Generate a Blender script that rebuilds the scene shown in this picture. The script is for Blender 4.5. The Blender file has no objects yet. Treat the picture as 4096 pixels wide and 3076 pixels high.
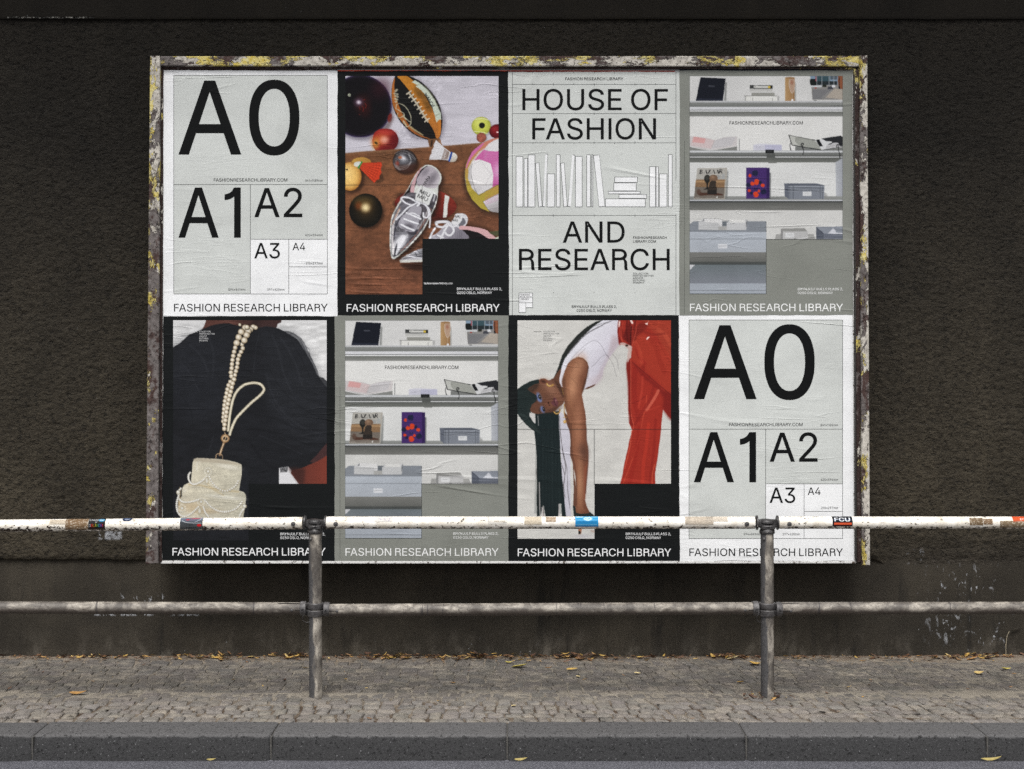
import bpy, math, random
import numpy as np
from mathutils import Vector
from mathutils.geometry import tessellate_polygon

R = math.radians
random.seed(7)
RNG = np.random.default_rng(11)
S = bpy.context.scene
COLL = S.collection

# ------------------------------------------------------------------ camera, sky, sun, exposure
CAM = (0.0, -7.45, 1.62)          # camera position; wall face is y = 0, pavement is z = 0
FPX, CX, HY = 5688.0, 2048.0, 1389.0
cam = bpy.data.cameras.new('camera')
cam.sensor_width = 36.0
cam.lens = 36.0 * FPX / 4096.0
cam.shift_y = -(1538.0 - HY) / 4096.0
cam.clip_start = 0.05
cam.clip_end = 400.0
camo = bpy.data.objects.new('camera', cam)
COLL.objects.link(camo)
camo.location = CAM
camo.rotation_euler = (R(90), 0, 0)
S.camera = camo

SUN_EL, SUN_AZ = 60.0, 186.0       # azimuth from +y clockwise: behind the camera, slightly left
w = bpy.data.worlds.new('World')
S.world = w
w.use_nodes = True
nt = w.node_tree
nt.nodes.clear()
sky = nt.nodes.new('ShaderNodeTexSky')
sky.sky_type = 'NISHITA'
sky.sun_disc = False
sky.sun_elevation = R(SUN_EL)
sky.sun_rotation = R(SUN_AZ)
sky.dust_density = 4.0
sky.air_density = 1.0
hs = nt.nodes.new('ShaderNodeHueSaturation')
hs.inputs['Saturation'].default_value = 0.07
bg = nt.nodes.new('ShaderNodeBackground')
bg.inputs['Strength'].default_value = 0.09
wo = nt.nodes.new('ShaderNodeOutputWorld')
nt.links.new(sky.outputs[0], hs.inputs['Color'])
nt.links.new(hs.outputs[0], bg.inputs[0])
nt.links.new(bg.outputs[0], wo.inputs[0])
sl = bpy.data.lights.new('sun', 'SUN')
sl.energy = 1.3
sl.angle = R(30)
sl.color = (1.0, 0.975, 0.94)
so = bpy.data.objects.new('sun', sl)
COLL.objects.link(so)
so.location = (0, -20, 20)
so.rotation_euler = (R(90 - SUN_EL), 0, R(180 - SUN_AZ))
S.view_settings.view_transform = 'Standard'
S.view_settings.look = 'None'
S.view_settings.gamma = 1.0
S.view_settings.use_curve_mapping = False
S.view_settings.exposure = 1.05
S.cycles.use_denoising = False
S.cycles.max_bounces = 6
S.cycles.diffuse_bounces = 3
S.cycles.sample_clamp_indirect = 4.0

# ------------------------------------------------------------------ helpers
def lin(c):
    c = np.asarray(c, dtype=float) / 255.0
    return np.where(c <= 0.04045, c / 12.92, ((c + 0.055) / 1.055) ** 2.4)

def tag(o, label=None, cat=None, group=None, kind=None):
    if label: o['label'] = label
    if cat: o['category'] = cat
    if group: o['group'] = group
    if kind: o['kind'] = kind
    return o

def empty(name, loc=(0, 0, 0), label=None, cat=None, group=None):
    o = bpy.data.objects.new(name, None)
    o.empty_display_size = 0.1
    COLL.objects.link(o)
    o.location = loc
    return tag(o, label, cat, group)

def link(name, me, mat=None, parent=None, loc=(0, 0, 0)):
    o = bpy.data.objects.new(name, me)
    COLL.objects.link(o)
    if mat is not None and not me.materials: me.materials.append(mat)
    if parent is not None:
        o.parent = parent
        pl = parent.location if parent.parent is None else parent.location + parent.parent.location
        o.location = Vector(loc) - pl
    else:
        o.location = loc
    return o

def mesh_np(name, V, F, cols=None, smooth=False):
    """V (n,3); F list or array of faces; cols (n,3) linear colour per vertex"""
    me = bpy.data.meshes.new(name)
    V = np.asarray(V, dtype=np.float32)
    if isinstance(F, np.ndarray):
        k = F.shape[1]
        me.vertices.add(len(V)); me.vertices.foreach_set('co', V.ravel())
        me.loops.add(F.size); me.loops.foreach_set('vertex_index', F.ravel().astype(np.int32))
        me.polygons.add(len(F))
        me.polygons.foreach_set('loop_start', np.arange(0, F.size, k, dtype=np.int32))
        me.update(calc_edges=True)
    else:
        me.from_pydata([tuple(v) for v in V.tolist()], [], F)
        me.update()
    if cols is not None:
        a = me.color_attributes.new('Col', 'FLOAT_COLOR', 'POINT')
        c4 = np.ones((len(V), 4), dtype=np.float32)
        c4[:, :3] = cols
        a.data.foreach_set('color', c4.ravel())
    if smooth:
        me.polygons.foreach_set('use_smooth', np.ones(len(me.polygons), dtype=bool))
    return me

class MB:
    """collects shapes into one mesh"""
    def __init__(s): s.V = []; s.F = []; s.C = []; s.sm = []
    def add(s, V, F, col=(1, 1, 1), smooth=False):
        n = len(s.V)
        s.V += [tuple(v) for v in V]
        s.F += [tuple(i + n for i in f) for f in F]
        s.C += [tuple(col)] * len(V)
        s.sm += [smooth] * len(F)
    def box(s, x0, x1, y0, y1, z0, z1, b=0.0, col=(1, 1, 1)):
        if b <= 0:
            V = [(x, y, z) for x in (x0, x1) for y in (y0, y1) for z in (z0, z1)]
            F = [(0, 1, 3, 2), (4, 6, 7, 5), (0, 4, 5, 1), (2, 3, 7, 6), (0, 2, 6, 4), (1, 5, 7, 3)]
            s.add(V, F, col); return
        V = []; idx = {}
        for i, (xa, sx) in enumerate(((x0, 1), (x1, -1))):
            for j, (ya, sy) in enumerate(((y0, 1), (y1, -1))):
                for k, (za, sz) in enumerate(((z0, 1), (z1, -1))):
                    idx[i, j, k, 0] = len(V); V.append((xa, ya + sy * b, za + sz * b))
                    idx[i, j, k, 1] = len(V); V.append((xa + sx * b, ya, za + sz * b))
                    idx[i, j, k, 2] = len(V); V.append((xa + sx * b, ya + sy * b, za))
        F = []
        g = lambda i, j, k, a: idx[i, j, k, a]
        for i in (0, 1): F.append((g(i, 0, 0, 0), g(i, 1, 0, 0), g(i, 1, 1, 0), g(i, 0, 1, 0)))
        for j in (0, 1): F.append((g(0, j, 0, 1), g(1, j, 0, 1), g(1, j, 1, 1), g(0, j, 1, 1)))
        for k in (0, 1): F.append((g(0, 0, k, 2), g(1, 0, k, 2), g(1, 1, k, 2), g(0, 1, k, 2)))
        for j in (0, 1):
            for k in (0, 1): F.append((g(0, j, k, 1), g(1, j, k, 1), g(1, j, k, 2), g(0, j, k, 2)))
        for i in (0, 1):
            for k in (0, 1): F.append((g(i, 0, k, 0), g(i, 1, k, 0), g(i, 1, k, 2), g(i, 0, k, 2)))
        for i in (0, 1):
            for j in (0, 1): F.append((g(i, j, 0, 0), g(i, j, 1, 0), g(i, j, 1, 1), g(i, j, 0, 1)))
        for i in (0, 1):
            for j in (0, 1):
                for k in (0, 1): F.append((g(i, j, k, 0), g(i, j, k, 1), g(i, j, k, 2)))
        s.add(V, F, col)
    def lathe(s, p0, axis, prof, n=28, col=(1, 1, 1), cap=True, smooth=True):
        """prof: list of (distance along axis, radius)"""
        a = Vector(axis).normalized(); p0 = Vector(p0)
        u = a.orthogonal().normalized(); v = a.cross(u)
        V = []; F = []
        for d, r in prof:
            for i in range(n):
                t = 2 * math.pi * i / n
                V.append(p0 + a * d + (u * math.cos(t) + v * math.sin(t)) * r)
        m = len(prof)
        for j in range(m - 1):
            for i in range(n):
                F.append((j * n + i, j * n + (i + 1) % n, (j + 1) * n + (i + 1) % n, (j + 1) * n + i))
        if cap:
            F.append(tuple(reversed(range(n)))); F.append(tuple(range((m - 1) * n, m * n)))
        s.add(V, F, col, smooth)
    def tube(s, pts, r, n=8, col=(1, 1, 1)):
        pts = [Vector(p) for p in pts]; V = []; F = []
        for i, p in enumerate(pts):
            d = (pts[min(i + 1, len(pts) - 1)] - pts[max(i - 1, 0)]).normalized()
            u = d.cross(Vector((0.13, 0.3, 0.9))).normalized(); v = d.cross(u)
            for k in range(n):
                t = 2 * math.pi * k / n
                V.append(p + (u * math.cos(t) + v * math.sin(t)) * r)
        for j in range(len(pts) - 1):
            for i in range(n):
                F.append((j * n + i, j * n + (i + 1) % n, (j + 1) * n + (i + 1) % n, (j + 1) * n + i))
        F.append(tuple(range(n))); F.append(tuple(range((len(pts) - 1) * n, len(pts) * n)))
        s.add(V, F, col, True)
    def build(s, name, mat, parent=None, org=None):
        V = np.array(s.V, dtype=float)
        if org is None: org = (V.min(0) + V.max(0)) / 2
        org = np.asarray(org, dtype=float)
        me = mesh_np(name, V - org, s.F, np.array(s.C))
        me.polygons.foreach_set('use_smooth', np.array(s.sm, dtype=bool))
        # consistent outward normals
        import bmesh
        bm = bmesh.new(); bm.from_mesh(me)
        bmesh.ops.recalc_face_normals(bm, faces=bm.faces)
        bm.to_mesh(me); bm.free()
        try: me.set_sharp_from_angle(angle=R(38))
        except Exception: pass
        return link(name, me, mat, parent, tuple(org))

# numpy value noise
def vnoise(X, Y, seed=0):
    X = np.asarray(X, dtype=float); Y = np.asarray(Y, dtype=float)
    xi = np.floor(X).astype(np.int64); yi = np.floor(Y).astype(np.int64)
    fx = X - xi; fy = Y - yi
    fx = fx * fx * (3 - 2 * fx); fy = fy * fy * (3 - 2 * fy)
    def h(a, b):
        n = (a * 374761393 + b * 668265263 + seed * 1442695041) & 0x7fffffff
        n = ((n ^ (n >> 13)) * 1274126177) & 0x7fffffff
        n = (n ^ (n >> 16)) & 0xffff
        return n / 65535.0
    return ((h(xi, yi) * (1 - fx) + h(xi + 1, yi) * fx) * (1 - fy)
            + (h(xi, yi + 1) * (1 - fx) + h(xi + 1, yi + 1) * fx) * fy)

def fbm(X, Y, seed=0, o=4):
    t = 0; a = 0.5
    for i in range(o):
        t = t + a * vnoise(X * 2 ** i, Y * 2 ** i, seed + i * 17); a *= 0.5
    return t / (1 - 0.5 ** o)

# ------------------------------------------------------------------ materials
class NM:
    """small wrapper for building node materials"""
    def __init__(s, name):
        s.m = bpy.data.materials.new(name); s.m.use_nodes = True
        s.t = s.m.node_tree; s.t.nodes.clear()
        s.out = s.n('ShaderNodeOutputMaterial')
        s.b = s.n('ShaderNodeBsdfPrincipled')
        s.t.links.new(s.b.outputs[0], s.out.inputs[0])
        s.geo = s.n('ShaderNodeNewGeometry')
        s.pos = s.geo.outputs['Position']
    def n(s, k, **kw):
        x = s.t.nodes.new(k)
        for a, v in kw.items(): setattr(x, a, v)
        return x
    def L(s, a, b): s.t.links.new(a, b)
    def val(s, inp, v):
        if isinstance(v, bpy.types.NodeSocket): s.L(v, inp)
        else:
            if isinstance(v, (tuple, list, np.ndarray)) and len(v) == 3 and inp.type == 'RGBA': v = (*[float(q) for q in v], 1)
            inp.default_value = v
    def noise(s, sc=(1, 1, 1), scale=1.0, det=4, rough=0.55, dist=0.0, off=(0, 0, 0)):
        mp = s.n('ShaderNodeMapping'); s.L(s.pos, mp.inputs[0])
        mp.inputs['Scale'].default_value = sc; mp.inputs['Location'].default_value = off
        t = s.n('ShaderNodeTexNoise'); s.L(mp.outputs[0], t.inputs['Vector'])
        t.inputs['Scale'].default_value = scale; t.inputs['Detail'].default_value = det
        t.inputs['Roughness'].default_value = rough; t.inputs['Distortion'].default_value = dist
        return t.outputs[0]
    def voro(s, sc=(1, 1, 1), scale=1.0, feature='F1', out='Distance', rnd=1.0):
        mp = s.n('ShaderNodeMapping'); s.L(s.pos, mp.inputs[0])
        mp.inputs['Scale'].default_value = sc
        t = s.n('ShaderNodeTexVoronoi', feature=feature); s.L(mp.outputs[0], t.inputs['Vector'])
        t.inputs['Scale'].default_value = scale; t.inputs['Randomness'].default_value = rnd
        return t.outputs[out]
    def ramp(s, x, a, b, lo=0.0, hi=1.0):
        r = s.n('ShaderNodeMapRange'); r.clamp = True
        s.L(x, r.inputs[0])
        for i, v in ((1, a), (2, b), (3, lo), (4, hi)): r.inputs[i].default_value = v
        return r.outputs[0]
    def math(s, op, a, b=0.5, c=None):
        r = s.n('ShaderNodeMath', operation=op)
        s.val(r.inputs[0], a); s.val(r.inputs[1], b)
        if c is not None: s.val(r.inputs[2], c)
        return r.outputs[0]
    def mix(s, f, a, b, blend='MIX'):
        r = s.n('ShaderNodeMix', data_type='RGBA', blend_type=blend)
        s.val(r.inputs[0], f); s.val(r.inputs[6], a); s.val(r.inputs[7], b)
        return r.outputs[2]
    def xyz(s):
        r = s.n('ShaderNodeSeparateXYZ'); s.L(s.pos, r.inputs[0]); return r.outputs
    def attr(s, name='Col'):
        r = s.n('ShaderNodeAttribute', attribute_name=name); return r.outputs['Color']
    def bump(s, h, dist, strength=1.0, prev=None):
        r = s.n('ShaderNodeBump'); s.val(r.inputs['Height'], h)
        r.inputs['Distance'].default_value = dist; r.inputs['Strength'].default_value = strength
        if prev is not None: s.L(prev, r.inputs['Normal'])
        return r.outputs[0]
    def fin(s, col, rough=0.7, nor=None, metal=0.0, spec=0.5):
        s.val(s.b.inputs['Base Color'], col); s.val(s.b.inputs['Roughness'], rough)
        s.val(s.b.inputs['Metallic'], metal); s.b.inputs['Specular IOR Level'].default_value = spec
        if nor is not None: s.L(nor, s.b.inputs['Normal'])
        return s.m

def mask_box(m, x0, x1, z0, z1, soft=0.08):
    X, Y, Z = m.xyz()
    a = m.ramp(X, x0 - soft, x0 + soft); b = m.ramp(X, x1 - soft, x1 + soft, 1, 0)
    c = m.ramp(Z, z0 - soft, z0 + soft); d = m.ramp(Z, z1 - soft, z1 + soft, 1, 0)
    return m.math('MULTIPLY', m.math('MULTIPLY', a, b), m.math('MULTIPLY', c, d))

# pasted poster paper: print colour comes from the vertices, wrinkles and grain from nodes
def mat_print(name='pasted_print', gloss=0.6, amt=1.0):
    m = NM(name)
    ridges = None
    for (sx, sz, sc, wd, th, off, k) in ((0.5, 3.2, 1.0, 0.016, 0.50, 0.0, 1.0), (0.9, 7.0, 1.0, 0.016, 0.52, 5.0, 0.8),
                                         (1.6, 11.0, 1.0, 0.018, 0.55, 9.0, 0.6), (3.0, 26.0, 1.0, 0.05, 0.52, 14.0, 0.25)):
        n = m.noise((sx, 0, sz), sc, 2, 0.5, 0.6, (off, 0, off * 1.7))
        d = m.math('ABSOLUTE', m.math('SUBTRACT', n, 0.5))
        r = m.ramp(d, 0.0, wd, 1, 0)
        mk = m.ramp(m.noise((1.3, 0, 2.2), 1.3, 2, 0.5, 0, (off * 3 + 2, 0, off)), th + 0.03, th + 0.15)
        r = m.math('MULTIPLY', m.math('MULTIPLY', r, mk), k)
        ridges = r if ridges is None else m.math('ADD', ridges, r)
    b1 = m.bump(ridges, 0.0026 * amt)
    wav = m.noise((5, 0, 30), 1.0, 3, 0.6)
    b2 = m.bump(wav, 0.0007 * amt, 1, b1)
    gr = m.noise((1, 1, 1), 420.0, 2, 0.7)
    b3 = m.bump(gr, 0.0004, 1, b2)
    g = m.ramp(gr, 0.3, 0.7, 0.86, 1.10)
    g2 = m.ramp(m.noise((1, 0, 1), 150.0, 3, 0.7, 0, (3, 0, 3)), 0.3, 0.7, 0.93, 1.05)
    g = m.math('MULTIPLY', g, g2)
    col = m.mix(1.0, m.attr(), g, 'MULTIPLY')
    # faint grime
    dirt = m.ramp(m.noise((1, 0, 1.4), 2.6, 5, 0.65, 0.4), 0.42, 0.75, 1.0, 0.84)
    col = m.mix(1.0, col, dirt, 'MULTIPLY')
    col = m.mix(1.0, col, (0.0015, 0.0016, 0.0016), 'ADD')
    return m.fin(col, gloss, b3, 0, 0.06)

def mat_flaked(name, ty, tw, tg=0.5, stretch=(1, 1, 1), wlean=(), ylean=(), rust=(0.030, 0.016, 0.014)):
    """old frame: rust brown steel with grey primer, white and yellow paint flaking off.
    lean entries (axis, a, b, amount) shift the paint cover along an axis, as it has worn on the real edge"""
    m = NM(name)
    n1 = m.noise(stretch, 10.0, 8, 0.66, 0.5)
    n2 = m.noise(stretch, 13.0, 9, 0.72, 0.35, (3, 1, 7))
    n3 = m.noise(stretch, 11.0, 9, 0.70, 0.3, (9, 4, 2))
    fine = m.noise((1, 1, 1), 150.0, 4, 0.75); mid = m.noise((1, 1, 1), 42.0, 6, 0.72, 0.3)
    P3 = m.xyz()
    def lean(v, ls):
        for ax, a, b, k in ls: v = m.math('ADD', v, m.ramp(P3[ax], a, b, 0, k))
        return v
    w_ = lean(n2, wlean); y_ = lean(n3, ylean)
    rustc = m.mix(m.ramp(mid, 0.35, 0.65), rust, (rust[0] * 1.9, rust[1] * 1.9, rust[2] * 1.8))
    rustc = m.mix(m.ramp(fine, 0.58, 0.66, 0, .6), rustc, lin((104, 96, 92)))
    greyc = m.mix(m.ramp(mid, 0.3, 0.65), lin((56, 50, 48)), lin((110, 104, 102)))
    whitec = m.mix(m.ramp(mid, 0.3, 0.6), lin((122, 116, 108)), lin((186, 181, 172)))
    yelc = m.mix(m.ramp(mid, 0.4, 0.65), lin((176, 156, 66)), lin((196, 188, 140)))
    c = m.mix(m.ramp(m.math('ADD', n1, m.math('MULTIPLY', m.math('SUBTRACT', mid, .5), .35)), tg - .02, tg + 0.05), rustc, greyc)
    mw = m.ramp(w_, tw, tw + 0.010)
    edge = m.math('MULTIPLY', m.ramp(w_, tw - 0.018, tw), m.ramp(w_, tw + 0.02, tw))
    c = m.mix(mw, c, whitec)
    my = m.math('MULTIPLY', m.ramp(y_, ty, ty + 0.010), m.ramp(w_, tw - 0.05, tw - 0.04))
    c = m.mix(my, c, yelc)
    c = m.mix(m.math('MULTIPLY', edge, 0.7), c, (0.012, 0.008, 0.007))
    pits = m.ramp(m.noise((1, 1, 1), 60.0, 5, 0.72, 0.4), 0.60, 0.63)
    c = m.mix(m.math('MULTIPLY', pits, 0.85), c, (0.014, 0.010, 0.009))
    h = m.math('ADD', m.math('ADD', mw, my), m.math('MULTIPLY', fine, 0.35))
    h = m.math('SUBTRACT', h, pits)
    return m.fin(c, m.ramp(fine, 0.3, 0.7, 0.6, 0.85), m.bump(h, 0.0022), 0, 0.25)

# ------------------------------------------------------------------ wall
SRC = lambda y_world: FPX / (y_world - CAM[1])          # photo pixels per metre at depth y_world
def wx(px, y=0.0): return (px - CX) / SRC(y)
def wz(py, y=0.0): return CAM[2] - (py - HY) / SRC(y)

def wall_material(kind):
    m = NM('wall_' + kind)
    X, Y, Z = m.xyz()
    if kind == 'render':
        cells = m.noise((1, 1, 1.35), 52.0, 5, 0.66, 0.6)
        big = m.noise((1, 1, 1.2), 14.0, 3, 0.5, 0.3)
        dents = m.ramp(m.voro((55, 55, 75), 1.0), 0.0, 0.5)
        nick = m.ramp(m.noise((36, 36, 66), 1.0, 3, 0.6, 0.5), 0.43, 0.33, 0, 1)
        h = m.math('ADD', m.math('MULTIPLY', cells, 1.0), m.math('MULTIPLY', big, 0.8))
        h = m.math('SUBTRACT', h, m.math('MULTIPLY', nick, 0.9))
        h = m.math('ADD', h, m.math('MULTIPLY', dents, 0.25))
        n1 = m.bump(h, 0.0105)
        n2 = m.bump(m.noise((1, 1, 1), 190.0, 3, 0.7), 0.0022, 1, n1)
        base = m.mix(m.ramp(cells, 0.3, 0.7), lin((43, 38, 30)), lin((62, 56, 45)))
        base = m.mix(m.math('MULTIPLY', nick, 0.45), base, lin((24, 22, 18)))
    else:
        big = m.noise((1, 1, 1), 3.0, 4, 0.6)
        g = m.noise((1, 1, 1), 70.0, 5, 0.7)
        crack = m.ramp(m.noise((1, 1, 0.8), 26.0, 4, 0.6, 0.8), 0.38, 0.30, 0, 1)
        h = m.math('ADD', m.math('MULTIPLY', big, 0.9), m.math('MULTIPLY', g, 0.55))
        h = m.math('SUBTRACT', h, m.math('MULTIPLY', crack, 0.25))
        n1 = m.bump(h, 0.006)
        n2 = m.bump(m.noise((1, 1, 1), 260.0, 3, 0.7), 0.0016, 1, n1)
        base = m.mix(m.ramp(big, 0.3, 0.7), lin((42, 38, 32)), lin((56, 51, 43)))
        base = m.mix(m.math('MULTIPLY', crack, 0.25), base, lin((40, 37, 33)))
        # dark drips
        drip = m.ramp(m.noise((11, 11, 1.1), 1.0, 5, 0.65, 0.5), 0.53, 0.64)
        dm = m.math('MULTIPLY', drip, m.ramp(m.noise((2.2, 1, 2.6), 1.0, 3, 0.6, 0, (3, 0, 1)), 0.42, 0.62))
        base = m.mix(m.math('MULTIPLY', dm, 0.75), base, lin((27, 25, 22)))
        # pale dusty splash line near the ground
        low = m.math('MULTIPLY', m.ramp(Z, 0.16, 0.0), m.ramp(m.noise((9, 9, 5), 1.0, 6, 0.7, 0.3), 0.5, 0.72))
        base = m.mix(m.math('MULTIPLY', low, 0.5), base, lin((112, 106, 97)))
    if kind == 'render':   # the rough coat runs out into the smooth one at the lower right
        k = m.math('MULTIPLY', m.ramp(X, wx(3480), wx(3600)), m.ramp(m.math('ADD', Z, m.math('MULTIPLY', big, .08)), wz(2130) + .04, wz(2260) + .04))
        base = m.mix(k, base, lin((57, 52, 45)))
    # shade painted into the wall colour, deeper towards the top
    top_shade = m.ramp(m.math('ADD', Z, m.math('MULTIPLY', m.noise((1, 1, 1), 1.4, 3, 0.6), 0.7)), 1.25, 3.1, 0.0, 0.88)
    base = m.mix(top_shade, base, lin((22, 19, 15)))
    fine = m.noise((1, 1, 1), 150.0, 4, 0.75)
    # white paint splashes
    sp = m.noise((1, 1, 0.6), 34.0, 5, 0.7, 0.6)
    tot = None
    for (x0, x1, z0, z1, th, sf) in ((2.18, 2.52, 0.30, 0.45, .60, .06), (2.2, 2.36, 0.09, 0.25, .57, .05), (1.9, 2.6, 0.03, 0.30, .655, .08), (2.4, 2.58, 0.05, 0.14, .60, .03), (-2.16, -2.04, 0.617, 0.66, .45, .006),
                             (-2.05, -1.72, 0.292, 0.325, .60, .015), (-2.2, -1.63, 0.214, 0.226, .52, .004), (2.06, 2.18, 0.50, 0.555, .58, .02), (-1.9, 0.4, 0.0, 0.07, .66, .04)):
        k = m.math('MULTIPLY', mask_box(m, x0, x1, z0, z1, sf), 1.0)
        q = m.math('MULTIPLY', k, m.ramp(sp, th, th + 0.03))
        tot = q if tot is None else m.math('MAXIMUM', tot, q)
    speck = m.ramp(m.noise((1, 1, 1), 75.0, 3, 0.7), 0.735, 0.76)
    tot = m.math('MAXIMUM', tot, m.math('MULTIPLY', speck, 0.5))
    base = m.mix(m.math('MULTIPLY', tot, 0.8), base, lin((158, 160, 164)))
    patch = m.ramp(m.noise((1, 1, 0.8), 1.1, 4, 0.6, 0.5, (5, 0, 2)), 0.3, 0.7, 0.62, 1.32)
    streak = m.ramp(m.noise((5, 5, 0.5), 1.0, 4, 0.6, 0.3, (2, 0, 2)), 0.35, 0.65, 0.86, 1.08)
    base = m.mix(1.0, m.mix(1.0, base, patch, 'MULTIPLY'), streak, 'MULTIPLY')
    base = m.mix(1.0, base, m.ramp(fine, 0.3, 0.7, 0.75, 1.25), 'MULTIPLY')
    return m.fin(base, 0.85, n2, 0, 0.25)

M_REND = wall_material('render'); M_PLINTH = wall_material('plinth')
WALL = empty('wall', (0, 0.2, 0), 'dark brown rendered wall behind the billboard, rough above and smooth near the pavement', 'wall')

def relief_sheet(name, x0, x1, z0, z1, dx, dz, yf, mat, bot=None):
    nx = int((x1 - x0) / dx) + 1; nz = int((z1 - z0) / dz) + 1
    X, Z = np.meshgrid(np.linspace(x0, x1, nx), np.linspace(z0, z1, nz))
    if bot is not None:
        zb = bot(X[0]); Z = zb[None, :] + (z1 - zb)[None, :] * np.linspace(0, 1, nz)[:, None]
    Y = yf(X, Z)
    V = np.stack([X, Y, Z], -1).reshape(-1, 3)
    I = np.arange(nx * nz).reshape(nz, nx)
    F = np.stack([I[:-1, :-1], I[:-1, 1:], I[1:, 1:], I[1:, :-1]], -1).reshape(-1, 4)
    if bot is not None:   # returned lower lip
        n = len(V); L = V[I[0]].copy(); L[:, 1] = 0.004; L[:, 2] += 0.004 * vnoise(L[:, 0] * 60, 0 * L[:, 0], 5)
        V = np.concatenate([V, L]); J = np.arange(nx) + n
        F = np.concatenate([F, np.stack([J[:-1], J[1:], I[0][1:], I[0][:-1]], -1)])
    org = np.array([(x0 + x1) / 2, 0, z0])
    return link(name, mesh_np(name, V - org, F, None, True), mat, WALL, tuple(org))

ZB = wz(2237)      # lower edge of the rough coat
def coat_y(X, Z):
    n = fbm(X * 50, Z * 65, 3, 3) - .5
    big = fbm(X * 3.2, Z * 5, 9, 3) - .5
    edge = np.clip((Z - ZB) / 0.02, 0, 1)
    fade = np.clip((X - wx(3480)) / 0.08, 0, 1) * np.clip((ZB + .12 - Z + .05 * (fbm(X * 4, 0 * X, 3, 3) - .5)) / 0.17, 0, 1)
    return .006 * fade - .0025 - (1 - fade) * (0.020 * (0.55 + 0.45 * edge) + n * 0.012 + big * 0.010)
def coat_bottom(x):
    b = ZB + 0.007 * (fbm(x * 22, 0 * x, 4, 4) - .5) + 0.004 * (fbm(x * 3, 0 * x, 8, 2) - .5)
    k = np.clip((x - wx(3500)) / 0.2, 0, 1)
    return b - k * 0.11
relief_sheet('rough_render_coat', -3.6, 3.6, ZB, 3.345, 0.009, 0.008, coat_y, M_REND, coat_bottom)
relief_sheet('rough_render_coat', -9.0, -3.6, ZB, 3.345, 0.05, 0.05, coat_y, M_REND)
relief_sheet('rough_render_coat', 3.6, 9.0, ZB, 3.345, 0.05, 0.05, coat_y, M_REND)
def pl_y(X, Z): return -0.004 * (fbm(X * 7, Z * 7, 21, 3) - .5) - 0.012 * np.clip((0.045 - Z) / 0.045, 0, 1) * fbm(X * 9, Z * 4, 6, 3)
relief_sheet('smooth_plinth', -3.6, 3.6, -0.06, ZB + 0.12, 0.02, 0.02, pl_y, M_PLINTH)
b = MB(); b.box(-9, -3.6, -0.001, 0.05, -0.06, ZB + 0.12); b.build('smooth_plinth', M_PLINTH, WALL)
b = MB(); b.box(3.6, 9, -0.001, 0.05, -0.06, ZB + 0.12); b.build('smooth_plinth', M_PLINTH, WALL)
b = MB(); b.box(-9, 9, 0.052, 0.5, -0.3, 4.6); b.build('wall_core', M_PLINTH, WALL)
# lintel band along the top, its lower arris a little uneven
zl = wz(82)
b = MB(); xs = np.linspace(-3.6, 3.6, 260)
prof = [(0.05, 0.0), (-0.036, 0.0), (-0.045, 0.012), (-0.045, 0.60)]
rows = []
for (yy, dz) in prof:
    rows.append(np.stack([xs, yy + 0 * xs + (0.002 * (fbm(xs * 12, 0 * xs, 31, 3) - .5) if yy < 0 else 0), zl + dz + 0.005 * (fbm(xs * 5, 0 * xs, 33, 4) - .5) * (dz < .1)], 1))
V = np.concatenate(rows); n = len(xs); F = []
for j in range(3): F += [(j * n + i, j * n + i + 1, (j + 1) * n + i + 1, (j + 1) * n + i) for i in range(n - 1)]
b.add(V, F)
b.box(-9, -3.6, -0.045, 0.05, zl, zl + .6); b.box(3.6, 9, -0.045, 0.05, zl, zl + .6)
b.build('lintel_band', M_PLINTH, WALL)
# old white paint caught along the joint under the lintel
m = NM('joint_paint'); f_ = m.noise((30, 30, 60), 1.0, 5, 0.7)
MJ = m.fin(m.mix(m.ramp(f_, 0.5, 0.56), lin((24, 22, 19)), lin((120, 118, 112))), 0.8)
b = MB()
for i in range(42):
    x = wx(40 + i * 8.3 + random.uniform(0, 6)); b.box(x, x + random.uniform(.004, .03), -0.049, -0.0455, zl + 0.004 - random.uniform(0, .004), zl + .008, 0.0008)
b.build('paint_flake', MJ, WALL)['kind'] = 'stuff'
# unseen slab added over the pavement to shade the top of the wall
m = NM('shade_slab_concrete'); nn = m.noise((1, 1, 1), 5.0, 5, 0.6)
MD = m.fin(m.mix(nn, lin((70, 68, 64)), lin((110, 107, 100))), 0.9, m.bump(nn, 0.004))
b = MB(); b.box(-9, 9, -0.95, 0.5, 4.62, 5.2, 0.02)
tag(b.build('shade_slab', MD), 'unseen concrete slab added above the wall to shade its top', 'shade slab')

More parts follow.
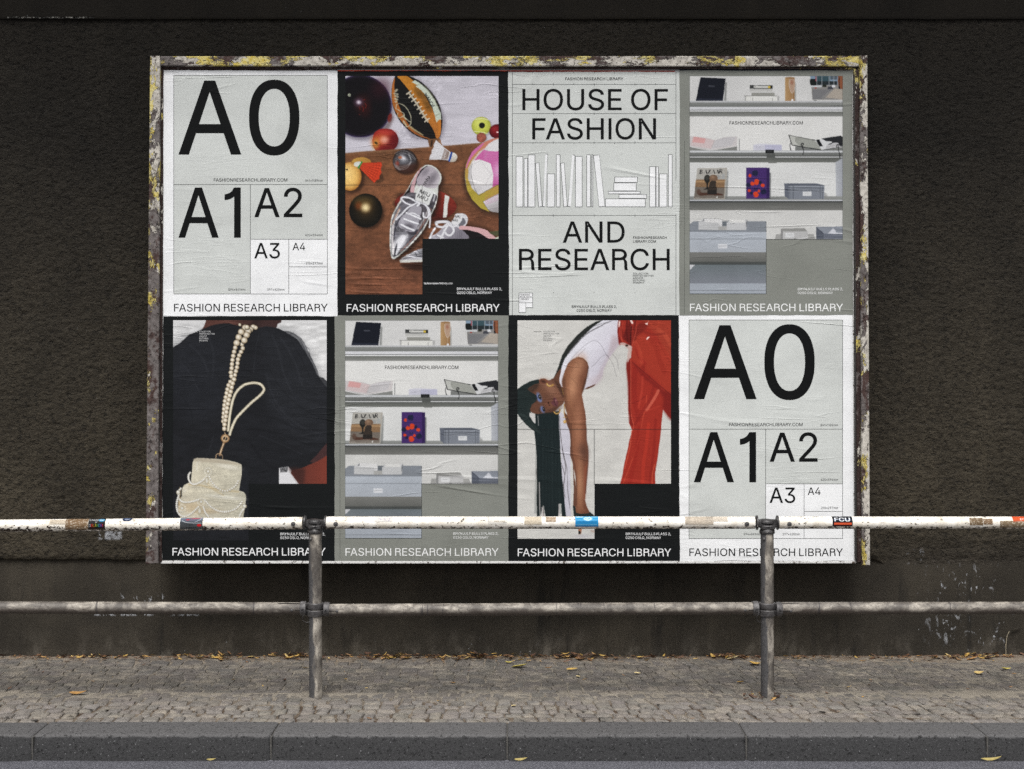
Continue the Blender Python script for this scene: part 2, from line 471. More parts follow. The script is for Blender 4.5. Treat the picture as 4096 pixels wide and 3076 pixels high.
# ------------------------------------------------------------------ lettering outlines (cap height 700)
GLYPH_DATA = r'''A|660|23,0 277,700 380,700 637,0 544,0 471,205 188,205 117,0/216,283 443,283 328,604
B|628|83,0 83,700 332,700 398,694 452,675 494,646 524,608 542,564 548,514 544,474 532,440 490,393 433,367 433,361 467,354 500,338 529,313 554,280 570,238 575,187 569,137 551,92 519,54 474,25 414,6 339,0/171,78 337,78 407,86 454,110 480,145 489,188 485,222 471,253 450,279 420,300 384,313 342,318 171,318/171,393 327,393 397,408 424,425 445,449 458,478 462,512 454,555 430,590 389,614 330,622 171,622
C|702|368,-9 282,2 207,34 144,87 96,159 66,247 55,350 66,453 96,541 144,612 207,665 282,698 368,709 468,694 513,675 553,648 588,615 616,576 637,530 651,479 562,479 536,543 492,589 434,618 368,627 307,619 253,595 207,555 172,501 150,432 142,350 150,267 172,199 207,145 253,105 307,81 368,73 434,82 492,111 536,157 562,221 651,221 638,170 617,125 588,85 554,52 513,26 469,6 420,-5
D|691|301,0 132,0 132,78 296,78 374,87 437,111 487,151 521,205 542,272 549,351 542,430 522,496 487,550 440,589 379,613 304,622 128,622 128,700 310,700 405,690 485,658 549,607 596,538 625,452 635,351 625,250 596,163 548,94 482,42 400,11/171,700 171,0 83,0 83,700
E|576|83,0 83,700 513,700 513,622 171,622 171,393 489,393 489,315 171,315 171,78 516,78 516,0
F|564|83,0 83,700 508,700 508,622 171,622 171,383 476,383 476,304 171,304 171,0
G|716|370,-9 282,2 206,35 143,88 95,159 65,247 55,350 65,453 95,541 142,612 205,665 280,698 365,709 418,705 468,693 514,673 555,646 590,612 618,573 639,529 653,480 561,480 533,541 490,587 434,617 365,627 306,619 252,595 207,555 172,501 150,432 142,350 150,268 172,199 207,145 253,105 308,81 370,73 425,79 474,98 515,128 545,170 564,220 570,274 389,274 389,352 658,352 658,275 648,194 620,125 576,68 518,26 449,-1
H|711|83,0 83,700 171,700 171,397 540,397 540,700 629,700 629,0 540,0 540,319 171,319 171,0
I|254|83,0 83,700 171,700 171,0
J|545|255,-9 171,4 104,45 60,111 46,200 46,238 134,238 134,200 143,143 167,102 206,77 255,69 303,77 341,102 366,143 374,200 374,700 463,700 463,200 448,111 405,45 338,4
K|642|144,200 144,297 191,359 240,417 291,474 500,700 617,700 318,380 313,380/83,0 83,700 171,700 171,460 171,310 171,266 171,0/512,0 258,357 314,426 617,0
L|541|83,0 83,700 171,700 171,78 497,78 497,0
M|864|83,0 83,700 209,700 381,257 395,219 412,169 428,115 443,67 423,67 437,114 454,167 471,218 485,257 655,700 781,700 781,0 694,0 694,400 694,450 695,507 696,568 698,629 706,629 685,563 663,499 643,443 627,400 470,0 394,0 234,400 219,442 199,497 178,561 154,629 163,629 165,572 166,511 167,452 168,400 168,0
N|720|83,0 83,700 187,700 472,251 499,207 533,147 569,76 557,74 551,149 549,216 549,268 549,700 638,700 638,0 532,0 278,399 244,455 204,524 148,622 164,624 168,528 171,451 172,400 172,0
O|734|367,-9 282,2 207,34 144,87 96,159 66,247 55,350 66,453 96,541 144,612 207,665 282,698 367,709 453,698 528,665 591,612 638,541 668,453 678,350 668,247 638,159 591,87 528,34 453,2/367,73 427,81 481,105 527,144 562,198 584,267 592,350 584,433 562,502 527,556 481,595 427,619 367,627 307,619 253,595 208,556 172,501 150,432 142,350 150,267 172,198 208,144 253,105 307,81
P|612|83,0 83,700 324,700 398,693 457,671 504,636 536,591 556,538 562,478 556,419 536,365 504,320 457,285 398,263 324,256 150,256 150,334 320,334 370,338 409,352 438,375 458,404 470,439 474,478 470,518 458,552 438,581 408,603 369,617 319,622 171,622 171,0
R|628|83,0 83,700 325,700 398,693 458,672 504,639 537,596 557,544 563,510 557,460 537,415 504,380 458,352 398,335 325,330 171,330 171,0/171,408 320,408 370,413 409,428 439,450 459,475 471,500 475,515 471,540 459,565 439,588 409,607 370,618 320,622 171,622/430,376 470,370 512,350 545,316 564,268 571,200 574,90 582,34 600,0 504,0 492,30 484,90 482,200 478,270 466,312 440,340 400,356
S|614|308,-12 237,-6 175,13 125,43 88,83 63,132 53,188 144,188 152,151 170,121 196,97 229,81 308,68 353,71 393,83 427,101 453,126 470,157 475,192 471,222 457,246 407,281 337,306 253,329 176,358 119,398 83,449 71,513 79,568 103,616 141,656 189,685 247,703 312,709 378,703 435,685 483,656 519,617 542,572 552,520 464,520 449,567 416,602 368,624 310,631 267,627 230,616 200,599 177,576 163,548 158,517 164,484 180,459 233,424 292,404 364,384 429,363 494,327 543,272 557,235 562,191 554,136 532,87 495,46 445,15 382,-6
T|617|44,622 44,700 574,700 574,622 353,622 353,0 265,0 265,622
U|712|356,-11 279,-3 212,21 157,60 117,110 91,170 83,238 83,700 171,700 171,245 177,198 194,156 221,120 257,93 303,77 356,71 410,77 455,93 491,120 518,156 535,198 540,245 540,700 629,700 629,238 621,170 595,110 555,60 500,21 433,-3
V|660|280,0 23,700 116,700 264,284 296,189 341,42 323,42 367,190 398,284 543,700 637,700 382,0
W|944|213,0 23,700 113,700 225,270 241,200 257,129 271,54 260,54 275,129 291,200 308,270 421,700 522,700 635,270 653,200 669,129 684,54 672,54 686,129 702,200 719,270 830,700 921,700 730,0 627,0 506,444 483,539 462,653 481,653 461,543 437,444 317,0
Y|649|280,0 280,287 23,700 125,700 264,474 306,402 343,317 308,317 346,403 386,474 524,700 626,700 369,287 369,0
Z|603|57,0 57,64 376,530 421,592 469,654 479,625 393,622 307,622 55,622 55,700 546,700 546,635 232,177 184,111 134,46 124,75 209,78 295,78 550,78 550,0
Ä|660|23,0 277,700 380,700 637,0 544,0 471,205 188,205 117,0/216,283 443,283 328,604/429,787 408,791 389,804 377,822 373,843 377,864 389,882 408,894 429,898 450,894 468,882 480,864 484,843 480,822 468,804 450,791/231,787 210,791 192,804 179,822 175,843 179,864 192,882 210,894 231,898 252,894 270,882 283,864 287,843 283,822 270,804 252,791
0|623|558,350 557,299 553,256 546,216 536,179 524,145 510,114 493,86 474,62 452,40 429,23 404,9 377,-1 347,-7 312,-9 277,-7 247,-1 220,9 195,23 172,40 150,62 131,86 114,114 100,145 88,179 78,216 71,256 67,299 66,350 67,401 71,444 78,484 88,521 100,555 114,586 131,614 150,638 172,660 195,677 220,691 247,701 277,707 312,709 347,707 377,701 404,691 429,677 452,660 474,638 493,614 510,586 524,555 536,521 546,484 553,444 557,401/472,350 471,394 467,432 461,467 452,500 442,529 429,555 414,578 397,597 379,611 359,622 337,629 312,631 287,629 265,622 245,611 227,597 210,578 195,555 182,529 172,500 163,467 157,432 153,394 152,350 153,306 157,268 163,233 172,200 182,171 195,145 210,122 227,103 245,89 265,78 287,71 312,69 337,71 359,78 379,89 397,103 414,122 429,145 442,171 452,200 461,233 467,268 471,306
1|420|60,531 60,604 100,612 140,628 172,652 205,700 302,700 302,0 208,0 208,585 170,560 130,543 95,535
2|623|88,0 88,65 322,315 388,389 428,449 441,511 436,546 423,576 403,600 376,618 308,632 270,628 237,616 211,596 191,569 179,536 175,498 90,498 97,557 119,609 152,651 197,683 250,703 310,709 369,703 421,683 464,653 497,613 517,565 524,513 510,437 462,356 367,247 210,83 210,78 536,78 536,0
3|623|300,-9 238,-4 183,13 134,41 97,79 71,126 60,181 150,181 158,148 174,120 198,98 227,82 301,69 378,84 409,102 433,128 448,160 453,199 448,236 435,270 412,299 378,321 333,336 277,341 216,341 216,412 396,617 396,622 96,622 96,700 513,700 513,634 291,383 291,397 363,397 424,380 474,348 510,306 533,256 541,199 533,142 510,91 473,49 425,17 366,-3
4|623|54,145 54,218 340,700 428,700 149,228 149,224 568,224 568,145/388,0 388,167 388,201 388,437 472,437 472,0
5|623|304,-9 245,-3 193,15 148,44 114,83 91,128 82,179 168,179 175,149 190,122 238,83 304,69 344,74 380,89 410,112 432,144 446,181 451,223 446,266 432,304 408,336 378,361 341,376 300,381 230,369 176,338 93,348 132,700 504,700 504,622 207,622 184,415 187,415 244,447 316,459 362,455 404,442 442,421 475,393 501,358 521,318 534,273 538,225 530,161 508,104 472,57 425,21 368,-2
6|623|311,-9 250,-2 196,20 151,56 116,102 95,159 87,223 93,274 110,329 189,468 347,700 443,700 208,359 200,359 227,396 269,422 323,432 383,426 435,405 477,373 509,330 528,277 535,216 528,154 506,100 472,54 427,20 373,-2/311,67 350,72 383,86 411,109 432,140 446,176 451,216 446,258 432,294 411,323 383,346 350,360 311,365 273,360 239,346 211,324 190,294 176,259 172,218 176,176 190,140 211,109 239,86 273,72
7|623|133,0 445,617 445,622 86,622 86,700 537,700 537,617 227,0
8|623|311,-9 245,-3 187,16 138,46 102,85 79,132 71,186 76,229 89,268 111,303 139,332 173,352 210,364 210,367 164,388 128,424 104,470 97,523 104,574 124,619 157,657 201,685 253,703 311,709 370,703 421,685 464,657 497,619 518,574 525,523 518,471 494,424 459,388 413,367 413,364 450,352 483,332 511,303 533,268 547,229 552,186 544,132 521,85 484,46 436,16 378,-3/311,68 355,71 392,83 422,101 444,126 459,156 463,191 458,227 443,260 420,286 389,307 353,319 311,324 270,319 233,307 202,286 179,260 164,227 159,191 163,156 177,126 200,101 230,83 268,71/311,398 377,413 403,431 423,455 435,484 439,517 435,550 423,578 404,601 378,618 311,633 244,618 218,601 199,578 187,550 183,517 187,484 199,455 218,431 245,413
9|623|311,709 373,702 427,680 472,644 506,598 528,541 535,477 530,426 513,371 434,232 276,0 179,0 415,341 423,341 396,304 353,278 300,268 240,274 189,295 146,327 114,370 94,423 87,484 95,546 117,600 151,646 196,680 250,702/311,633 273,628 240,614 212,591 190,560 177,524 172,484 177,443 190,407 212,377 240,354 273,340 311,335 350,340 383,354 411,376 433,406 446,442 451,482 446,524 433,560 411,591 384,614 350,628
a|536|220,-12 173,-7 130,7 93,30 66,61 48,101 42,148 46,189 59,222 80,247 107,266 172,290 245,303 322,312 365,323 376,334 379,350 379,353 367,408 330,443 269,455 205,443 162,414 138,377 56,401 78,443 108,476 143,500 183,517 267,529 329,522 393,496 421,473 443,441 458,399 463,346 463,0 381,0 381,71 375,71 347,34 296,1/234,62 278,67 314,81 342,102 362,128 375,158 379,190 379,261 357,250 318,242 276,236 241,231 185,218 142,192 130,171 126,144 140,99 179,72
b|584|316,-11 272,-7 237,5 190,43 163,81 154,81 154,0 72,0 72,700 156,700 156,439 163,439 189,476 236,513 271,525 315,529 377,521 431,496 475,456 509,403 530,337 537,260 530,183 509,116 476,62 431,22 377,-3/303,64 348,71 385,90 414,121 435,160 447,208 451,261 447,313 435,359 414,399 385,428 348,447 303,454 259,448 222,429 193,400 172,362 159,315 155,261 159,206 172,158 193,119 222,89 259,71
c|544|285,-11 219,-3 161,23 113,63 77,117 54,183 47,258 54,334 77,401 113,455 161,495 219,521 285,529 358,519 420,490 468,443 498,381 417,360 400,398 371,428 333,447 285,454 238,447 200,427 170,395 149,355 137,309 132,258 137,208 149,162 170,122 200,91 238,71 285,64 334,71 373,91 401,122 419,161 499,141 470,77 421,29 359,-1
d|584|269,-11 207,-3 153,22 109,62 75,116 54,183 47,260 54,337 75,403 109,456 154,496 208,521 269,529 313,525 348,513 395,476 421,439 428,439 428,700 512,700 512,0 430,0 430,81 422,81 395,43 347,5 313,-7/281,64 325,71 362,89 391,119 412,158 425,206 429,261 425,315 412,362 391,400 362,429 326,448 281,454 236,447 199,428 170,399 149,359 137,313 132,261 137,208 149,160 170,121 200,90 237,71
e|556|292,-11 221,-3 161,23 112,63 77,117 54,182 47,257 54,333 76,399 111,453 158,494 216,520 282,529 366,515 404,496 439,469 469,433 491,388 506,333 511,267 511,233 133,233 137,191 152,146 176,111 208,85 247,69 292,63 349,73 393,100 420,145 502,125 486,87 461,54 428,27 389,6 343,-7/424,304 422,327 410,369 389,405 361,432 326,449 282,454 238,449 201,431 172,405 150,371 136,332 133,304
f|349|314,522 314,450 9,450 9,522/111,0 111,594 116,635 132,669 156,695 186,714 258,729 306,725 334,717 313,645 296,649 268,652 235,647 212,633 199,609 195,576 195,0
h|564|156,312 156,0 72,0 72,700 156,700 156,396 141,396 170,457 209,498 257,521 313,529 363,524 406,507 442,480 469,441 486,392 491,331 491,0 407,0 407,324 399,378 376,419 338,444 289,453 253,449 221,437 194,417 174,389 161,354
i|229|72,0 72,522 156,522 156,0/115,609 93,613 74,626 61,643 57,665 61,686 74,704 93,717 115,721 138,717 157,704 170,686 174,665 170,643 157,626 138,613
l|260|192,-3 139,4 102,28 80,65 72,116 72,700 156,700 156,136 165,86 179,75 201,71 221,72 233,75 249,4 222,-1
m|839|72,0 72,522 154,522 155,406 148,406 162,445 182,476 237,517 302,531 354,523 395,496 425,456 442,405 430,405 443,441 464,472 524,516 601,531 644,526 684,512 718,487 744,452 761,407 766,351 766,0 682,0 682,349 674,398 650,430 616,449 576,455 543,451 515,440 475,399 461,340 461,0 377,0 377,358 370,397 348,428 315,448 274,455 217,440 192,423 173,398 161,366 156,327 156,0
n|564|156,312 156,0 72,0 72,522 154,522 154,396 141,396 170,457 209,498 257,521 313,529 363,524 406,507 442,480 469,441 486,392 491,331 491,0 407,0 407,324 399,378 376,419 338,444 289,453 253,449 221,437 194,417 174,389 161,354
o|571|285,-11 219,-3 161,23 113,63 77,117 54,183 47,258 54,334 77,401 113,455 161,495 219,521 285,529 353,521 411,495 459,455 494,401 517,334 524,258 517,183 494,117 459,63 411,23 353,-3/285,64 333,71 372,91 402,122 423,162 435,208 439,258 435,309 423,355 402,395 372,427 333,447 285,454 238,447 200,427 170,395 149,355 137,309 132,258 137,208 149,162 170,122 200,91 238,71
r|357|72,0 72,522 154,522 154,442 159,442 179,477 210,505 249,523 293,529 315,529 335,528 335,443 316,446 285,448 250,444 219,433 193,415 173,390 161,360 156,326 156,0
s|502|250,-11 199,-7 154,5 116,25 85,52 62,87 49,130 129,147 145,109 171,83 206,68 249,62 298,68 336,86 361,111 369,141 364,166 350,187 325,202 292,213 205,234 143,256 99,286 73,327 64,377 71,419 89,456 119,487 158,510 205,524 257,529 307,525 349,513 384,493 411,467 446,399 369,381 355,409 334,434 302,452 258,458 215,452 180,436 157,412 149,381 155,355 171,335 236,307 316,288 378,266 421,236 447,196 456,147 449,103 430,65 399,33 358,9 307,-6
u|564|251,-7 201,-2 158,15 122,42 95,81 78,130 72,191 72,522 156,522 156,198 164,144 188,103 226,78 275,69 311,73 343,85 369,105 390,133 403,168 407,210 407,522 491,522 491,0 410,0 410,126 423,126 393,64 354,23 306,1
y|536|65,-191 85,-118 98,-120 143,-122 179,-102 207,-49 224,-2 24,522 116,522 227,213 257,119 283,29 253,29 279,120 308,213 420,522 511,522 281,-80 243,-147 192,-187 126,-200 89,-197
.|258|131,-6 107,-2 87,12 73,32 68,56 73,81 87,101 107,115 131,119 155,115 176,101 189,81 194,56 189,32 176,12 155,-2
,|258|52,-164 93,98 188,98 116,-164
×|623|479,53 92,440 146,495 533,107/146,53 92,107 479,495 533,440
"|442|107,437 97,700 187,700 177,437/265,437 255,700 344,700 334,437
!|270|93,221 87,700 182,700 176,221/135,-6 111,-2 90,12 77,32 72,56 77,80 90,101 111,114 135,119 159,114 179,101 193,80 197,56 193,32 179,12 159,-2
v|510|20,520 112,520 265,110 412,520 505,520 310,0 220,0'''
GLYPHS = {}
def _area(p): return sum(p[i][0] * p[(i + 1) % len(p)][1] - p[(i + 1) % len(p)][0] * p[i][1] for i in range(len(p)))
for _l in GLYPH_DATA.split('\n'):
    _c, _a, _r = _l[0], _l[2:].split('|')[0], _l[2:].split('|')[1]
    loops = [[tuple(float(v) for v in t.split(',')) for t in q.split()] for q in _r.split('/')]
    outs = [q for q in loops if _area(q) < 0]; holes = [q for q in loops if _area(q) > 0]
    tris = []; verts = []; lay = []; nrm = []
    for k, q in enumerate(outs):
        x0, x1 = min(p[0] for p in q), max(p[0] for p in q); y0, y1 = min(p[1] for p in q), max(p[1] for p in q)
        hs_ = [h for h in holes if x0 <= h[0][0] <= x1 and y0 <= h[0][1] <= y1] if k == 0 or len(outs) == 1 else []
        rings = [q] + hs_
        for rg in rings:
            m_ = len(rg)
            for i in range(m_):
                a = np.array(rg[i]) - np.array(rg[i - 1]); b_ = np.array(rg[(i + 1) % m_]) - np.array(rg[i])
                a = a / (np.linalg.norm(a) + 1e-9); b_ = b_ / (np.linalg.norm(b_) + 1e-9)
                nn = np.array([-a[1] - b_[1], a[0] + b_[0]]); L_ = np.linalg.norm(nn)
                nrm.append(tuple(nn / L_ * min(1.6, 2 / max(L_, .8))) if L_ > 1e-6 else (0, 0))
        tt = tessellate_polygon([[Vector((p[0], p[1], 0)) for p in rg] for rg in rings])
        n = len(verts)
        for rg in rings: verts += rg
        lay += [k] * sum(len(rg) for rg in rings)
        tris += [tuple(i + n for i in f) for f in tt]
    GLYPHS[_c] = (float(_a), np.array(verts), tris, np.array(lay), np.array(nrm))   # last: outward normals for heavier strokes
KERN = {'FA': -60, 'AR': -8, 'AY': -50, 'RY': -20, 'LA': 0, 'WA': -40, 'AW': -40, 'PL': -5, 'Y.': -80, 'RA': -5, 'A1': 20, 'LY': -60, 'TT': 0}

def glyph_run(s, track=0, bold=5.0):
    x = 0; out = []
    for i, c in enumerate(s):
        if c == ' ': x += 195 + track; continue
        adv, V, T, Lr, N_ = GLYPHS[c]; V = V + N_ * bold
        out.append((x, V, T, Lr)); x += adv + track + KERN.get(s[i:i + 2], 0)
    return out

def text_flat(s, x0, x1, yb, cap, track=0):
    """glyph polygons in photo-scale units: fitted from x0 to x1, baseline yb, y downwards"""
    run = glyph_run(s, track, (5.0 if cap > 40 else 3.5) if cap > 16 else 6.0)
    lo = min((x + V[:, 0].min()) for x, V, T, Lr in run); hi = max((x + V[:, 0].max()) for x, V, T, Lr in run)
    sx = (x1 - x0) / (hi - lo) if x1 is not None else cap / 700.0
    sy = cap / 700.0
    PV = []; PF = []; PL = []; n = 0
    for x, V, T, Lr in run:
        PV.append(np.stack([x0 + (x + V[:, 0] - lo) * sx, yb - V[:, 1] * sy], 1)); PL.append(Lr)
        PF += [tuple(i + n for i in f) for f in T]; n += len(V)
    return np.concatenate(PV), PF, np.concatenate(PL)

# ------------------------------------------------------------------ board plane and flat prints
TILT = 0.027
def P(px, py, off=0.0):
    """point of the (slightly forward leaning) billboard face that a photo position falls on"""
    px = np.asarray(px, dtype=float); py = np.asarray(py, dtype=float)
    dx = (px - CX) / FPX; dz = -(py - HY) / FPX
    A = -0.19 - TILT * 3.1
    t = (A + TILT * CAM[2] - CAM[1]) / (1 - TILT * dz)
    return np.stack([t * dx + 0 * dz, CAM[1] + t - off + 0 * dx, CAM[2] + t * dz + 0 * dx], -1)

PAPER_K = 0.93
def ink(c): return lin(c) * PAPER_K

def pts(s):
    return np.array([[float(v) for v in t.split(',')] for t in s.split()])

def smooth_loop(p, k=5, closed=True):
    n = len(p); out = []
    rng = range(n) if closed else range(n - 1)
    for i in rng:
        g = (lambda j: p[j % n]) if closed else (lambda j: p[min(max(j, 0), n - 1)])
        p0, p1, p2, p3 = g(i - 1), g(i), g(i + 1), g(i + 2)
        for q in range(k):
            t = q / k
            out.append(0.5 * ((2 * p1) + (-p0 + p2) * t + (2 * p0 - 5 * p1 + 4 * p2 - p3) * t * t + (-p0 + 3 * p1 - 3 * p2 + p3) * t ** 3))
    if not closed: out.append(p[-1])
    return np.array(out)

class Pic:
    """a printed photograph, painted into a colour grid (units: photo pixels), later carried by mesh vertices"""
    def __init__(s, x0, y0, x1, y1, bg, ss=1.0):
        s.x0, s.y0, s.x1, s.y1, s.ss = x0, y0, x1, y1, ss
        s.W = int(round((x1 - x0) * ss)); s.H = int(round((y1 - y0) * ss))
        s.A = np.empty((s.H, s.W, 3)); s.A[:] = bg
        s.T = (0, 0, 1.0)
    def frame(s, ox, oy, sc): s.T = (ox, oy, sc)
    def tp(s, p):
        p = np.asarray(p, dtype=float)
        return np.stack([(s.T[0] + p[..., 0] * s.T[2] - s.x0) * s.ss, (s.T[1] + p[..., 1] * s.T[2] - s.y0) * s.ss], -1)
    def k(s): return s.T[2] * s.ss
    def _box(s, q, m):
        a = max(0, int(q[:, 0].min() - m)); b = min(s.W, int(q[:, 0].max() + m) + 2)
        c = max(0, int(q[:, 1].min() - m)); d = min(s.H, int(q[:, 1].max() + m) + 2)
        return a, b, c, d
    def _comp(s, box, M, col):
        a, b, c, d = box
        s.A[c:d, a:b] = s.A[c:d, a:b] * (1 - M[..., None]) + col * M[..., None]
    def _grid(s, box):
        a, b, c, d = box
        return np.meshgrid(np.arange(a, b) + 0.5, np.arange(c, d) + 0.5)
    @staticmethod
    def _blur(M, r):
        r = int(round(r))
        if r < 1: return M
        for ax in (0, 1):
            for _ in range(2):
                k = np.ones(2 * r + 1) / (2 * r + 1)
                pad = [(0, 0), (0, 0)]; pad[ax] = (r, r)
                Q = np.pad(M, pad, mode='edge'); cs = np.cumsum(Q, axis=ax)
                z = np.zeros_like(np.take(cs, [0], axis=ax)); cs = np.concatenate([z, cs], axis=ax)
                n = M.shape[ax]
                M = (np.take(cs, range(2 * r + 1, n + 2 * r + 1), axis=ax) - np.take(cs, range(0, n), axis=ax)) / (2 * r + 1)
        return M
    def poly(s, p, col, sm=False, a=1.0, blur=0, grad=None, col2=None):
        if isinstance(p, str): p = pts(p)
        if sm: p = smooth_loop(p)
        q = s.tp(p); m = blur * s.k() * 2 + 1
        bx = s._box(q, m)
        if bx[1] <= bx[0] or bx[3] <= bx[2]: return
        X, Y = s._grid(bx)
        M = np.zeros(X.shape, dtype=bool); n = len(q)
        for i in range(n):
            x1, y1 = q[i]; x2, y2 = q[(i + 1) % n]
            if y1 == y2: continue
            c = (Y > min(y1, y2)) & (Y <= max(y1, y2))
            M ^= c & (X < (x2 - x1) * (Y - y1) / (y2 - y1) + x1)
        M = M.astype(float)
        if blur: M = s._blur(M, blur * s.k())
        C = np.asarray(col, dtype=float)
        if grad is not None:
            g0, g1 = s.tp(np.array([grad[:2], grad[2:]], dtype=float)); d = g1 - g0
            t = np.clip(((X - g0[0]) * d[0] + (Y - g0[1]) * d[1]) / (d @ d), 0, 1)[..., None]
            C = C * (1 - t) + np.asarray(col2, dtype=float) * t
        s._comp(bx, M * a, C)
    def ell(s, cx, cy, rx, ry, col, rot=0, soft=0.03, a=1.0, hi=None, hc=None, hw=0.5, rim=None, rc=None):
        c = s.tp(np.array([cx, cy], dtype=float)); k = s.k(); r = max(rx, ry) * (1 + soft) * k
        bx = s._box(np.array([c - r, c + r]), 1)
        if bx[1] <= bx[0] or bx[3] <= bx[2]: return
        X, Y = s._grid(bx); t = math.radians(rot)
        u = ((X - c[0]) * math.cos(t) + (Y - c[1]) * math.sin(t)) / (rx * k)
        v = (-(X - c[0]) * math.sin(t) + (Y - c[1]) * math.cos(t)) / (ry * k)
        d = np.sqrt(u * u + v * v)
        M = np.clip((1 + soft - d) / (2 * soft + 1e-6), 0, 1); M = M * M * (3 - 2 * M)
        C = np.ones(X.shape + (3,)) * np.asarray(col, dtype=float)
        if rim is not None:
            e = (np.clip(d, 0, 1) ** rim)[..., None]
            C = C * (1 - e) + np.asarray(rc, dtype=float) * e
        if hi is not None:
            e = np.exp(-((u - hi[0]) ** 2 + (v - hi[1]) ** 2) / hw ** 2)[..., None]
            C = C * (1 - e) + np.asarray(hc, dtype=float) * e
        s._comp(bx, M * a, C)
    def stroke(s, p, wd, col, a=1.0, sm=True, w2=None):
        if isinstance(p, str): p = pts(p)
        if sm and len(p) > 2: p = smooth_loop(p, 5, False)
        q = s.tp(p); k = s.k(); bx = s._box(q, wd * k + 1)
        if bx[1] <= bx[0] or bx[3] <= bx[2]: return
        X, Y = s._grid(bx); D = np.full(X.shape, 1e9); n = len(q)
        for i in range(n - 1):
            a0, b0 = q[i], q[i + 1]; d = b0 - a0; L2 = d @ d
            if L2 < 1e-9: continue
            t = np.clip(((X - a0[0]) * d[0] + (Y - a0[1]) * d[1]) / L2, 0, 1)
            ww = wd if w2 is None else wd + (w2 - wd) * (i + 0.5) / (n - 1)
            D = np.minimum(D, np.hypot(X - a0[0] - t * d[0], Y - a0[1] - t * d[1]) - ww * k / 2)
        s._comp(bx, np.clip(0.5 - D, 0, 1) * a, np.asarray(col, dtype=float))
    def rect(s, x0, y0, x1, y1, col, a=1.0, col2=None):
        s.poly(np.array([(x0, y0), (x1, y0), (x1, y1), (x0, y1)], dtype=float), col, a=a,
               grad=None if col2 is None else (x0, y0, x0, y1), col2=col2)
    def glyphs(s, txt, x, y, cap, col, ang=0, x1=None, track=0, a=1.0, sq=1.0):
        V, F, Lr = text_flat(txt, 0, x1, 0, cap, track)
        c, sn = math.cos(math.radians(ang)), math.sin(math.radians(ang)); V = V * np.array([sq, 1])
        V = np.stack([x + V[:, 0] * c - V[:, 1] * sn, y + V[:, 0] * sn + V[:, 1] * c], 1)
        for f in F: s.poly(V[list(f)], col, a=a)
    def mottle(s, p, amp, sx, sy, seed, sm=False):
        """paint-like tonal variation inside a polygon"""
        if isinstance(p, str): p = pts(p)
        q = s.tp(p); bx = s._box(q, 1)
        X, Y = s._grid(bx); M = np.zeros(X.shape, dtype=bool); n = len(q)
        for i in range(n):
            x1, y1 = q[i]; x2, y2 = q[(i + 1) % n]
            if y1 == y2: continue
            c = (Y > min(y1, y2)) & (Y <= max(y1, y2)); M ^= c & (X < (x2 - x1) * (Y - y1) / (y2 - y1) + x1)
        N = fbm(X / sx, Y / sy, seed, 4) - 0.5
        a_, b_, c_, d_ = bx
        s.A[c_:d_, a_:b_] *= (1 + amp * 2 * N * M)[..., None]
    def to_mesh(s, name, step, mapf, keep=None):
        """mapf(px, py) -> world points; keep(px, py) -> bool per cell"""
        nx = max(2, int(round((s.x1 - s.x0) / step))); ny = max(2, int(round((s.y1 - s.y0) / step)))
        gx = np.linspace(s.x0, s.x1, nx + 1); gy = np.linspace(s.y0, s.y1, ny + 1)
        GX, GY = np.meshgrid(gx, gy)
        r = max(1, int(round(step * s.ss / 2.6)))
        A_ = np.pad(s.A, ((1, 1), (1, 1), (0, 0)), mode='edge')      # 3 x 3 average around each vertex
        k3 = (.22, .56, .22)
        C = sum(A_[i:i + s.H, j:j + s.W] * (k3[i] * k3[j]) for i in range(3) for j in range(3))
        ix = np.clip(((GX - s.x0) * s.ss - 0.5).round().astype(int), 0, s.W - 1)
        iy = np.clip(((GY - s.y0) * s.ss - 0.5).round().astype(int), 0, s.H - 1)
        T_ = np.clip(C[iy, ix], 0, 255) / 255.0
        T_ = T_ * (0.82 + 0.15 * T_)          # photographs print a little denser than the flat inks
        col = ink(T_ * 255.0).reshape(-1, 3)
        V = mapf(GX, GY).reshape(-1, 3)
        I = np.arange((nx + 1) * (ny + 1)).reshape(ny + 1, nx + 1)
        F = np.stack([I[:-1, :-1], I[1:, :-1], I[1:, 1:], I[:-1, 1:]], -1).reshape(-1, 4)
        if keep is not None:
            mx = ((GX[:-1, :-1] + GX[1:, 1:]) / 2).ravel(); my = ((GY[:-1, :-1] + GY[1:, 1:]) / 2).ravel()
            F = F[keep(mx, my)]
        org = V.mean(0)
        return mesh_np(name, V - org, F, col), org

MAT_PRINT = mat_print()
INK_BLACK = (13, 14, 15)
WHITE_INK = (226, 227, 228)

def flat(name, polys, col, off, parent, mat=None):
    """flat printed shapes (lists of photo-unit polygons) as one mesh on the board plane"""
    V = []; F = []; C = []
    for i, p in enumerate(polys):
        c = col[i] if isinstance(col, list) else col
        p = np.asarray(p, dtype=float); n = len(V)
        W = P(p[:, 0], p[:, 1], off)
        V += W.tolist(); C += [ink(c)] * len(p)
        if len(p) <= 4: F.append(tuple(range(n, n + len(p)))[::-1])
        else: F += [tuple(j + n for j in f) for f in tessellate_polygon([[Vector((a, b, 0)) for a, b in p]])]
    V = np.array(V); org = V.mean(0)
    return link(name, mesh_np(name, V - org, F, np.array(C)), mat or MAT_PRINT, parent, tuple(org))

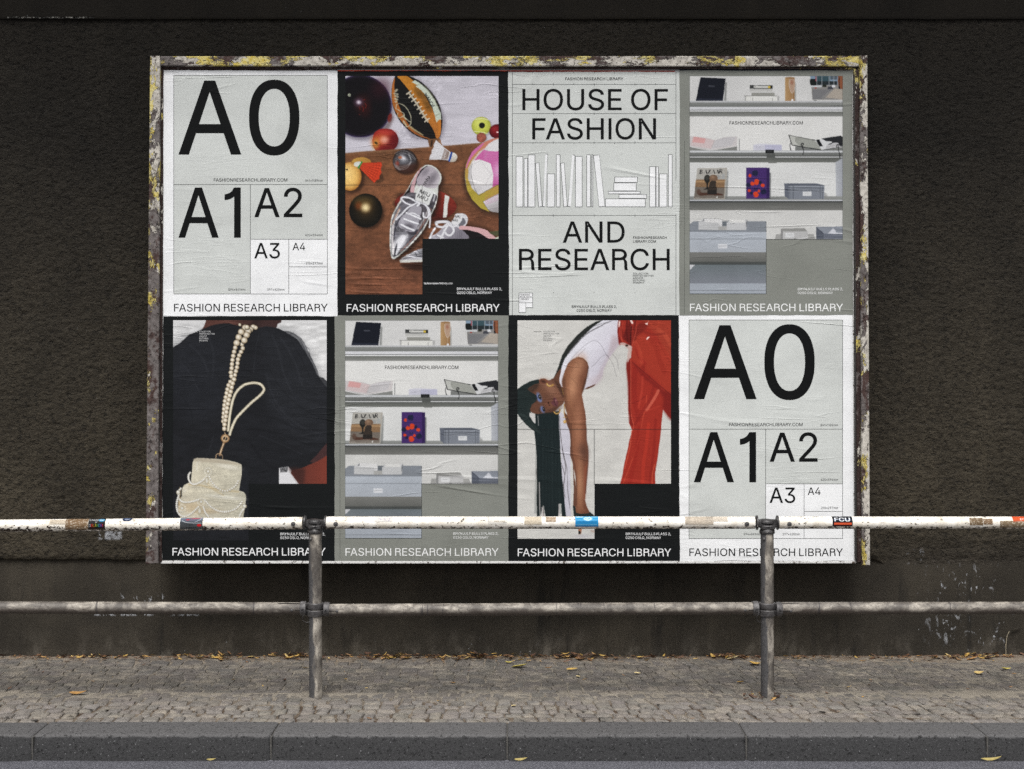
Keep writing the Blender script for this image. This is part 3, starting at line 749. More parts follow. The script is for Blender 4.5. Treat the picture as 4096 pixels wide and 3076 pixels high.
def text(name, items, col, off, parent):
    """items: (string, x0, x1, baseline, cap height) in photo units; every word becomes a part"""
    for it in items:
        q, f, Lr = text_flat(*it[:5], *(it[5:] or ()))
        V = P(q[:, 0], q[:, 1], off + Lr * 0.00004)
        vi = 0; words = []; cur = []
        for ch in it[0]:                      # vertex ranges per word
            if ch == ' ': words.append(cur); cur = []; continue
            n = len(GLYPHS[ch][1]); cur.append((vi, vi + n)); vi += n
        words.append(cur)
        for wd in words:
            lo, hi = wd[0][0], wd[-1][1]
            Vw = V[lo:hi]; org = Vw.mean(0)
            Fw = [tuple(j - lo for j in t) for t in f if lo <= t[0] < hi]
            link(name, mesh_np(name, Vw - org, Fw, np.tile(ink(col), (len(Vw), 1))), MAT_PRINT, parent, tuple(org))

def hline(x0, x1, y, wd=1.7): return [(x0, y - wd / 2), (x1, y - wd / 2), (x1, y + wd / 2), (x0, y + wd / 2)]
def vline(x, y0, y1, wd=1.7): return [(x - wd / 2, y0), (x + wd / 2, y0), (x + wd / 2, y1), (x - wd / 2, y1)]
def rc(x0, y0, x1, y1): return [(x0, y0), (x1, y0), (x1, y1), (x0, y1)]

def paper(x0, y0, x1, y1, col, off, parent, seed, quad=None):
    """poster sheet with slightly ragged torn edges and a real thickness"""
    rnd = random.Random(seed); q = quad or [(x0, y0), (x1, y0), (x1, y1), (x0, y1)]
    loop = []
    for i in range(4):
        a, b = np.array(q[i], float), np.array(q[(i + 1) % 4], float)
        L = np.linalg.norm(b - a); n = int(L / 14); nrm = np.array([b[1] - a[1], a[0] - b[0]]) / L
        wob = 0
        for k in range(n):
            wob = wob * 0.8 + rnd.uniform(-0.8, 0.8)
            loop.append(a + (b - a) * k / n + nrm * (wob if k else 0))
    loop = np.array(loop); n = len(loop)
    Vf = P(loop[:, 0], loop[:, 1], off); Vb = Vf + np.array([0, 0.0012, 0])
    F = [tuple(f) for f in tessellate_polygon([[Vector((a, b, 0)) for a, b in loop]])]
    F += [(i, (i + 1) % n, (i + 1) % n + n, i + n) for i in range(n)]
    V = np.concatenate([Vf, Vb]); org = V.mean(0)
    C = np.concatenate([np.tile(ink(col), (n, 1)), np.tile(ink((205, 203, 198)), (n, 1))])
    return link('paper', mesh_np('paper', V - org, F, C), MAT_PRINT, parent, tuple(org))

def poster(x0, x1, y1, label):
    c = P((x0 + x1) / 2, y1)
    return empty('poster', tuple(c), label, 'poster', 'posters pasted on the billboard')

TITLE = 'FASHION RESEARCH LIBRARY'
ADDR = ('BRYNJULF BULLS PLASS 2,', '0250 OSLO, NORWAY')
LIST = ('COLLECTION', 'PRINTED MATTER', 'ARCHIVE', 'EDITORIAL', 'PRESERVE')

def list_items(x, y, step, cap, k=1.0):
    wd = (1.0, 1.36, 0.67, 0.82, 0.74)
    return [(t, x, x + 45 * wd[i] * k, y + i * step, cap) for i, t in enumerate(LIST)]

# ---- paper size poster (used twice)
def poster_sizes(dx, dy, off, label, seed, quad, dt=0):
    p = poster(655 + dx, 1350 + dx, 1265 + dy, label)
    paper(0, 0, 0, 0, (226, 227, 228), off, p, seed, quad)
    X = lambda v: 600 + v * .36166 + dx; Y1 = lambda v: 200 + v * .36166 + dy; Y2 = lambda v: 700 + v * .36166 + dy
    L, Rr, T, Bm, sp = X(264), X(1962), Y1(282), Y2(1316), X(1111)
    grey = (193, 196, 193)
    yA = Y1(1489)
    flat('size_panel', [rc(L, T, Rr, yA)], grey, off + .0002, p)
    flat('size_panel', [rc(L, yA, sp, Bm)], grey, off + .0002, p)
    flat('size_panel', [rc(sp, yA, Rr, Y2(711))], grey, off + .0002, p)
    flat('ruled_lines', [hline(L, Rr, T), hline(L, Rr, Bm), vline(L, T, Bm), vline(Rr, T, Bm), hline(L, Rr, yA),
                        vline(sp, yA, Bm), hline(sp, Rr, Y2(711)), vline(X(1536), Y2(711), Bm), hline(X(1536), Rr, Y2(1016))],
         (40, 42, 42), off + .0004, p)
    o = off + .0006
    text('size_lettering', [('A0', X(316), X(1653), Y1(1152), 807 * .36166)], INK_BLACK, o, p)
    text('size_lettering', [('A1', X(316), X(1005), Y2(690), 547 * .36166)], INK_BLACK, o, p)
    text('size_lettering', [('A2', X(1154), X(1686), Y2(465), 318 * .36166)], INK_BLACK, o, p)
    text('size_lettering', [('A3', X(1154), X(1438), Y2(921), 168 * .36166)], INK_BLACK, o, p)
    text('size_lettering', [('A4', X(1577), X(1718), Y2(832), 81 * .36166)], INK_BLACK, o, p)
    text('web_address', [('FASHIONRESEARCHLIBRARY.COM', X(706), X(1520), Y1(1456), 36 * .36166)], INK_BLACK, o, p)
    text('measurement_lettering', [('841×1189mm', X(1718), X(1912), Y1(1456), 24 * .36166), ('420×594mm', X(1718), X(1912), Y2(677), 24 * .36166),
         ('210×297mm', X(1726), X(1912), Y2(988), 24 * .36166), ('594×841mm', X(868), X(1055), Y2(1279), 24 * .36166),
         ('297×420mm', X(1299), X(1489), Y2(1279), 24 * .36166)], (50, 52, 52), o, p)
    text('title_lettering', [(TITLE, X(267) + dt, X(1966) + dt, Y2(1509), 84 * .36166)], INK_BLACK, o, p)
    return p

poster_sizes(0, 0, .0024, 'white poster with huge A0 over A1, pasted directly left of the sports ball poster', 1,
             [(655, 281), (1350, 283), (1350, 1265), (654, 1265)])
poster_sizes(2060.5, 978, .0016, 'white poster with huge A0 over A1, pasted below the grey poster of shelves', 2,
             [(2716, 1259), (3409, 1257), (3416, 2243), (2718, 2244)], 0)

# ---- house of fashion poster
def poster_house():
    off = .0022
    p = poster(2033, 2718, 1260, 'pale grey poster reading HOUSE OF FASHION above a line drawing of books')
    paper(0, 0, 0, 0, (193, 196, 193), off, p, 3, [(2033, 288), (2718, 288), (2718.5, 1260.5), (2037, 1260.5)])
    s = .3255
    X = lambda v: 2020 + v * s; Y = lambda v: 260 + v * s; Z = lambda v: 800 + v * s
    ln = (62, 64, 64)
    L = [vline(X(91), Y(88), Z(1413)), vline(X(2100), Y(88), Y(1418)), vline(X(2100), Z(175), Z(1413))]
    for y in (Y(240), Y(598), Y(957), Z(191)): L.append(hline(X(91), X(2100), y))
    tk = [342, 593, 844, 1095, 1346, 1597, 1848]
    for i, t in enumerate(tk):
        L.append(vline(X(t), Y(88), Y(104)))
        L.append(vline(X(t), Y(225), Y(240 if i % 2 == 0 else 256)))
        L.append(vline(X(t), Y(941 if i % 2 else 957), Y(972)))
        if i % 2: L += [vline(X(t), Y(582), Y(614)), vline(X(t), Z(174), Z(208)), vline(X(t), Z(1130), Z(1144))]
    flat('ruled_lines', L, ln, off + .0002, p)
    # books: each drawn as a pale shape with a thin outline, coordinates in crop units
    B = ['133,1123 223,1123 223,1748 133,1748', '232,1147 281,1147 281,1748 232,1748', '281,1102 371,1102 371,1748 281,1748',
         '372,1206 421,1198 460,1741 410,1748', '500,1090 530,1094 488,1746 459,1741', '516,1335 614,1335 614,1748 514,1748',
         '626,1100 680,1100 680,1748 628,1748', '681,1206 729,1198 769,1741 718,1748', '832,1102 862,1106 803,1745 768,1741',
         '863,1121 951,1121 951,1748 861,1748', '1000,1100 1052,1100 1052,1746 1000,1746', '1061,1100 1082,1100 1082,1746 1061,1746',
         '1084,1109 1160,1102 1231,1740 1154,1747', '1344,1374 1630,1374 1630,1447 1344,1447', '1333,1447 1615,1447 1615,1550 1333,1550',
         '1265,1550 1666,1550 1666,1587 1265,1587', '1397,1587 1744,1587 1744,1642 1397,1642', '1231,1642 1727,1642 1727,1746 1231,1746',
         '1772,1247 1853,1247 1853,1748 1772,1748', '1853,1247 1888,1247 1888,1748 1853,1748', '1894,1335 1993,1335 1993,1748 1894,1748',
         '2004,1100 2057,1100 2057,1748 2004,1748']
    for i, b in enumerate(B):
        q = pts(b) * s + np.array([2020, 260]); c = q.mean(0)
        d = q - c; inner = c + d * (1 - 2.2 / np.maximum(np.abs(d), 2.2 * 1.001))
        flat('printed_book', [q, inner], [ln, (223, 224, 225)], off + .0004, p) if False else None
        o1 = off + .0004
        V = P(q[:, 0], q[:, 1], o1); V2 = P(inner[:, 0], inner[:, 1], o1 + .0002)
        VV = np.concatenate([V, V2]); org = VV.mean(0)
        link('printed_book', mesh_np('printed_book', VV - org, [(3, 2, 1, 0), (7, 6, 5, 4)],
             np.concatenate([np.tile(ink((95, 97, 97)), (4, 1)), np.tile(ink((223, 224, 225)), (4, 1))])), MAT_PRINT, p, tuple(org))
    o = off + .0008
    text('small_heading', [(TITLE, X(739), X(1453), Y(188), 35 * s)], INK_BLACK, o, p)
    text('headline_lettering', [('HOUSE OF', X(213), X(2002), Y(554), 256 * s)], INK_BLACK, o, p)
    text('headline_lettering', [('FASHION', X(335), X(1856), Y(913), 256 * s)], INK_BLACK, o, p)
    text('headline_lettering', [('AND', X(710), X(1470), Z(522), 256 * s)], INK_BLACK, o, p)
    text('headline_lettering', [('RESEARCH', X(171), X(2023), Z(860), 258 * s)], INK_BLACK, o, p)
    text('web_address', [('FASHIONRESEARCH', X(1574), X(1986), Z(477), 30 * s), ('LIBRARY.COM', X(1574), X(1854), Z(524), 31 * s)], INK_BLACK, o, p)
    text('list_lettering', list_items(X(1571), Z(914), 28 * s, 20 * s, 1.36), (70, 72, 72), o, p)
    text('address_lettering', [(ADDR[0], X(820), X(1372), Z(1326), 31 * s), (ADDR[1], X(880), X(1312), Z(1373), 31 * s)], INK_BLACK, o, p)
    e = flat('emblem', [rc(X(170), Z(1143), X(340), Z(1263)), rc(X(170), Z(1263), X(256), Z(1383)), rc(X(256), Z(1263), X(340), Z(1322))],
             (222, 223, 224), off + .0003, p)
    flat('emblem_outline', [hline(X(170), X(340), Z(1143)), hline(X(170), X(340), Z(1263)), hline(X(170), X(256), Z(1383)), hline(X(256), X(340), Z(1322)),
         vline(X(170), Z(1143), Z(1383)), vline(X(340), Z(1143), Z(1322)), vline(X(256), Z(1263), Z(1383))], (60, 62, 62), off + .0005, p)
    text('emblem_lettering', [('FASHION', X(180), X(303), Z(1175), 18 * s), ('RESEARCH', X(180), X(330), Z(1201), 18 * s),
         ('LIBRARY', X(180), X(298), Z(1228), 18 * s)], INK_BLACK, o, p)
poster_house()

def border_text(p, off, X0, X1, ybase, cap, col, ax, ax1, ay, s, sp=47):
    text('title_lettering', [(TITLE, X0, X1, ybase, cap)], col, off, p)
    text('address_lettering', [(ADDR[0], ax, ax1, ay, 30 * s), (ADDR[1], ax, ax + (ax1 - ax) * .782, ay + sp * s, 30 * s)], col, off, p)

# ---- sports ball poster: the printed photograph
def pic_balls():
    g = Pic(1382, 304.5, 1994, 1177, (200, 197, 205)); g.frame(1340, 270, .3255)
    g.mottle('0,0 2300,0 2300,1200 0,1200', .05, 60, 14, 3)
    # big bowling ball
    g.ell(330, 510, 392, 385, (120, 116, 126), soft=.1, a=.8)
    g.ell(310, 475, 388, 385, (16, 13, 18), soft=.01, rim=26, rc=(88, 72, 118))
    g.ell(560, 260, 110, 130, (62, 22, 34), rot=45, soft=.9, a=.55); g.ell(340, 450, 80, 100, (80, 26, 24), soft=.9, a=.6)
    g.ell(380, 540, 60, 80, (52, 16, 18), soft=.9, a=.5)
    for q in ('330,470 350,500 345,540', '370,440 385,470 372,500', '300,480 310,520', '340,400 372,395', '300,575 308,582'): g.stroke(q, 7, (135, 38, 28), .8)
    g.ell(293, 428, 52, 48, (92, 72, 92), soft=.8, a=.9); g.ell(293, 428, 24, 22, (215, 205, 215), soft=.8)
    g.ell(178, 340, 19, 19, (190, 195, 175)); [g.stroke(f'{165+i*10},354 {177+i*10},326', 3, (60, 60, 50)) for i in range(3)]
    g.ell(675, 620, 26, 55, (120, 40, 35), rot=10, soft=.3); g.poly('560,770 640,700 700,590 720,640 640,790', (110, 90, 90), True, .5, 12)
    # american football, orange and black
    g.poly('760,108 1100,200 1330,560 1345,760 1300,880 1240,905 1100,890 900,800', (135, 130, 140), True, .8, 22)
    g.poly('745,100 703,215 693,330 710,470 760,600 840,710 950,810 1060,865 1150,890 1240,893 1290,850 1315,740 1318,620 1290,480 1230,360 1140,250 1040,165 920,110 840,96', (24, 23, 24), True)
    g.poly('738,112 705,215 696,330 715,470 770,590 850,700 960,800 1070,858 1190,885 1060,832 940,745 850,610 790,480 745,350 728,230', (176, 108, 48), True, grad=(700, 300, 1150, 880), col2=(150, 92, 52))
    g.poly('765,108 860,104 905,118 1000,200 1100,330 1180,480 1225,600 1270,680 1290,600 1306,690 1300,800 1275,868 1245,868 1210,770 1130,640 1020,440 900,270 810,160', (188, 128, 48), True, grad=(900, 150, 1270, 840), col2=(176, 112, 52))
    g.mottle('800,100 1320,100 1320,900 800,900', .12, 6, 6, 8)
    g.poly('1180,470 1230,600 1290,600 1306,690 1300,800 1275,868 1262,700 1210,590', (190, 122, 52), False)
    for cx, cy, r in ((1080, 350, 70), (1020, 300, 60), (1130, 440, 60), (1150, 500, 50)): g.ell(cx, cy, r, r * .7, (84, 62, 30), rot=55, soft=.8, a=.45)
    band = '940,180 985,155 1065,208 1150,290 1225,400 1275,510 1300,560 1308,640 1280,640 1248,678 1228,600 1200,500 1140,370 1060,280 990,232 1010,215'
    g.poly(band, (196, 204, 190)); g.stroke('985,228 1060,205', 4, (120, 120, 90)); g.stroke('1225,605 1290,565', 4, (120, 120, 90))
    g.glyphs('IOWA', 1225, 468, 46, (25, 28, 28), ang=-122, x1=190)
    g.stroke('1100,225 1160,290 1215,370 1260,470 1280,505', 5, (170, 172, 140), .75)
    for i in range(11):
        t = i / 10; x = 1100 + 180 * t; y = 225 + 285 * t ** 1.05; g.stroke(np.array([(x + 6, y - 10), (x + 12, y + 8), (x - 4, y + 16)], float), 5, (160, 160, 130), .7)
    g.stroke('905,310 960,380 1020,470 1080,570 1140,665', 20, (206, 196, 176)); g.stroke('905,310 960,380 1020,470 1080,570 1140,665', 4, (120, 105, 80), .6)
    for x, y in ((908, 308), (938, 350), (970, 398), (1003, 445), (1036, 497), (1068, 548), (1098, 598), (1130, 648)):
        g.stroke(np.array([(x - 26, y + 20), (x + 28, y - 20)], float), 15, (214, 206, 188)); g.stroke(np.array([(x - 24, y + 29), (x + 30, y - 11)], float), 3, (70, 50, 30), .6)
    # printed emblem on the ball
    g.stroke('755,455 790,445 850,470 900,530 930,600 935,670 915,715 885,730 865,720', 9, (190, 186, 162))
    g.stroke('755,460 750,505 775,520 815,545', 8, (190, 186, 162)); g.stroke('775,560 765,590 785,620 830,600 850,570 815,545', 8, (190, 186, 162))
    g.stroke('830,600 870,625 905,660 930,668', 8, (190, 186, 162)); g.stroke('840,660 850,690 880,715 860,680 840,655', 8, (190, 186, 162)); g.stroke('850,580 855,620 880,640', 10, (190, 186, 162))
    for x, y in ((745, 290), (760, 275), (735, 320), (765, 330), (742, 350), (768, 360), (740, 385), (762, 395), (748, 420)): g.ell(x, y, 16, 13, (188, 182, 160), soft=.3, a=.85)
    g.stroke('930,730 990,775 1080,830', 22, (176, 160, 122), .9, w2=14)
    # apple
    g.ell(640, 930, 165, 115, (120, 114, 124), soft=.25, a=.7)
    g.poly('460,880 490,800 560,757 640,752 700,765 760,820 782,890 765,960 720,1010 640,1035 520,1030 478,985 460,930', (150, 34, 34), True, grad=(480, 800, 770, 990), col2=(92, 22, 28))
    g.ell(560, 880, 95, 70, (205, 110, 60), soft=.9, a=.75, rot=-30); g.ell(500, 935, 42, 66, (200, 150, 70), soft=.8, a=.8); g.ell(630, 800, 90, 30, (190, 70, 60), soft=.9, a=.7)
    g.ell(607, 890, 46, 40, (240, 190, 175), soft=.9, a=.75); g.ell(505, 928, 22, 14, (60, 50, 25), rot=35, soft=.4)
    for i in range(9): g.stroke(np.array([(530, 930), (600 + 22 * i - 40, 800 + 26 * i)], float), 4, (200, 120, 60), .22)
    # tennis ball, wooden disc, red ball
    g.ell(1815, 735, 118, 116, (140, 136, 140), soft=.15, a=.6)
    g.ell(1797, 720, 118, 114, (190, 196, 84), soft=.02, rim=5, rc=(150, 152, 62), hi=(-.2, -.4), hc=(208, 212, 116), hw=.7)
    g.stroke('1722,640 1800,628 1880,645', 9, (222, 224, 184), .9); g.stroke('1710,785 1800,795 1870,812', 9, (222, 224, 184), .9)
    g.ell(1805, 712, 36, 36, (26, 27, 22), soft=.06)
    g.ell(1992, 785, 98, 88, (110, 20, 30), soft=.03, rim=4, rc=(70, 14, 22), hi=(-.3, -.3), hc=(150, 40, 46), hw=.5); g.ell(1996, 795, 12, 10, (255, 230, 230), soft=.5)
    g.ell(1810, 872, 60, 56, (130, 120, 122), soft=.2, a=.6); g.ell(1799, 861, 61, 60, (158, 92, 76), soft=.03, rim=5, rc=(120, 66, 56)); g.mottle('1740,800 1860,800 1860,920 1740,920', .25, 5, 5, 9)
    g.poly('1140,880 1290,870 1320,970 1160,985', (118, 84, 58)); g.poly('1180,895 1210,890 1190,980 1172,980', (60, 44, 34)); g.poly('1262,890 1290,880 1322,965 1300,970', (150, 112, 82))
    # table top
    tb = '100,1056 480,1022 800,1003 1150,978 1700,935 2050,912 2050,2900 100,2900'
    g.poly(tb, (118, 80, 54), grad=(300, 1000, 900, 2700), col2=(120, 78, 58)); g.mottle(tb, .22, 90, 45, 21); g.mottle(tb, .16, 14, 9, 22); g.mottle(tb, .10, 3, 3, 23)
    g.poly('128,1052 480,1020 800,1001 1150,976 1700,933 2010,912 2010,935 1700,955 800,1022 128,1075', (146, 112, 84), a=.5, blur=5)
    # pears
    g.poly('230,1250 350,1210 460,1180 470,1230 330,1320', (66, 42, 28), True, .6, 14)
    g.poly('205,1160 235,1125 300,1107 370,1107 430,1135 447,1170 430,1200 300,1215 215,1190', (196, 156, 78), True, grad=(250, 1110, 430, 1190), col2=(170, 124, 60))
    g.ell(215, 1370, 150, 178, (52, 34, 24), soft=.2, a=.8)
    g.ell(185, 1340, 140, 176, (226, 186, 108), soft=.02, rim=4, rc=(168, 112, 48), hi=(-.35, -.2), hc=(240, 208, 140), hw=.7); g.mottle('128,1160 330,1160 330,1520 128,1520', .10, 5, 5, 31)
    g.ell(148, 1254, 14, 8, (60, 40, 22), rot=-25, soft=.4)
    # red shuttlecock
    g.poly('320,1250 500,1420 600,1380 560,1300', (50, 34, 24), True, .5, 10)
    g.poly('300,1235 335,1172 572,1166 577,1205 562,1250 573,1290 545,1335 548,1372 510,1385 482,1420 460,1400', (198, 66, 38))
    for i in range(15):
        t = i / 14; x1 = 572 - 92 * t; y1 = 1172 + 245 * t; g.stroke(np.array([(318 - 12 * t, 1180 + 55 * t), (x1, y1)], float), 3.4, (236, 104, 62) if i % 2 else (128, 38, 24), .8)
    for r in (.45, .62, .78, .9): g.stroke(np.array([(318 + 254 * r, 1180 - 10 * r), (318 + 235 * r, 1200 + 75 * r), (310 + 170 * r, 1235 + 180 * r)], float), 5, (140, 44, 28), .6)
    g.stroke('328,1165 308,1195 290,1232', 26, (66, 138, 70)); g.poly('235,1180 262,1160 318,1160 280,1218 240,1210', (214, 216, 210), True)
    # petanque ball
    g.ell(880, 1190, 150, 130, (44, 28, 20), soft=.15, a=.8)
    g.ell(858, 1152, 148, 147, (92, 92, 98), soft=.015, rim=3, rc=(44, 34, 32), hi=(-.1, -.3), hc=(226, 226, 232), hw=.30); g.ell(900, 1090, 70, 30, (60, 60, 66), rot=25, soft=.8, a=.8)
    g.poly('735,1215 860,1200 1000,1180 985,1240 930,1290 850,1300 780,1270', (70, 38, 28), True, .75, 14); g.ell(800, 1105, 22, 16, (180, 110, 80), soft=.6); g.ell(765, 1180, 22, 30, (150, 60, 44), soft=.7, a=.8)
    for i in range(4):
        g.stroke(np.array([(715 + i * 6, 1180 + i * 14), (790, 1215 + i * 12), (880, 1200 + i * 14), (935, 1150), (905, 1085 - i * 12)], float), 3.2, (208, 208, 210), .75)
        g.stroke(np.array([(730 + i * 10, 1060 + i * 8), (830, 1020 + i * 14), (930, 1060 + i * 14), (990, 1125 + i * 8)], float), 3.2, (60, 60, 64) if i % 2 else (212, 212, 214), .75)
        g.stroke(np.array([(718 + i * 12, 1130 - i * 10), (735 + i * 10, 1210), (790 + i * 8, 1262)], float), 3, (196, 196, 200), .6)
    # white shuttlecock
    g.poly('1200,1030 1440,1150 1500,1160 1500,1110 1300,1160', (48, 32, 22), True, .5, 12)
    g.poly('1243,893 1285,930 1330,975 1425,1045 1400,1143 1300,1132 1157,1137 1165,1090 1185,1060 1190,1015 1212,985 1215,945', (212, 211, 214))
    for i in range(10):
        t = i / 9; g.stroke(np.array([(1243 - 86 * t, 897 + 236 * t), (1420 - 18 * t, 1050 + 86 * t)], float), 2.6, (150, 148, 150), .7)
    for i in range(1, 9):
        t = i / 9; a0 = np.array([1243 - 86 * t, 897 + 236 * t]); b0 = np.array([1420 - 18 * t, 1050 + 86 * t]); g.stroke(np.array([a0 + (b0 - a0) * .62, a0 + (b0 - a0) * .9]), 8, (94, 62, 44), .85)
    for r in (.25, .4, .55, .74): g.stroke(np.array([(1243 + 180 * r, 897 + 150 * r), (1200 + 205 * r, 1010 + 80 * r), (1157 + 245 * r, 1135 + 3 * r)], float), 4, (226, 226, 228), .9)
    g.poly('1410,1058 1425,1047 1470,1050 1500,1085 1498,1120 1480,1150 1440,1160 1400,1150', (222, 220, 214), True, grad=(1450, 1050, 1450, 1165), col2=(178, 170, 160)); g.stroke('1434,1048 1420,1095 1404,1146', 24, (44, 74, 150))
    # football with pink dots
    g.ell(2035, 1370, 470, 462, (54, 38, 28), soft=.08, a=.7)
    g.ell(2050, 1325, 455, 463, (208, 206, 208), soft=.008, rim=9, rc=(150, 146, 144))
    g.poly('1596,1330 1604,1210 1630,1140 1690,1030 1800,935 1920,880 2020,862 2020,905 1900,950 1780,1050 1690,1160 1640,1260 1632,1360 1680,1480 1760,1565 1830,1535 2020,1420 2020,1545 1880,1615 1820,1650 1860,1720 1900,1775 1790,1730 1690,1630 1625,1510', (172, 156, 66), grad=(1620, 1500, 1900, 950), col2=(196, 130, 110))
    g.poly('1612,1220 1640,1130 1700,1020 1830,925 1800,975 1700,1080 1640,1180 1618,1240', (198, 110, 172), True, .9)
    g.poly('1640,1260 1700,1150 1790,1050 1900,980 2020,940 2020,915 1900,950 1770,1035 1680,1150 1632,1250', (206, 206, 208), a=.7)
    g.poly('1700,1160 1760,1080 1830,1010 1900,1030 2020,1015 2020,1430 1935,1470 1945,1320 1915,1180 1800,1140 1745,1150 1690,1200', (196, 110, 164), grad=(1720, 1050, 2010, 1400), col2=(186, 84, 150))
    for i in range(24):
        for j in range(26):
            x = 1760 + i * 11 + (j % 2) * 5; y = 1020 + j * 17
            if x > 1830 and (x - 1835) * .35 + 1140 > y or x > 1935: g.ell(x, y, 3.2, 3.2, (226, 196, 220), soft=.3, a=.7)
    g.poly('1850,1000 1900,930 2020,880 2020,1015 1930,1030', (214, 212, 214), True); g.ell(2010, 1280, 60, 90, (232, 214, 230), soft=.9, a=.5)
    g.poly('1682,1172 1740,1138 1795,1136 1905,1185 1928,1260 1942,1340 1920,1420 1800,1452 1700,1430 1672,1340', (222, 220, 220), True)
    g.stroke('1690,1180 1675,1260 1690,1400 1760,1565 1850,1520 2010,1440', 4, (60, 60, 60), .8); g.stroke('1820,1650 1900,1610 2012,1555', 4, (50, 50, 50), .8); g.stroke('1820,1650 1850,1700 1890,1750', 4, (50, 50, 50), .8)
    g.poly('1820,1650 1900,1610 2020,1555 2020,1790 1940,1775 1880,1740', (212, 210, 212), grad=(1900, 1620, 1980, 1790), col2=(150, 146, 148))
    for i in range(9):
        for j in range(6): g.ell(1850 + i * 18, 1600 + j * 16 + (i % 2) * 8 - i * 6, 4.5, 4.5, (186, 84, 150), soft=.3, a=.55)
    for q in ('1795,1140 1860,1240 1925,1310', '1925,1310 1880,1380 1850,1440', '1700,1190 1790,1145', '1870,1010 1850,1100 1800,1140', '1935,1300 2010,1285'): g.stroke(q, 3, (160, 150, 158), .8)
    # lower red football
    g.poly('735,1690 745,1630 790,1580 850,1545 1000,1500 1200,1500 1290,1518 1390,1570 1465,1640 1497,1700 1470,1790 1390,1850 1250,1890 1100,1800 800,1740', (40, 26, 20), True, .7, 24)
    g.poly('735,1685 745,1630 790,1580 850,1545 1000,1500 1200,1498 1290,1518 1390,1570 1465,1640 1495,1705 1465,1780 1390,1835 1250,1885 1050,1850 800,1740', (140, 54, 42), True, grad=(1350, 1560, 1300, 1880), col2=(84, 30, 26))
    g.mottle('735,1490 1500,1490 1500,1890 735,1890', .14, 3.5, 3.5, 40)
    g.poly('1352,1562 1406,1590 1385,1690 1382,1800 1372,1838 1325,1848 1335,1740', (210, 212, 208)); g.poly('815,1640 835,1580 862,1545 850,1600', (205, 205, 200))
    # dark bronze sphere
    g.ell(400, 1800, 205, 190, (52, 34, 24), soft=.15, a=.85)
    g.ell(378, 1758, 204, 208, (42, 34, 22), soft=.01, rim=2, rc=(16, 15, 12), hi=(0, -.2), hc=(118, 86, 46), hw=.36); g.ell(340, 1640, 120, 60, (104, 84, 46), soft=.8, a=.6)
    g.ell(290, 1700, 40, 46, (128, 64, 28), soft=.8, a=.7); g.ell(376, 1722, 46, 44, (232, 216, 170), soft=.95)
    # second shoe tip
    g.poly('800,2420 1000,2400 1085,2395 1085,2490 900,2480', (48, 30, 22), True, .85, 16)
    g.poly('795,2372 830,2330 950,2268 1010,2240 1085,2222 1085,2372 950,2368', (150, 150, 156), False, grad=(950, 2260, 960, 2370), col2=(190, 188, 194))
    for q, c in (('820,2345 900,2310 985,2262', (230, 230, 234)), ('840,2352 950,2330 1075,2312', (84, 84, 92)), ('985,2270 1010,2320 1075,2330', (70, 70, 78)), ('880,2308 960,2330 1075,2345', (218, 218, 222)), ('1010,2245 1040,2280 1078,2290', (74, 74, 82))): g.stroke(q, 9, c, .85)
    g.poly('790,2368 1085,2362 1085,2386 900,2398 800,2398', (208, 208, 202))
    # third shoe at the right
    g.poly('1200,1850 1500,1990 1900,2110 2000,2110 1900,1990 1550,1900', (54, 34, 24), True, .7, 20)
    g.poly('1470,1830 1490,1797 1560,1793 1615,1815 1632,1870 1610,1935 1540,1985 1480,2000 1430,1950', (206, 206, 210), True)
    g.poly('1530,1850 1575,1850 1600,1880 1600,1920 1540,1960 1520,1930', (88, 88, 96), True, .8)
    g.poly('1495,1803 1570,1800 1560,1880 1500,1950 1425,1905', (214, 214, 216)); g.glyphs('MIU', 1480, 1847, 28, (24, 24, 26), ang=3, x1=62, sq=1); g.glyphs('MIU', 1448, 1890, 28, (24, 24, 26), ang=3, x1=62)
    g.poly('1500,2015 1560,1980 1720,1990 1900,2110 1500,2110', (28, 24, 26))
    g.poly('1180,2108 1260,2030 1350,1960 1480,1955 1600,2030 1620,2110', (176, 174, 182), True, grad=(1300, 1960, 1500, 2110), col2=(130, 126, 136))
    for i in range(6): g.stroke(np.array([(1440 + i * 22, 2000), (1410 + i * 30, 2108)], float), 4, (88, 86, 94), .7)
    g.poly('1545,1945 1660,1955 1790,1975 1880,2010 1975,2092 1960,2110 1895,2108 1780,2038 1640,1998 1530,1990', (206, 168, 170), True)
    g.poly('1890,2025 1960,2010 2030,2008 2030,2055 1970,2070', (84, 84, 60), True); g.poly('1950,2110 2030,2060 2030,2110', (200, 204, 190))
    for q, wd in (('1250,1930 1245,1905 1330,1895 1400,1905 1440,1950', 34), ('1395,1905 1330,1960 1250,1950', 30), ('1230,1975 1190,2040 1165,2100', 26), ('1420,1930 1460,2000 1420,2060 1370,2050 1340,2000', 30),
                  ('1400,1920 1350,2000 1300,2100', 30), ('1260,2060 1330,2090', 26), ('1380,1910 1440,1960 1500,1940', 24)):
        g.stroke(q, wd, (176, 176, 182)); g.stroke(q, wd * .68, (222, 222, 226))
    # main silver shoe
    so = '1090,1212 1130,1198 1185,1203 1240,1232 1290,1290 1311,1350 1298,1410 1268,1470 1262,1580 1240,1690 1195,1790 1150,1880 1080,2010 980,2130 850,2262 745,2345 712,2352 692,2330 674,2200 676,2010 692,1850 745,1730 815,1610 900,1480 955,1370 1010,1285'
    g.poly(pts(so) + np.array([34, 30]), (40, 26, 20), True, .75, 20)
    g.poly(so, (206, 208, 204), True)
    g.poly('820,1620 905,1490 965,1375 1020,1290 1100,1225 1140,1215 1050,1330 985,1460 930,1620 880,1700', (26, 24, 28), True)
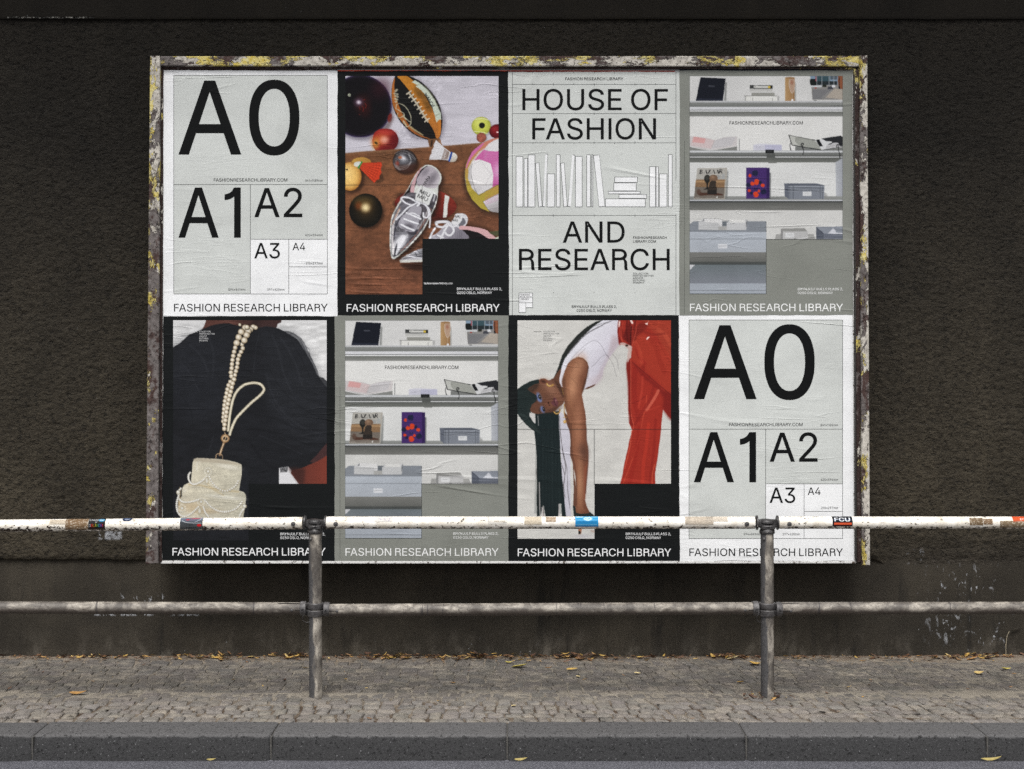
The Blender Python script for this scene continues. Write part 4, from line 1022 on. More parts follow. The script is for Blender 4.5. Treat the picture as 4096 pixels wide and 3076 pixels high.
    g.poly('1120,1222 1175,1215 1230,1245 1275,1300 1292,1352 1275,1420 1240,1480 1150,1480 1040,1470 1000,1400 1040,1310', (172, 164, 172), True, grad=(1060, 1300, 1280, 1400), col2=(192, 186, 192))
    g.ell(1195, 1370, 40, 90, (96, 90, 98), rot=35, soft=.9, a=.6); g.ell(1110, 1285, 30, 50, (110, 104, 112), rot=40, soft=.9, a=.5)
    g.glyphs('miu', 1112, 1452, 42, (22, 22, 24), ang=-62, x1=118)
    g.poly('925,1560 935,1450 990,1330 1050,1240 1068,1235 1010,1340 985,1440 965,1560', (202, 168, 172), True)
    g.poly('690,2000 705,1870 755,1745 830,1630 900,1540 1000,1540 1240,1560 1228,1680 1190,1770 1140,1870 1065,2000 970,2115 850,2240 742,2325 715,2330 700,2290 686,2160', (118, 117, 124), True, grad=(700, 1900, 1120, 1900), col2=(84, 80, 86)); g.mottle('680,1540 1250,1540 1250,2340 680,2340', .45, 22, 9, 81)
    for q, wd, c, a_ in (('715,2290 705,2150 710,2000 730,1880 790,1750', 26, (220, 216, 216), .8), ('735,2290 725,2180 728,2080 745,1960 800,1850', 16, (52, 50, 62), .8), ('760,2290 790,2200 850,2100 880,2060', 34, (228, 228, 232), .85),
                        ('770,2300 850,2190 960,2080 1040,1980', 22, (62, 60, 66), .7), ('800,2265 900,2165 1000,2050 1080,1930', 12, (170, 110, 90), .6), ('760,2120 800,2050 860,2040 900,2120', 30, (100, 100, 108), .7),
                        ('770,2150 830,2080 880,2080', 40, (206, 206, 212), .7), ('700,1930 760,1800 800,1720', 14, (178, 120, 84), .5), ('1060,1960 1120,1860 1180,1740', 18, (176, 130, 112), .5), ('1010,1990 1090,1870 1150,1730', 20, (210, 206, 206), .6),
                        ('1200,1600 1150,1660 1190,1720', 26, (60, 58, 66), .7), ('1230,1560 1210,1640', 18, (226, 226, 230), .7), ('860,1960 900,2020 980,2040 1000,1990', 32, (58, 56, 64), .7), ('830,1880 850,1960 880,2000', 30, (196, 194, 200), .8)): g.stroke(q, wd, c, a_)
    for q in ('700,1900 790,2010 900,2075 1030,2040', '690,2040 800,2150 900,2200', '870,2080 910,2150 880,2250', '790,1980 800,2090 790,2200', '1020,2030 1060,1900 1110,1800', '760,1740 730,1850 700,1900', '720,2180 790,2260 870,2230'):
        g.stroke(q, 8, (70, 70, 76), .7); g.stroke(q, 3, (214, 214, 218), .7)
    g.ell(800, 2150, 60, 110, (236, 236, 240), rot=35, soft=.6, a=.85); g.ell(720, 2220, 10, 90, (240, 238, 238), rot=4, soft=.5, a=.8); g.ell(745, 2240, 9, 80, (30, 30, 38), rot=12, soft=.5, a=.8); g.poly('870,1790 960,1700 1060,1720 1040,1850 1000,1990 930,2020 850,1990 790,1960 790,1880', (176, 174, 182), True, .85); g.ell(905, 1960, 60, 36, (84, 80, 88), soft=.8, a=.8)
    g.poly('1052,1442 1220,1522 1155,1690 1120,1700 985,1640 990,1560', (214, 215, 214)); g.glyphs('MIU', 1036, 1538, 46, (20, 20, 22), ang=25, x1=132); g.glyphs('MIU', 1010, 1592, 46, (20, 20, 22), ang=25, x1=132)
    for q, wd in (('830,1640 815,1610 850,1592 930,1610 1010,1660', 26), ('1010,1660 940,1690 860,1660 830,1630', 24), ('1010,1665 900,1720 830,1790 750,1870', 24), ('1030,1660 1110,1690 1150,1770 1140,1840 1090,1835 1085,1790', 24),
                  ('1100,1680 1160,1750 1170,1860 1162,1965', 22), ('880,1790 960,1820 1050,1860', 30), ('850,1860 930,1890 1020,1920', 30), ('815,1930 890,1970 970,2000', 30), ('1040,1830 960,1790 900,1800', 18), ('1000,1650 1040,1670 1010,1700', 30)):
        g.stroke(q, wd, (150, 150, 158)); g.stroke(q, wd * .7, (224, 224, 228))
    g.stroke('128,1446 2012,1442', 4, (28, 22, 20), sm=False); g.stroke('1073,1446 1078,2900', 3.5, (30, 26, 24), sm=False)
    return g

def poster_balls():
    off = .0014
    p = poster(1350, 2035, 1261, 'black poster with a photo of balls, an apple and silver shoes on a brown table')
    paper(0, 0, 0, 0, (19, 21, 22), off, p, 4, [(1347, 284), (2034, 284), (2038, 1262), (1350, 1262)])
    g = pic_balls()
    me, org = g.to_mesh('picture', 2.2, lambda x, y: P(x, y, off + .0003), lambda x, y: ~((x > 1690.5) & (y > 956)))
    link('picture', me, MAT_PRINT, p, tuple(org))
    s = .3255; X = lambda v: 1340 + v * s; Y = lambda v: 760 + v * s
    text('web_address', [('fashionresearchlibrary.com', X(1092), X(1447), Y(1158), 24 * s)], WHITE_INK, off + .0005, p)
    border_text(p, off + .0005, X(144), X(2024), Y(1494), 92 * s, WHITE_INK, X(1499), X(2051), Y(1230), s)
poster_balls()

# ---- shelf poster (used twice)
def pic_shelf():
    g = Pic(2758, 304, 3370.5, 1175, (214, 214, 212)); g.frame(2700, 260, .3255)
    W = (186, 187, 188)
    g.rect(170, 130, 2070, 445, (206, 206, 205)); 
    g.rect(170, 443, 2070, 462, (186, 187, 189)); g.rect(170, 460, 2070, 515, (138, 140, 138), col2=(120, 122, 120)); g.rect(170, 515, 2070, 552, (206, 207, 210)); g.rect(170, 552, 2070, 558, (70, 72, 72)); g.rect(170, 558, 2070, 572, (226, 227, 228)); g.rect(170, 572, 2070, 632, (112, 114, 110), col2=(140, 141, 138))
    g.rect(170, 632, 2070, 1052, (214, 214, 212))
    # dark book
    g.poly('600,210 636,215 628,440 590,440', (120, 122, 120), a=.7, blur=3); g.poly('612,165 622,168 600,440 586,440', (214, 214, 214)); g.poly('312,153 622,166 588,440 255,440', (24, 27, 38)); g.poly('262,412 592,418 588,440 255,440', (44, 48, 62), a=.8); g.stroke('410,258 485,260', 5, (150, 152, 160), .8); g.stroke('410,269 483,271', 4, (90, 92, 100), .8)
    # cassette and papers
    g.rect(938, 340, 1222, 386, (150, 150, 144)); g.rect(918, 290, 1198, 332, (176, 176, 174), col2=(196, 196, 192)); g.poly('866,384 1250,380 1256,443 866,443', (216, 216, 212)); g.stroke('864,440 866,388 878,382 1250,382', 5, (110, 110, 108)); g.stroke('955,405 955,440', 4, (90, 90, 88)); g.stroke('1198,405 1198,440', 4, (90, 90, 88)); g.stroke('848,385 848,440', 3, (170, 170, 168)); g.poly('1256,385 1280,380 1280,440 1258,440', (150, 150, 148), a=.6, blur=3)
    g.poly('918,250 1199,252 1198,292 918,290', (38, 40, 42)); g.poly('966,256 1170,258 1170,286 966,284', (200, 200, 196)); g.rect(1140, 258, 1170, 286, (205, 182, 80)); g.rect(925, 258, 960, 284, (70, 72, 72)); g.stroke('975,262 985,272 990,262', 3, (60, 60, 60))
    # tube and glass
    g.poly('1465,165 1488,240 1486,443 1462,443', (140, 140, 136), a=.6, blur=3); g.poly('1353,160 1375,150 1445,150 1467,160 1467,443 1353,443', (178, 148, 108), grad=(1353, 200, 1467, 200), col2=(150, 116, 80)); g.ell(1410, 158, 56, 9, (150, 118, 84), soft=.2)
    g.poly('1402,185 1412,172 1460,172 1472,190 1472,260 1455,325 1440,345 1420,325 1402,260', (176, 150, 130), True); g.stroke('1402,185 1400,260 1425,335 1440,348 1460,320 1474,250 1470,185', 4.5, (212, 206, 200), .9); g.ell(1435, 215, 18, 26, (150, 96, 76), soft=.7, a=.6); g.stroke('1440,345 1440,425', 5, (214, 208, 200)); g.rect(1428, 422, 1453, 443, (226, 226, 228))
    # street photograph
    g.poly('1652,138 2062,138 2062,443 1690,443', (200, 200, 198)); g.poly('1660,138 2062,138 2062,428 1688,426', (140, 138, 136))
    g.poly('1660,138 2000,138 1998,250 1670,250', (130, 150, 168)); g.rect(1730, 140, 1900, 205, (60, 84, 92)); g.poly('1660,178 1735,182 1735,262 1668,250', (26, 30, 30), True); g.rect(1735, 200, 1990, 245, (40, 48, 52)); g.rect(1905, 138, 1990, 180, (88, 98, 108))
    for x in (1735, 1800, 1890, 1948): g.rect(x, 140, x + 7, 260, (160, 164, 168))
    g.rect(1725, 140, 1735, 200, (150, 80, 90)); g.rect(1672, 252, 1800, 275, (196, 198, 200)); g.ell(1725, 283, 14, 8, (150, 70, 60)); g.rect(1810, 245, 1860, 270, (40, 44, 36)); g.poly('1870,290 1885,265 1925,265 1942,290 1935,298 1875,298', (70, 72, 80)); g.poly('1925,275 1930,246 1962,246 1968,275', (210, 212, 216))
    g.poly('2000,138 2062,138 2062,300 2010,285 1998,200', (140, 88, 62)); g.rect(2012, 150, 2020, 290, (60, 44, 40)); g.poly('2005,265 2025,262 2028,310 2010,312', (26, 26, 30)); g.poly('1960,290 2062,300 2062,428 1850,400', (170, 162, 152)); g.poly('1690,300 1930,300 1800,420 1690,424', (124, 124, 126)); g.stroke('1800,400 1930,310', 5, (170, 168, 164), .7)
    g.rect(1702, 434, 1738, 443, (60, 60, 60), .7)
    # second shelf edge
    g.rect(170, 1052, 2070, 1076, (196, 198, 200)); g.rect(170, 1050, 2070, 1054, (90, 92, 92)); g.rect(170, 1076, 2070, 1122, (126, 128, 126), col2=(104, 106, 104)); g.rect(170, 1122, 2070, 1127, (60, 62, 62)); g.rect(170, 1127, 2070, 1138, (216, 217, 218)); g.rect(170, 1138, 2070, 1198, (96, 98, 95), col2=(116, 118, 114)); g.rect(170, 1198, 2070, 1660, (210, 211, 210))
    g.rect(1125, 1095, 1230, 1138, (88, 90, 88)); g.poly('1140,1198 1255,1198 1245,1208 1150,1208', (130, 131, 128))
    # open books
    g.poly('178,1000 420,1040 760,990 762,1050 178,1050', (132, 133, 130)); g.poly('178,872 300,885 420,900 485,925 600,890 766,878 756,1000 430,1048 178,1004', (196, 192, 192)); g.poly('220,880 380,900 485,930 440,1030 190,990', (200, 186, 186)); g.poly('232,880 375,905 360,965 212,950', (206, 152, 150), a=.75, blur=3); g.poly('500,925 600,895 745,884 700,990 450,1030', (190, 188, 190)); g.stroke('485,925 460,980 440,1035', 6, (160, 156, 156), .7); g.stroke('178,1002 430,1046 756,998', 5, (222, 222, 222)); g.rect(786, 905, 793, 1050, (90, 92, 94))
    g.poly('962,980 1102,970 1102,1050 962,1050', (196, 196, 206)); g.poly('1102,968 1310,980 1310,1050 1102,1050', (182, 182, 200)); g.poly('962,980 1050,966 1310,980 1102,985', (204, 204, 212)); g.glyphs('GUCCI', 995, 1025, 14, (140, 140, 150), x1=68, a=.6)
    g.poly('1478,1000 1840,1040 2060,1010 2060,1050 1478,1050', (122, 124, 122)); g.poly('1397,862 1700,915 1724,927 1800,1045 1436,985', (186, 187, 182)); g.poly('1480,890 1560,895 1700,925 1790,1042 1560,1000 1490,960', (150, 152, 146), True, .8); g.stroke('1397,862 1436,985 1800,1046 2060,1000', 8, (22, 23, 25), sm=False); g.stroke('1397,862 1724,927', 5, (60, 60, 60), sm=False)
    g.poly('1724,927 1850,895 2035,868 2062,890 2062,1000 1800,1045', (206, 207, 208)); g.poly('1730,925 1770,915 1815,998 1775,1002', (26, 27, 30)); g.poly('1800,905 2035,868 2062,890 2062,998 2025,1000 1985,955 1900,965 1870,985 1930,980 1925,940 1850,935', (40, 42, 46)); g.poly('1678,912 1710,917 1724,927 1690,924', (24, 24, 26)); g.poly('1860,985 2000,955 2025,1000 1840,1035', (190, 190, 192)); g.stroke('1870,1010 1960,985', 8, (150, 150, 150), .6)
    for q in ('1416,965 1410,1000 1425,1050', '1550,990 1555,965 1580,970 1562,1000 1580,1060 1568,1100', '1985,1010 1990,980 2005,985 2010,1060 2025,1100 2022,1140'): g.stroke(q, 9, (24, 25, 27))
    g.rect(1108, 1040, 1216, 1088, (26, 28, 30)); g.stroke('1132,1066 1192,1066', 4, (120, 120, 122), .8)
    # right cabinet wall
    g.poly('1968,1198 2062,1140 2062,1640 1978,1612', (176, 179, 184), grad=(1975, 1300, 2060, 1300), col2=(160, 163, 170)); g.stroke('1978,1612 2062,1642', 4, (40, 42, 42), sm=False)
    # lower shelf: surface and edge (left crop units continue)
    g.rect(170, 1612, 2070, 1660, (150, 152, 150), col2=(132, 134, 132)); g.rect(170, 1655, 2070, 1672, (198, 200, 204)); g.rect(170, 1672, 2070, 1696, (64, 66, 66), col2=(92, 94, 92)); g.rect(170, 1696, 2070, 1786, (100, 101, 98), col2=(122, 122, 119)); g.rect(170, 1786, 2070, 2150, (202, 202, 200))
    # magazine
    g.poly('640,1300 655,1310 645,1650 610,1650', (120, 122, 120), a=.7, blur=4); g.poly('275,1270 640,1266 612,1650 228,1650', (170, 166, 158)); g.poly('270,1275 625,1272 615,1410 258,1410', (176, 174, 168)); g.poly('258,1408 614,1408 608,1510 246,1500', (140, 112, 84)); g.poly('255,1420 614,1420 612,1445 252,1445', (168, 138, 104)); g.poly('246,1500 608,1510 600,1640 232,1640', (120, 112, 104)); g.poly('520,1355 560,1350 560,1400 520,1400', (150, 152, 154), a=.6); g.rect(570, 1340, 612, 1405, (160, 164, 166), .6)
    bz = (24, 24, 26)
    x = 305
    for ch in 'BAZAAR':   # high contrast serif capitals built from thick and hair strokes
        if ch == 'B': g.poly(np.array([(x, 1290), (x + 14, 1290), (x + 8, 1338), (x - 6, 1338)], float), bz); g.stroke(np.array([(x + 10, 1290), (x + 30, 1298), (x + 16, 1312), (x + 32, 1325), (x + 4, 1338)], float), 4.5, bz)
        if ch == 'A': g.poly(np.array([(x + 22, 1288), (x + 30, 1288), (x + 44, 1336), (x + 30, 1336)], float), bz); g.stroke(np.array([(x + 24, 1290), (x + 2, 1336)], float), 2.4, bz, .7)
        if ch == 'Z': g.poly(np.array([(x + 26, 1288), (x + 40, 1288), (x + 12, 1336), (x - 4, 1336)], float), bz); g.stroke(np.array([(x + 2, 1298), (x + 4, 1289), (x + 36, 1289)], float), 2.4, bz, .8, False); g.stroke(np.array([(x, 1335), (x + 34, 1335), (x + 36, 1322)], float), 2.4, bz, .8, False)
        if ch == 'R': g.poly(np.array([(x, 1280), (x + 13, 1280), (x + 8, 1330), (x - 6, 1330)], float), bz); g.stroke(np.array([(x + 10, 1281), (x + 32, 1288), (x + 26, 1303), (x + 8, 1306)], float), 5, bz); g.stroke(np.array([(x + 16, 1306), (x + 30, 1330)], float), 8, bz)
        x += 48
    g.ell(395, 1400, 38, 52, (40, 40, 38), soft=.05); g.ell(392, 1385, 24, 30, (62, 62, 58), soft=.3); g.poly('385,1450 405,1450 402,1500 425,1530 350,1532 375,1515 388,1500', (38, 37, 35), True); g.ell(472, 1392, 52, 44, (120, 96, 78), soft=.05, hi=(-.2, -.3), hc=(150, 124, 102)); g.poly('435,1430 500,1430 500,1480 515,1530 495,1590 400,1595 405,1530 420,1480', (60, 52, 46), True); g.poly('270,1560 300,1540 330,1570 480,1570 590,1590 560,1605 420,1600 300,1605', (84, 58, 48), True); g.ell(290, 1560, 26, 32, (96, 76, 66), soft=.4); g.rect(395, 1540, 510, 1590, (44, 40, 38))
    g.stroke('250,1630 300,1630', 4, (200, 196, 190), .7); g.stroke('375,1625 510,1625', 4, (200, 196, 190), .7); g.poly('500,1628 525,1610 520,1640', (220, 220, 216))
    # purple box
    g.poly('1150,1320 1180,1330 1175,1645 1150,1645', (110, 112, 112), a=.8, blur=4); g.poly('873,1264 1124,1264 1124,1645 873,1645', (72, 48, 108)); g.poly('1124,1264 1162,1266 1160,1642 1124,1646', (52, 34, 84)); g.stroke('873,1391 1124,1392', 4, (50, 32, 78), sm=False)
    def comma(cx, cy, r, rot, col):
        t = math.radians(rot); g.ell(cx, cy, r, r, col, soft=.04); pp = []
        for q in range(8):
            a_ = t + q / 7 * 2.0; rr = r * (1 + q * .05); pp.append((cx + math.cos(a_) * rr * .95, cy + math.sin(a_) * rr * .95))
        g.stroke(np.array(pp), r * .9, col, w2=r * .15)
    OR = (206, 72, 40); DK = (34, 36, 66)
    comma(975, 1330, 32, -40, DK); comma(920, 1356, 17, 60, OR); comma(1000, 1445, 30, -120, OR); comma(955, 1460, 22, 150, OR); comma(905, 1480, 26, 160, DK); comma(1072, 1480, 20, -30, OR); comma(1045, 1450, 18, -120, DK)
    comma(915, 1545, 16, 130, OR); comma(938, 1572, 16, 60, DK); comma(990, 1585, 30, 20, OR); comma(1082, 1560, 30, -60, DK); comma(1032, 1548, 15, 90, OR); g.glyphs('M', 970, 1540, 34, DK, x1=42)
    # grey crate
    g.poly('1830,1560 1870,1600 1860,1640 1830,1640', (140, 141, 140), a=.7, blur=5); g.poly('1340,1452 1720,1452 1834,1478 1830,1648 1395,1650 1345,1610', (128, 133, 142)); g.poly('1355,1456 1715,1456 1815,1478 1400,1480', (96, 101, 112)); g.poly('1380,1478 1834,1478 1832,1500 1385,1500', (150, 155, 164)); g.poly('1340,1455 1395,1480 1398,1650 1345,1608', (104, 109, 120))
    for q in ('1385,1512 1600,1508 1832,1516', '1388,1548 1480,1545 1600,1528 1720,1545 1830,1550', '1388,1480 1834,1480', '1410,1485 1412,1645', '1452,1485 1452,1645', '1782,1485 1782,1645', '1812,1485 1810,1645', '1342,1520 1392,1545'): g.stroke(q, 5, (52, 56, 64), .75)
    g.stroke('1388,1552 1480,1549 1600,1532 1720,1549 1830,1554', 3, (190, 194, 200), .8); g.rect(1566, 1556, 1674, 1610, (206, 208, 210)); g.stroke('1590,1578 1640,1578', 3, (120, 120, 124), .7); g.stroke('395,1650 1390,1650', 1, (90, 90, 90), .2)
    # bottom boxes (crop units offset by 1659)
    o = 1659
    sh = lambda q: pts(q) + np.array([0, o])
    g.poly(sh('178,300 230,260 1118,262 1132,300 1130,483 178,483'), (140, 145, 152)); g.poly(sh('1118,268 1160,483 1125,483'), (120, 122, 122), a=.6, blur=3)
    g.poly(sh('178,300 230,260 1118,262 1120,395 178,395'), (134, 139, 146)); g.rect(178, o + 393, 1120, o + 645, (176, 182, 190), col2=(168, 173, 180)); g.stroke(sh('1122,265 1125,483'), 7, (84, 88, 94), sm=False)
    for yy in (275, 328, 383): g.ell(1118, o + yy, 5, 5, (26, 26, 28))
    g.poly(sh('290,270 358,226 578,240 578,320 530,340 530,370 288,365'), (196, 197, 198)); g.poly(sh('290,270 330,265 358,226 352,262'), (110, 112, 116)); g.poly(sh('360,228 576,242 576,320 540,300 365,270'), (212, 212, 212)); g.poly(sh('290,272 530,282 530,368 288,364'), (188, 189, 190)); g.poly(sh('578,262 655,262 655,320 578,320'), (112, 118, 124)); g.poly(sh('532,325 634,322 634,372 532,372'), (170, 170, 168))
    g.poly(sh('655,245 870,245 888,235 882,330 868,370 634,368 634,280 655,270'), (192, 193, 194)); g.poly(sh('670,240 860,248 862,280 670,278'), (214, 214, 212)); g.poly(sh('868,280 888,235 884,300 868,345'), (110, 112, 116)); g.stroke(sh('288,366 530,372 868,370'), 4, (120, 120, 122), .7, False)
    g.rect(178, o + 478, 1120, o + 482, (70, 74, 78)); g.rect(527, o + 541, 640, o + 596, (206, 208, 212)); g.stroke(sh('536,565 630,565'), 4, (110, 112, 116), .7); g.stroke(sh('536,577 560,577'), 3, (140, 140, 144), .7)
    g.rect(170, o + 643, 1122, o + 765, (124, 124, 121), col2=(104, 105, 102)); g.rect(170, o + 760, 1122, o + 796, (88, 90, 88), col2=(74, 78, 78)); g.rect(170, o + 796, 1122, o + 1026, (112, 120, 124), col2=(132, 136, 144)); g.poly(sh('178,796 245,796 182,862'), (196, 197, 200)); g.rect(170, o + 1026, 1122, o + 1110, (166, 172, 180)); g.rect(170, o + 1110, 1122, o + 1116, (110, 114, 120)); g.rect(170, o + 1116, 1122, o + 1155, (164, 170, 178))
    g.rect(1122, o + 127, 2062, o + 483, (202, 202, 200)); g.poly(sh('1225,483 1240,420 1310,420 1620,420 1700,420 1725,483'), (158, 158, 156)); g.poly(sh('1300,352 1590,346 1625,388 1325,388'), (146, 146, 144)); g.poly(sh('1300,352 1325,388 1325,483 1295,483'), (136, 136, 136)); g.rect(1325, o + 388, 1630, o + 483, (182, 182, 182)); g.rect(1355, o + 405, 1462, o + 460, (206, 207, 208)); g.stroke(sh('1380,428 1435,428'), 3.5, (120, 120, 122), .7); g.ell(1475, o + 478, 18, 12, (150, 150, 150), soft=.3)
    g.poly(sh('1732,330 2062,326 2062,483 1732,483'), (116, 121, 132)); g.poly(sh('1740,335 2062,330 2062,410 1830,415'), (138, 143, 152)); g.poly(sh('1870,415 1910,380 1940,345 1965,370 1980,400 2062,405 2062,420'), (198, 200, 206)); g.poly(sh('1732,335 1820,400 1830,483 1732,483'), (90, 95, 106))
    for yy in (425, 455, 470): g.stroke(np.array([(1830, o + yy), (2062, o + yy - 3)], float), 5, (60, 64, 74), .8)
    g.stroke(sh('1732,335 1830,425'), 5, (60, 64, 74), .8, False); g.stroke(sh('178,770 600,775 1118,768'), 4, (56, 60, 60), .7)
    g.stroke('178,130 178,2812', 4, (34, 36, 36), sm=False); g.stroke('178,135 2060,135', 5, (34, 36, 36), sm=False); g.stroke('2059,135 2059,2142', 4, (34, 36, 36), sm=False)
    return g
G_SHELF = pic_shelf()

def poster_shelf(dx, dy, off, label, seed, quad):
    p = poster(2718 + dx, 3410 + dx, 1259 + dy, label)
    paper(0, 0, 0, 0, (124, 126, 120), off, p, seed, quad)
    me, org = G_SHELF.to_mesh('picture', 2.2, lambda x, y: P(x + dx, y + dy, off + .0003), lambda x, y: ~((x > 3064.5) & (y > 957)))
    link('picture', me, MAT_PRINT, p, tuple(org))
    s = .3255; X = lambda v: 2700 + v * s + dx; Y = lambda v: 800 + v * s + dy
    flat('ruled_lines', [hline(X(1118), X(2062), Y(484)), vline(X(1119), Y(484), Y(1153)), hline(X(176), X(1120), Y(1153)), vline(X(116), Y(-720), Y(1400), .9)], (40, 42, 42), off + .0005, p)
    text('web_address', [('FASHIONRESEARCHLIBRARY.COM', X(668), X(1570), Y(733) - 540, 42 * s)], INK_BLACK, off + .0006, p)
    border_text(p, off + .0006, X(183), X(2064), Y(1367), 92 * s, (222, 223, 222), X(1507), X(2060), Y(1110), s)
poster_shelf(0, 0, .0030, 'grey poster with a photo of library shelves, pasted above the right A0 poster', 5,
             [(2718, 283), (3409, 283), (3411, 1259), (2718, 1261)])
poster_shelf(-1377.5, 977.5, .0020, 'grey poster with a photo of library shelves, pasted below the sports ball poster', 6,
             [(1339, 1262), (2035, 1262), (2034, 2246), (1339, 2246)])

# ---- bag poster
def pic_bag():
    g = Pic(693, 1281, 1307, 2162, (210, 210, 210)); g.frame(620, 1240, .3345)
    D = (33, 34, 38)
    o = 1524.6
    sh = lambda q: pts(q) + np.array([0, o])
    g.poly('615,110 1515,110 1510,150 1470,165 1450,215 1300,260 700,260 560,232 590,190', (92, 60, 53), grad=(700, 130, 1300, 150), col2=(66, 46, 44)); g.ell(880, 150, 110, 40, (120, 80, 70), soft=.9, a=.5); g.ell(1210, 170, 50, 90, (44, 32, 32), soft=.8, a=.6)
    g.poly('200,470 230,436 300,395 405,296 470,270 560,232 700,178 800,163 890,162 1000,190 1100,240 1240,212 1330,195 1450,212 1560,258 1660,320 1750,390 1810,480 1880,620 1950,760 1985,830 2080,880 2080,3000 200,3000', D, False)
    g.poly('1545,250 1600,252 1660,275 1750,335 1800,430 1870,560 1930,690 1970,810 1940,780 1880,640 1780,470 1700,350 1600,290', (120, 121, 124), False, .85)
    g.poly('1970,795 2020,815 2060,860 2060,930 2000,860', (70, 71, 74)); 
    for q in ('1560,255 1680,300 1760,400 1820,560', '1740,340 1800,420 1870,600', '1660,270 1600,300', '1800,430 1850,480 1840,560', '1950,740 1880,600 1830,500', '1100,300 1300,215 1500,240', '1330,640 1350,950 1420,1150'): g.stroke(q, 4, (20, 21, 24), .7)
    g.poly('1250,230 1600,300 1800,500 1950,830 2050,950 2050,1550 1800,1700 1400,1300 1300,900 1330,500', (44, 46, 51), True, .55, 60)
    g.poly('240,500 500,330 900,300 1000,500 900,1100 500,1300 240,1200', (40, 42, 48), True, .6, 90); g.mottle('200,160 2060,160 2060,2730 200,2730', .16, 40, 14, 51)
    for i, q in enumerate(('1340,640 1420,800 1560,1000 1800,1200 2040,1300', '1330,760 1400,1000 1560,1250 1800,1420 2040,1500', '1350,960 1450,1180 1650,1380', '1100,1420 1300,1440 1560,1500 1800,1600 2040,1640',
                           '1250,1500 1500,1600 1750,1720', '1500,330 1600,480 1700,700 1760,900', '1640,380 1760,600 1850,800', '1400,300 1480,500 1540,760 1650,1000', '1240,300 1200,500 1180,760', '1200,1250 1450,1300 1700,1420 1980,1440',
                           '300,620 420,760 520,960', '420,420 560,560 640,760', '300,1000 420,1180 460,1400', '640,300 700,520 690,800', '700,1500 640,1700 500,1900', '1130,1560 1260,1760 1400,1880 1560,1900')):
        g.stroke(q, 26 if i % 2 else 14, (58, 60, 66) if i % 3 else (22, 23, 26), .28)
    # tulle and arm at the lower right
    g.poly(sh('1483,365 1590,345 1625,380 1725,556 1483,556'), (214, 214, 216)); g.poly(sh('1490,365 1590,346 1585,410 1500,420'), (110, 110, 112), a=.8)
    for q in ('1500,415 1540,360 1560,410 1585,355', '1495,380 1580,400', '1520,370 1575,412'): g.stroke(sh(q), 4, (24, 24, 26), .9)
    g.poly(sh('1640,390 1760,365 1900,300 1960,262 2060,200 2060,556 1722,556 1620,420'), (104, 56, 47), grad=(1700, o + 450, 2040, o + 420), col2=(126, 62, 50)); g.poly(sh('2060,60 1990,140 1930,215 1850,290 1900,305 1985,262 2060,210'), (74, 50, 50))
    g.poly(sh('1590,360 1680,350 1800,380 1780,556 1722,556'), (60, 38, 36), a=.7, blur=16)
    g.stroke('225,1428 2048,1436', 3, (20, 20, 22), .8, False)
    g.poly(sh('1122,380 1122,1205 900,1205 900,380'), (36, 38, 43), a=.5)
    # pearls
    def pearl(x, y, r):
        g.ell(x + 3, y + 4, r * 1.12, r * 1.12, (18, 18, 20), soft=.2, a=.7); g.ell(x, y, r, r, (210, 200, 180), soft=.05, rim=2.5, rc=(150, 132, 104), hi=(-.15, -.2), hc=(240, 234, 222), hw=.55)
    def strand(path, n, r0, r1, brk=None):
        q = smooth_loop(pts(path), 24, False); L = np.concatenate([[0], np.cumsum(np.linalg.norm(np.diff(q, axis=0), axis=1))])
        rs = [r0] * 4 + [r1] * 60; d = 0; i = 0
        while d < L[-1]:
            x = np.interp(d, L, q[:, 0]); y = np.interp(d, L, q[:, 1]); pearl(x, y, rs[i]); d += (rs[i] + rs[i + 1]) * .93; i += 1
    strand('1040,410 1050,455 1020,520 1000,560 990,610 985,665 970,720 960,770 890,880 870,940 845,1050 830,1150 820,1270 815,1370', 0, 26, 26)
    strand('1080,212 1040,250 1010,300 990,362 970,415 945,510 925,615 915,720 905,780 945,825 930,880 905,980 880,1085 860,1190 845,1300 835,1360 830,1425', 0, 38, 27)
    for x, y, r in ((1175, 205, 32), (1205, 212, 24), (1140, 235, 34), (1115, 255, 36), (1095, 300, 38), (1068, 362, 38), (1100, 205, 28), (1015, 178, 18)): pearl(x, y, r)
    # strap loop, ring and chain
    for wd, c in ((34, (120, 112, 94)), (26, (206, 198, 176)), (10, (226, 220, 202))): g.stroke('875,1440 893,1280 925,1100 975,980 1060,900 1160,872 1250,882 1300,930 1295,975 1240,1035 1150,1110 1050,1210 970,1300 915,1420 895,1490', wd, c)
    g.ell(840, 1535, 52, 50, (150, 118, 84), soft=.05); g.ell(840, 1535, 38, 36, (206, 180, 146), soft=.05); g.ell(842, 1537, 26, 24, D, soft=.05); g.stroke('835,1470 850,1520 830,1560 815,1620', 12, (190, 164, 130))
    g.stroke(sh('825,65 800,130 775,210'), 26, (140, 112, 84), .95); g.stroke(sh('820,75 796,140 778,200'), 9, (226, 206, 178)); g.stroke(sh('728,250 735,205 770,195 805,215 808,262'), 9, (176, 150, 120))
    # cake shaped bag
    cr = (204, 198, 180)
    g.poly(sh('452,300 470,258 505,243 620,248 760,258 880,272 985,300 1030,318 1042,350 1038,440 1018,560 1008,635 1050,645 1085,675 1090,720 1080,820 1060,920 1050,1010 330,1010 296,940 275,860 282,760 322,700 322,620 345,570 400,542 432,535 436,450 445,400'), cr, False, grad=(440, o + 500, 1080, o + 600), col2=(190, 186, 170))
    g.mottle(sh('260,240 1100,240 1100,1010 260,1010'), .10, 4, 4, 61); g.mottle(sh('260,240 1100,240 1100,1010 260,1010'), .10, 30, 22, 62)
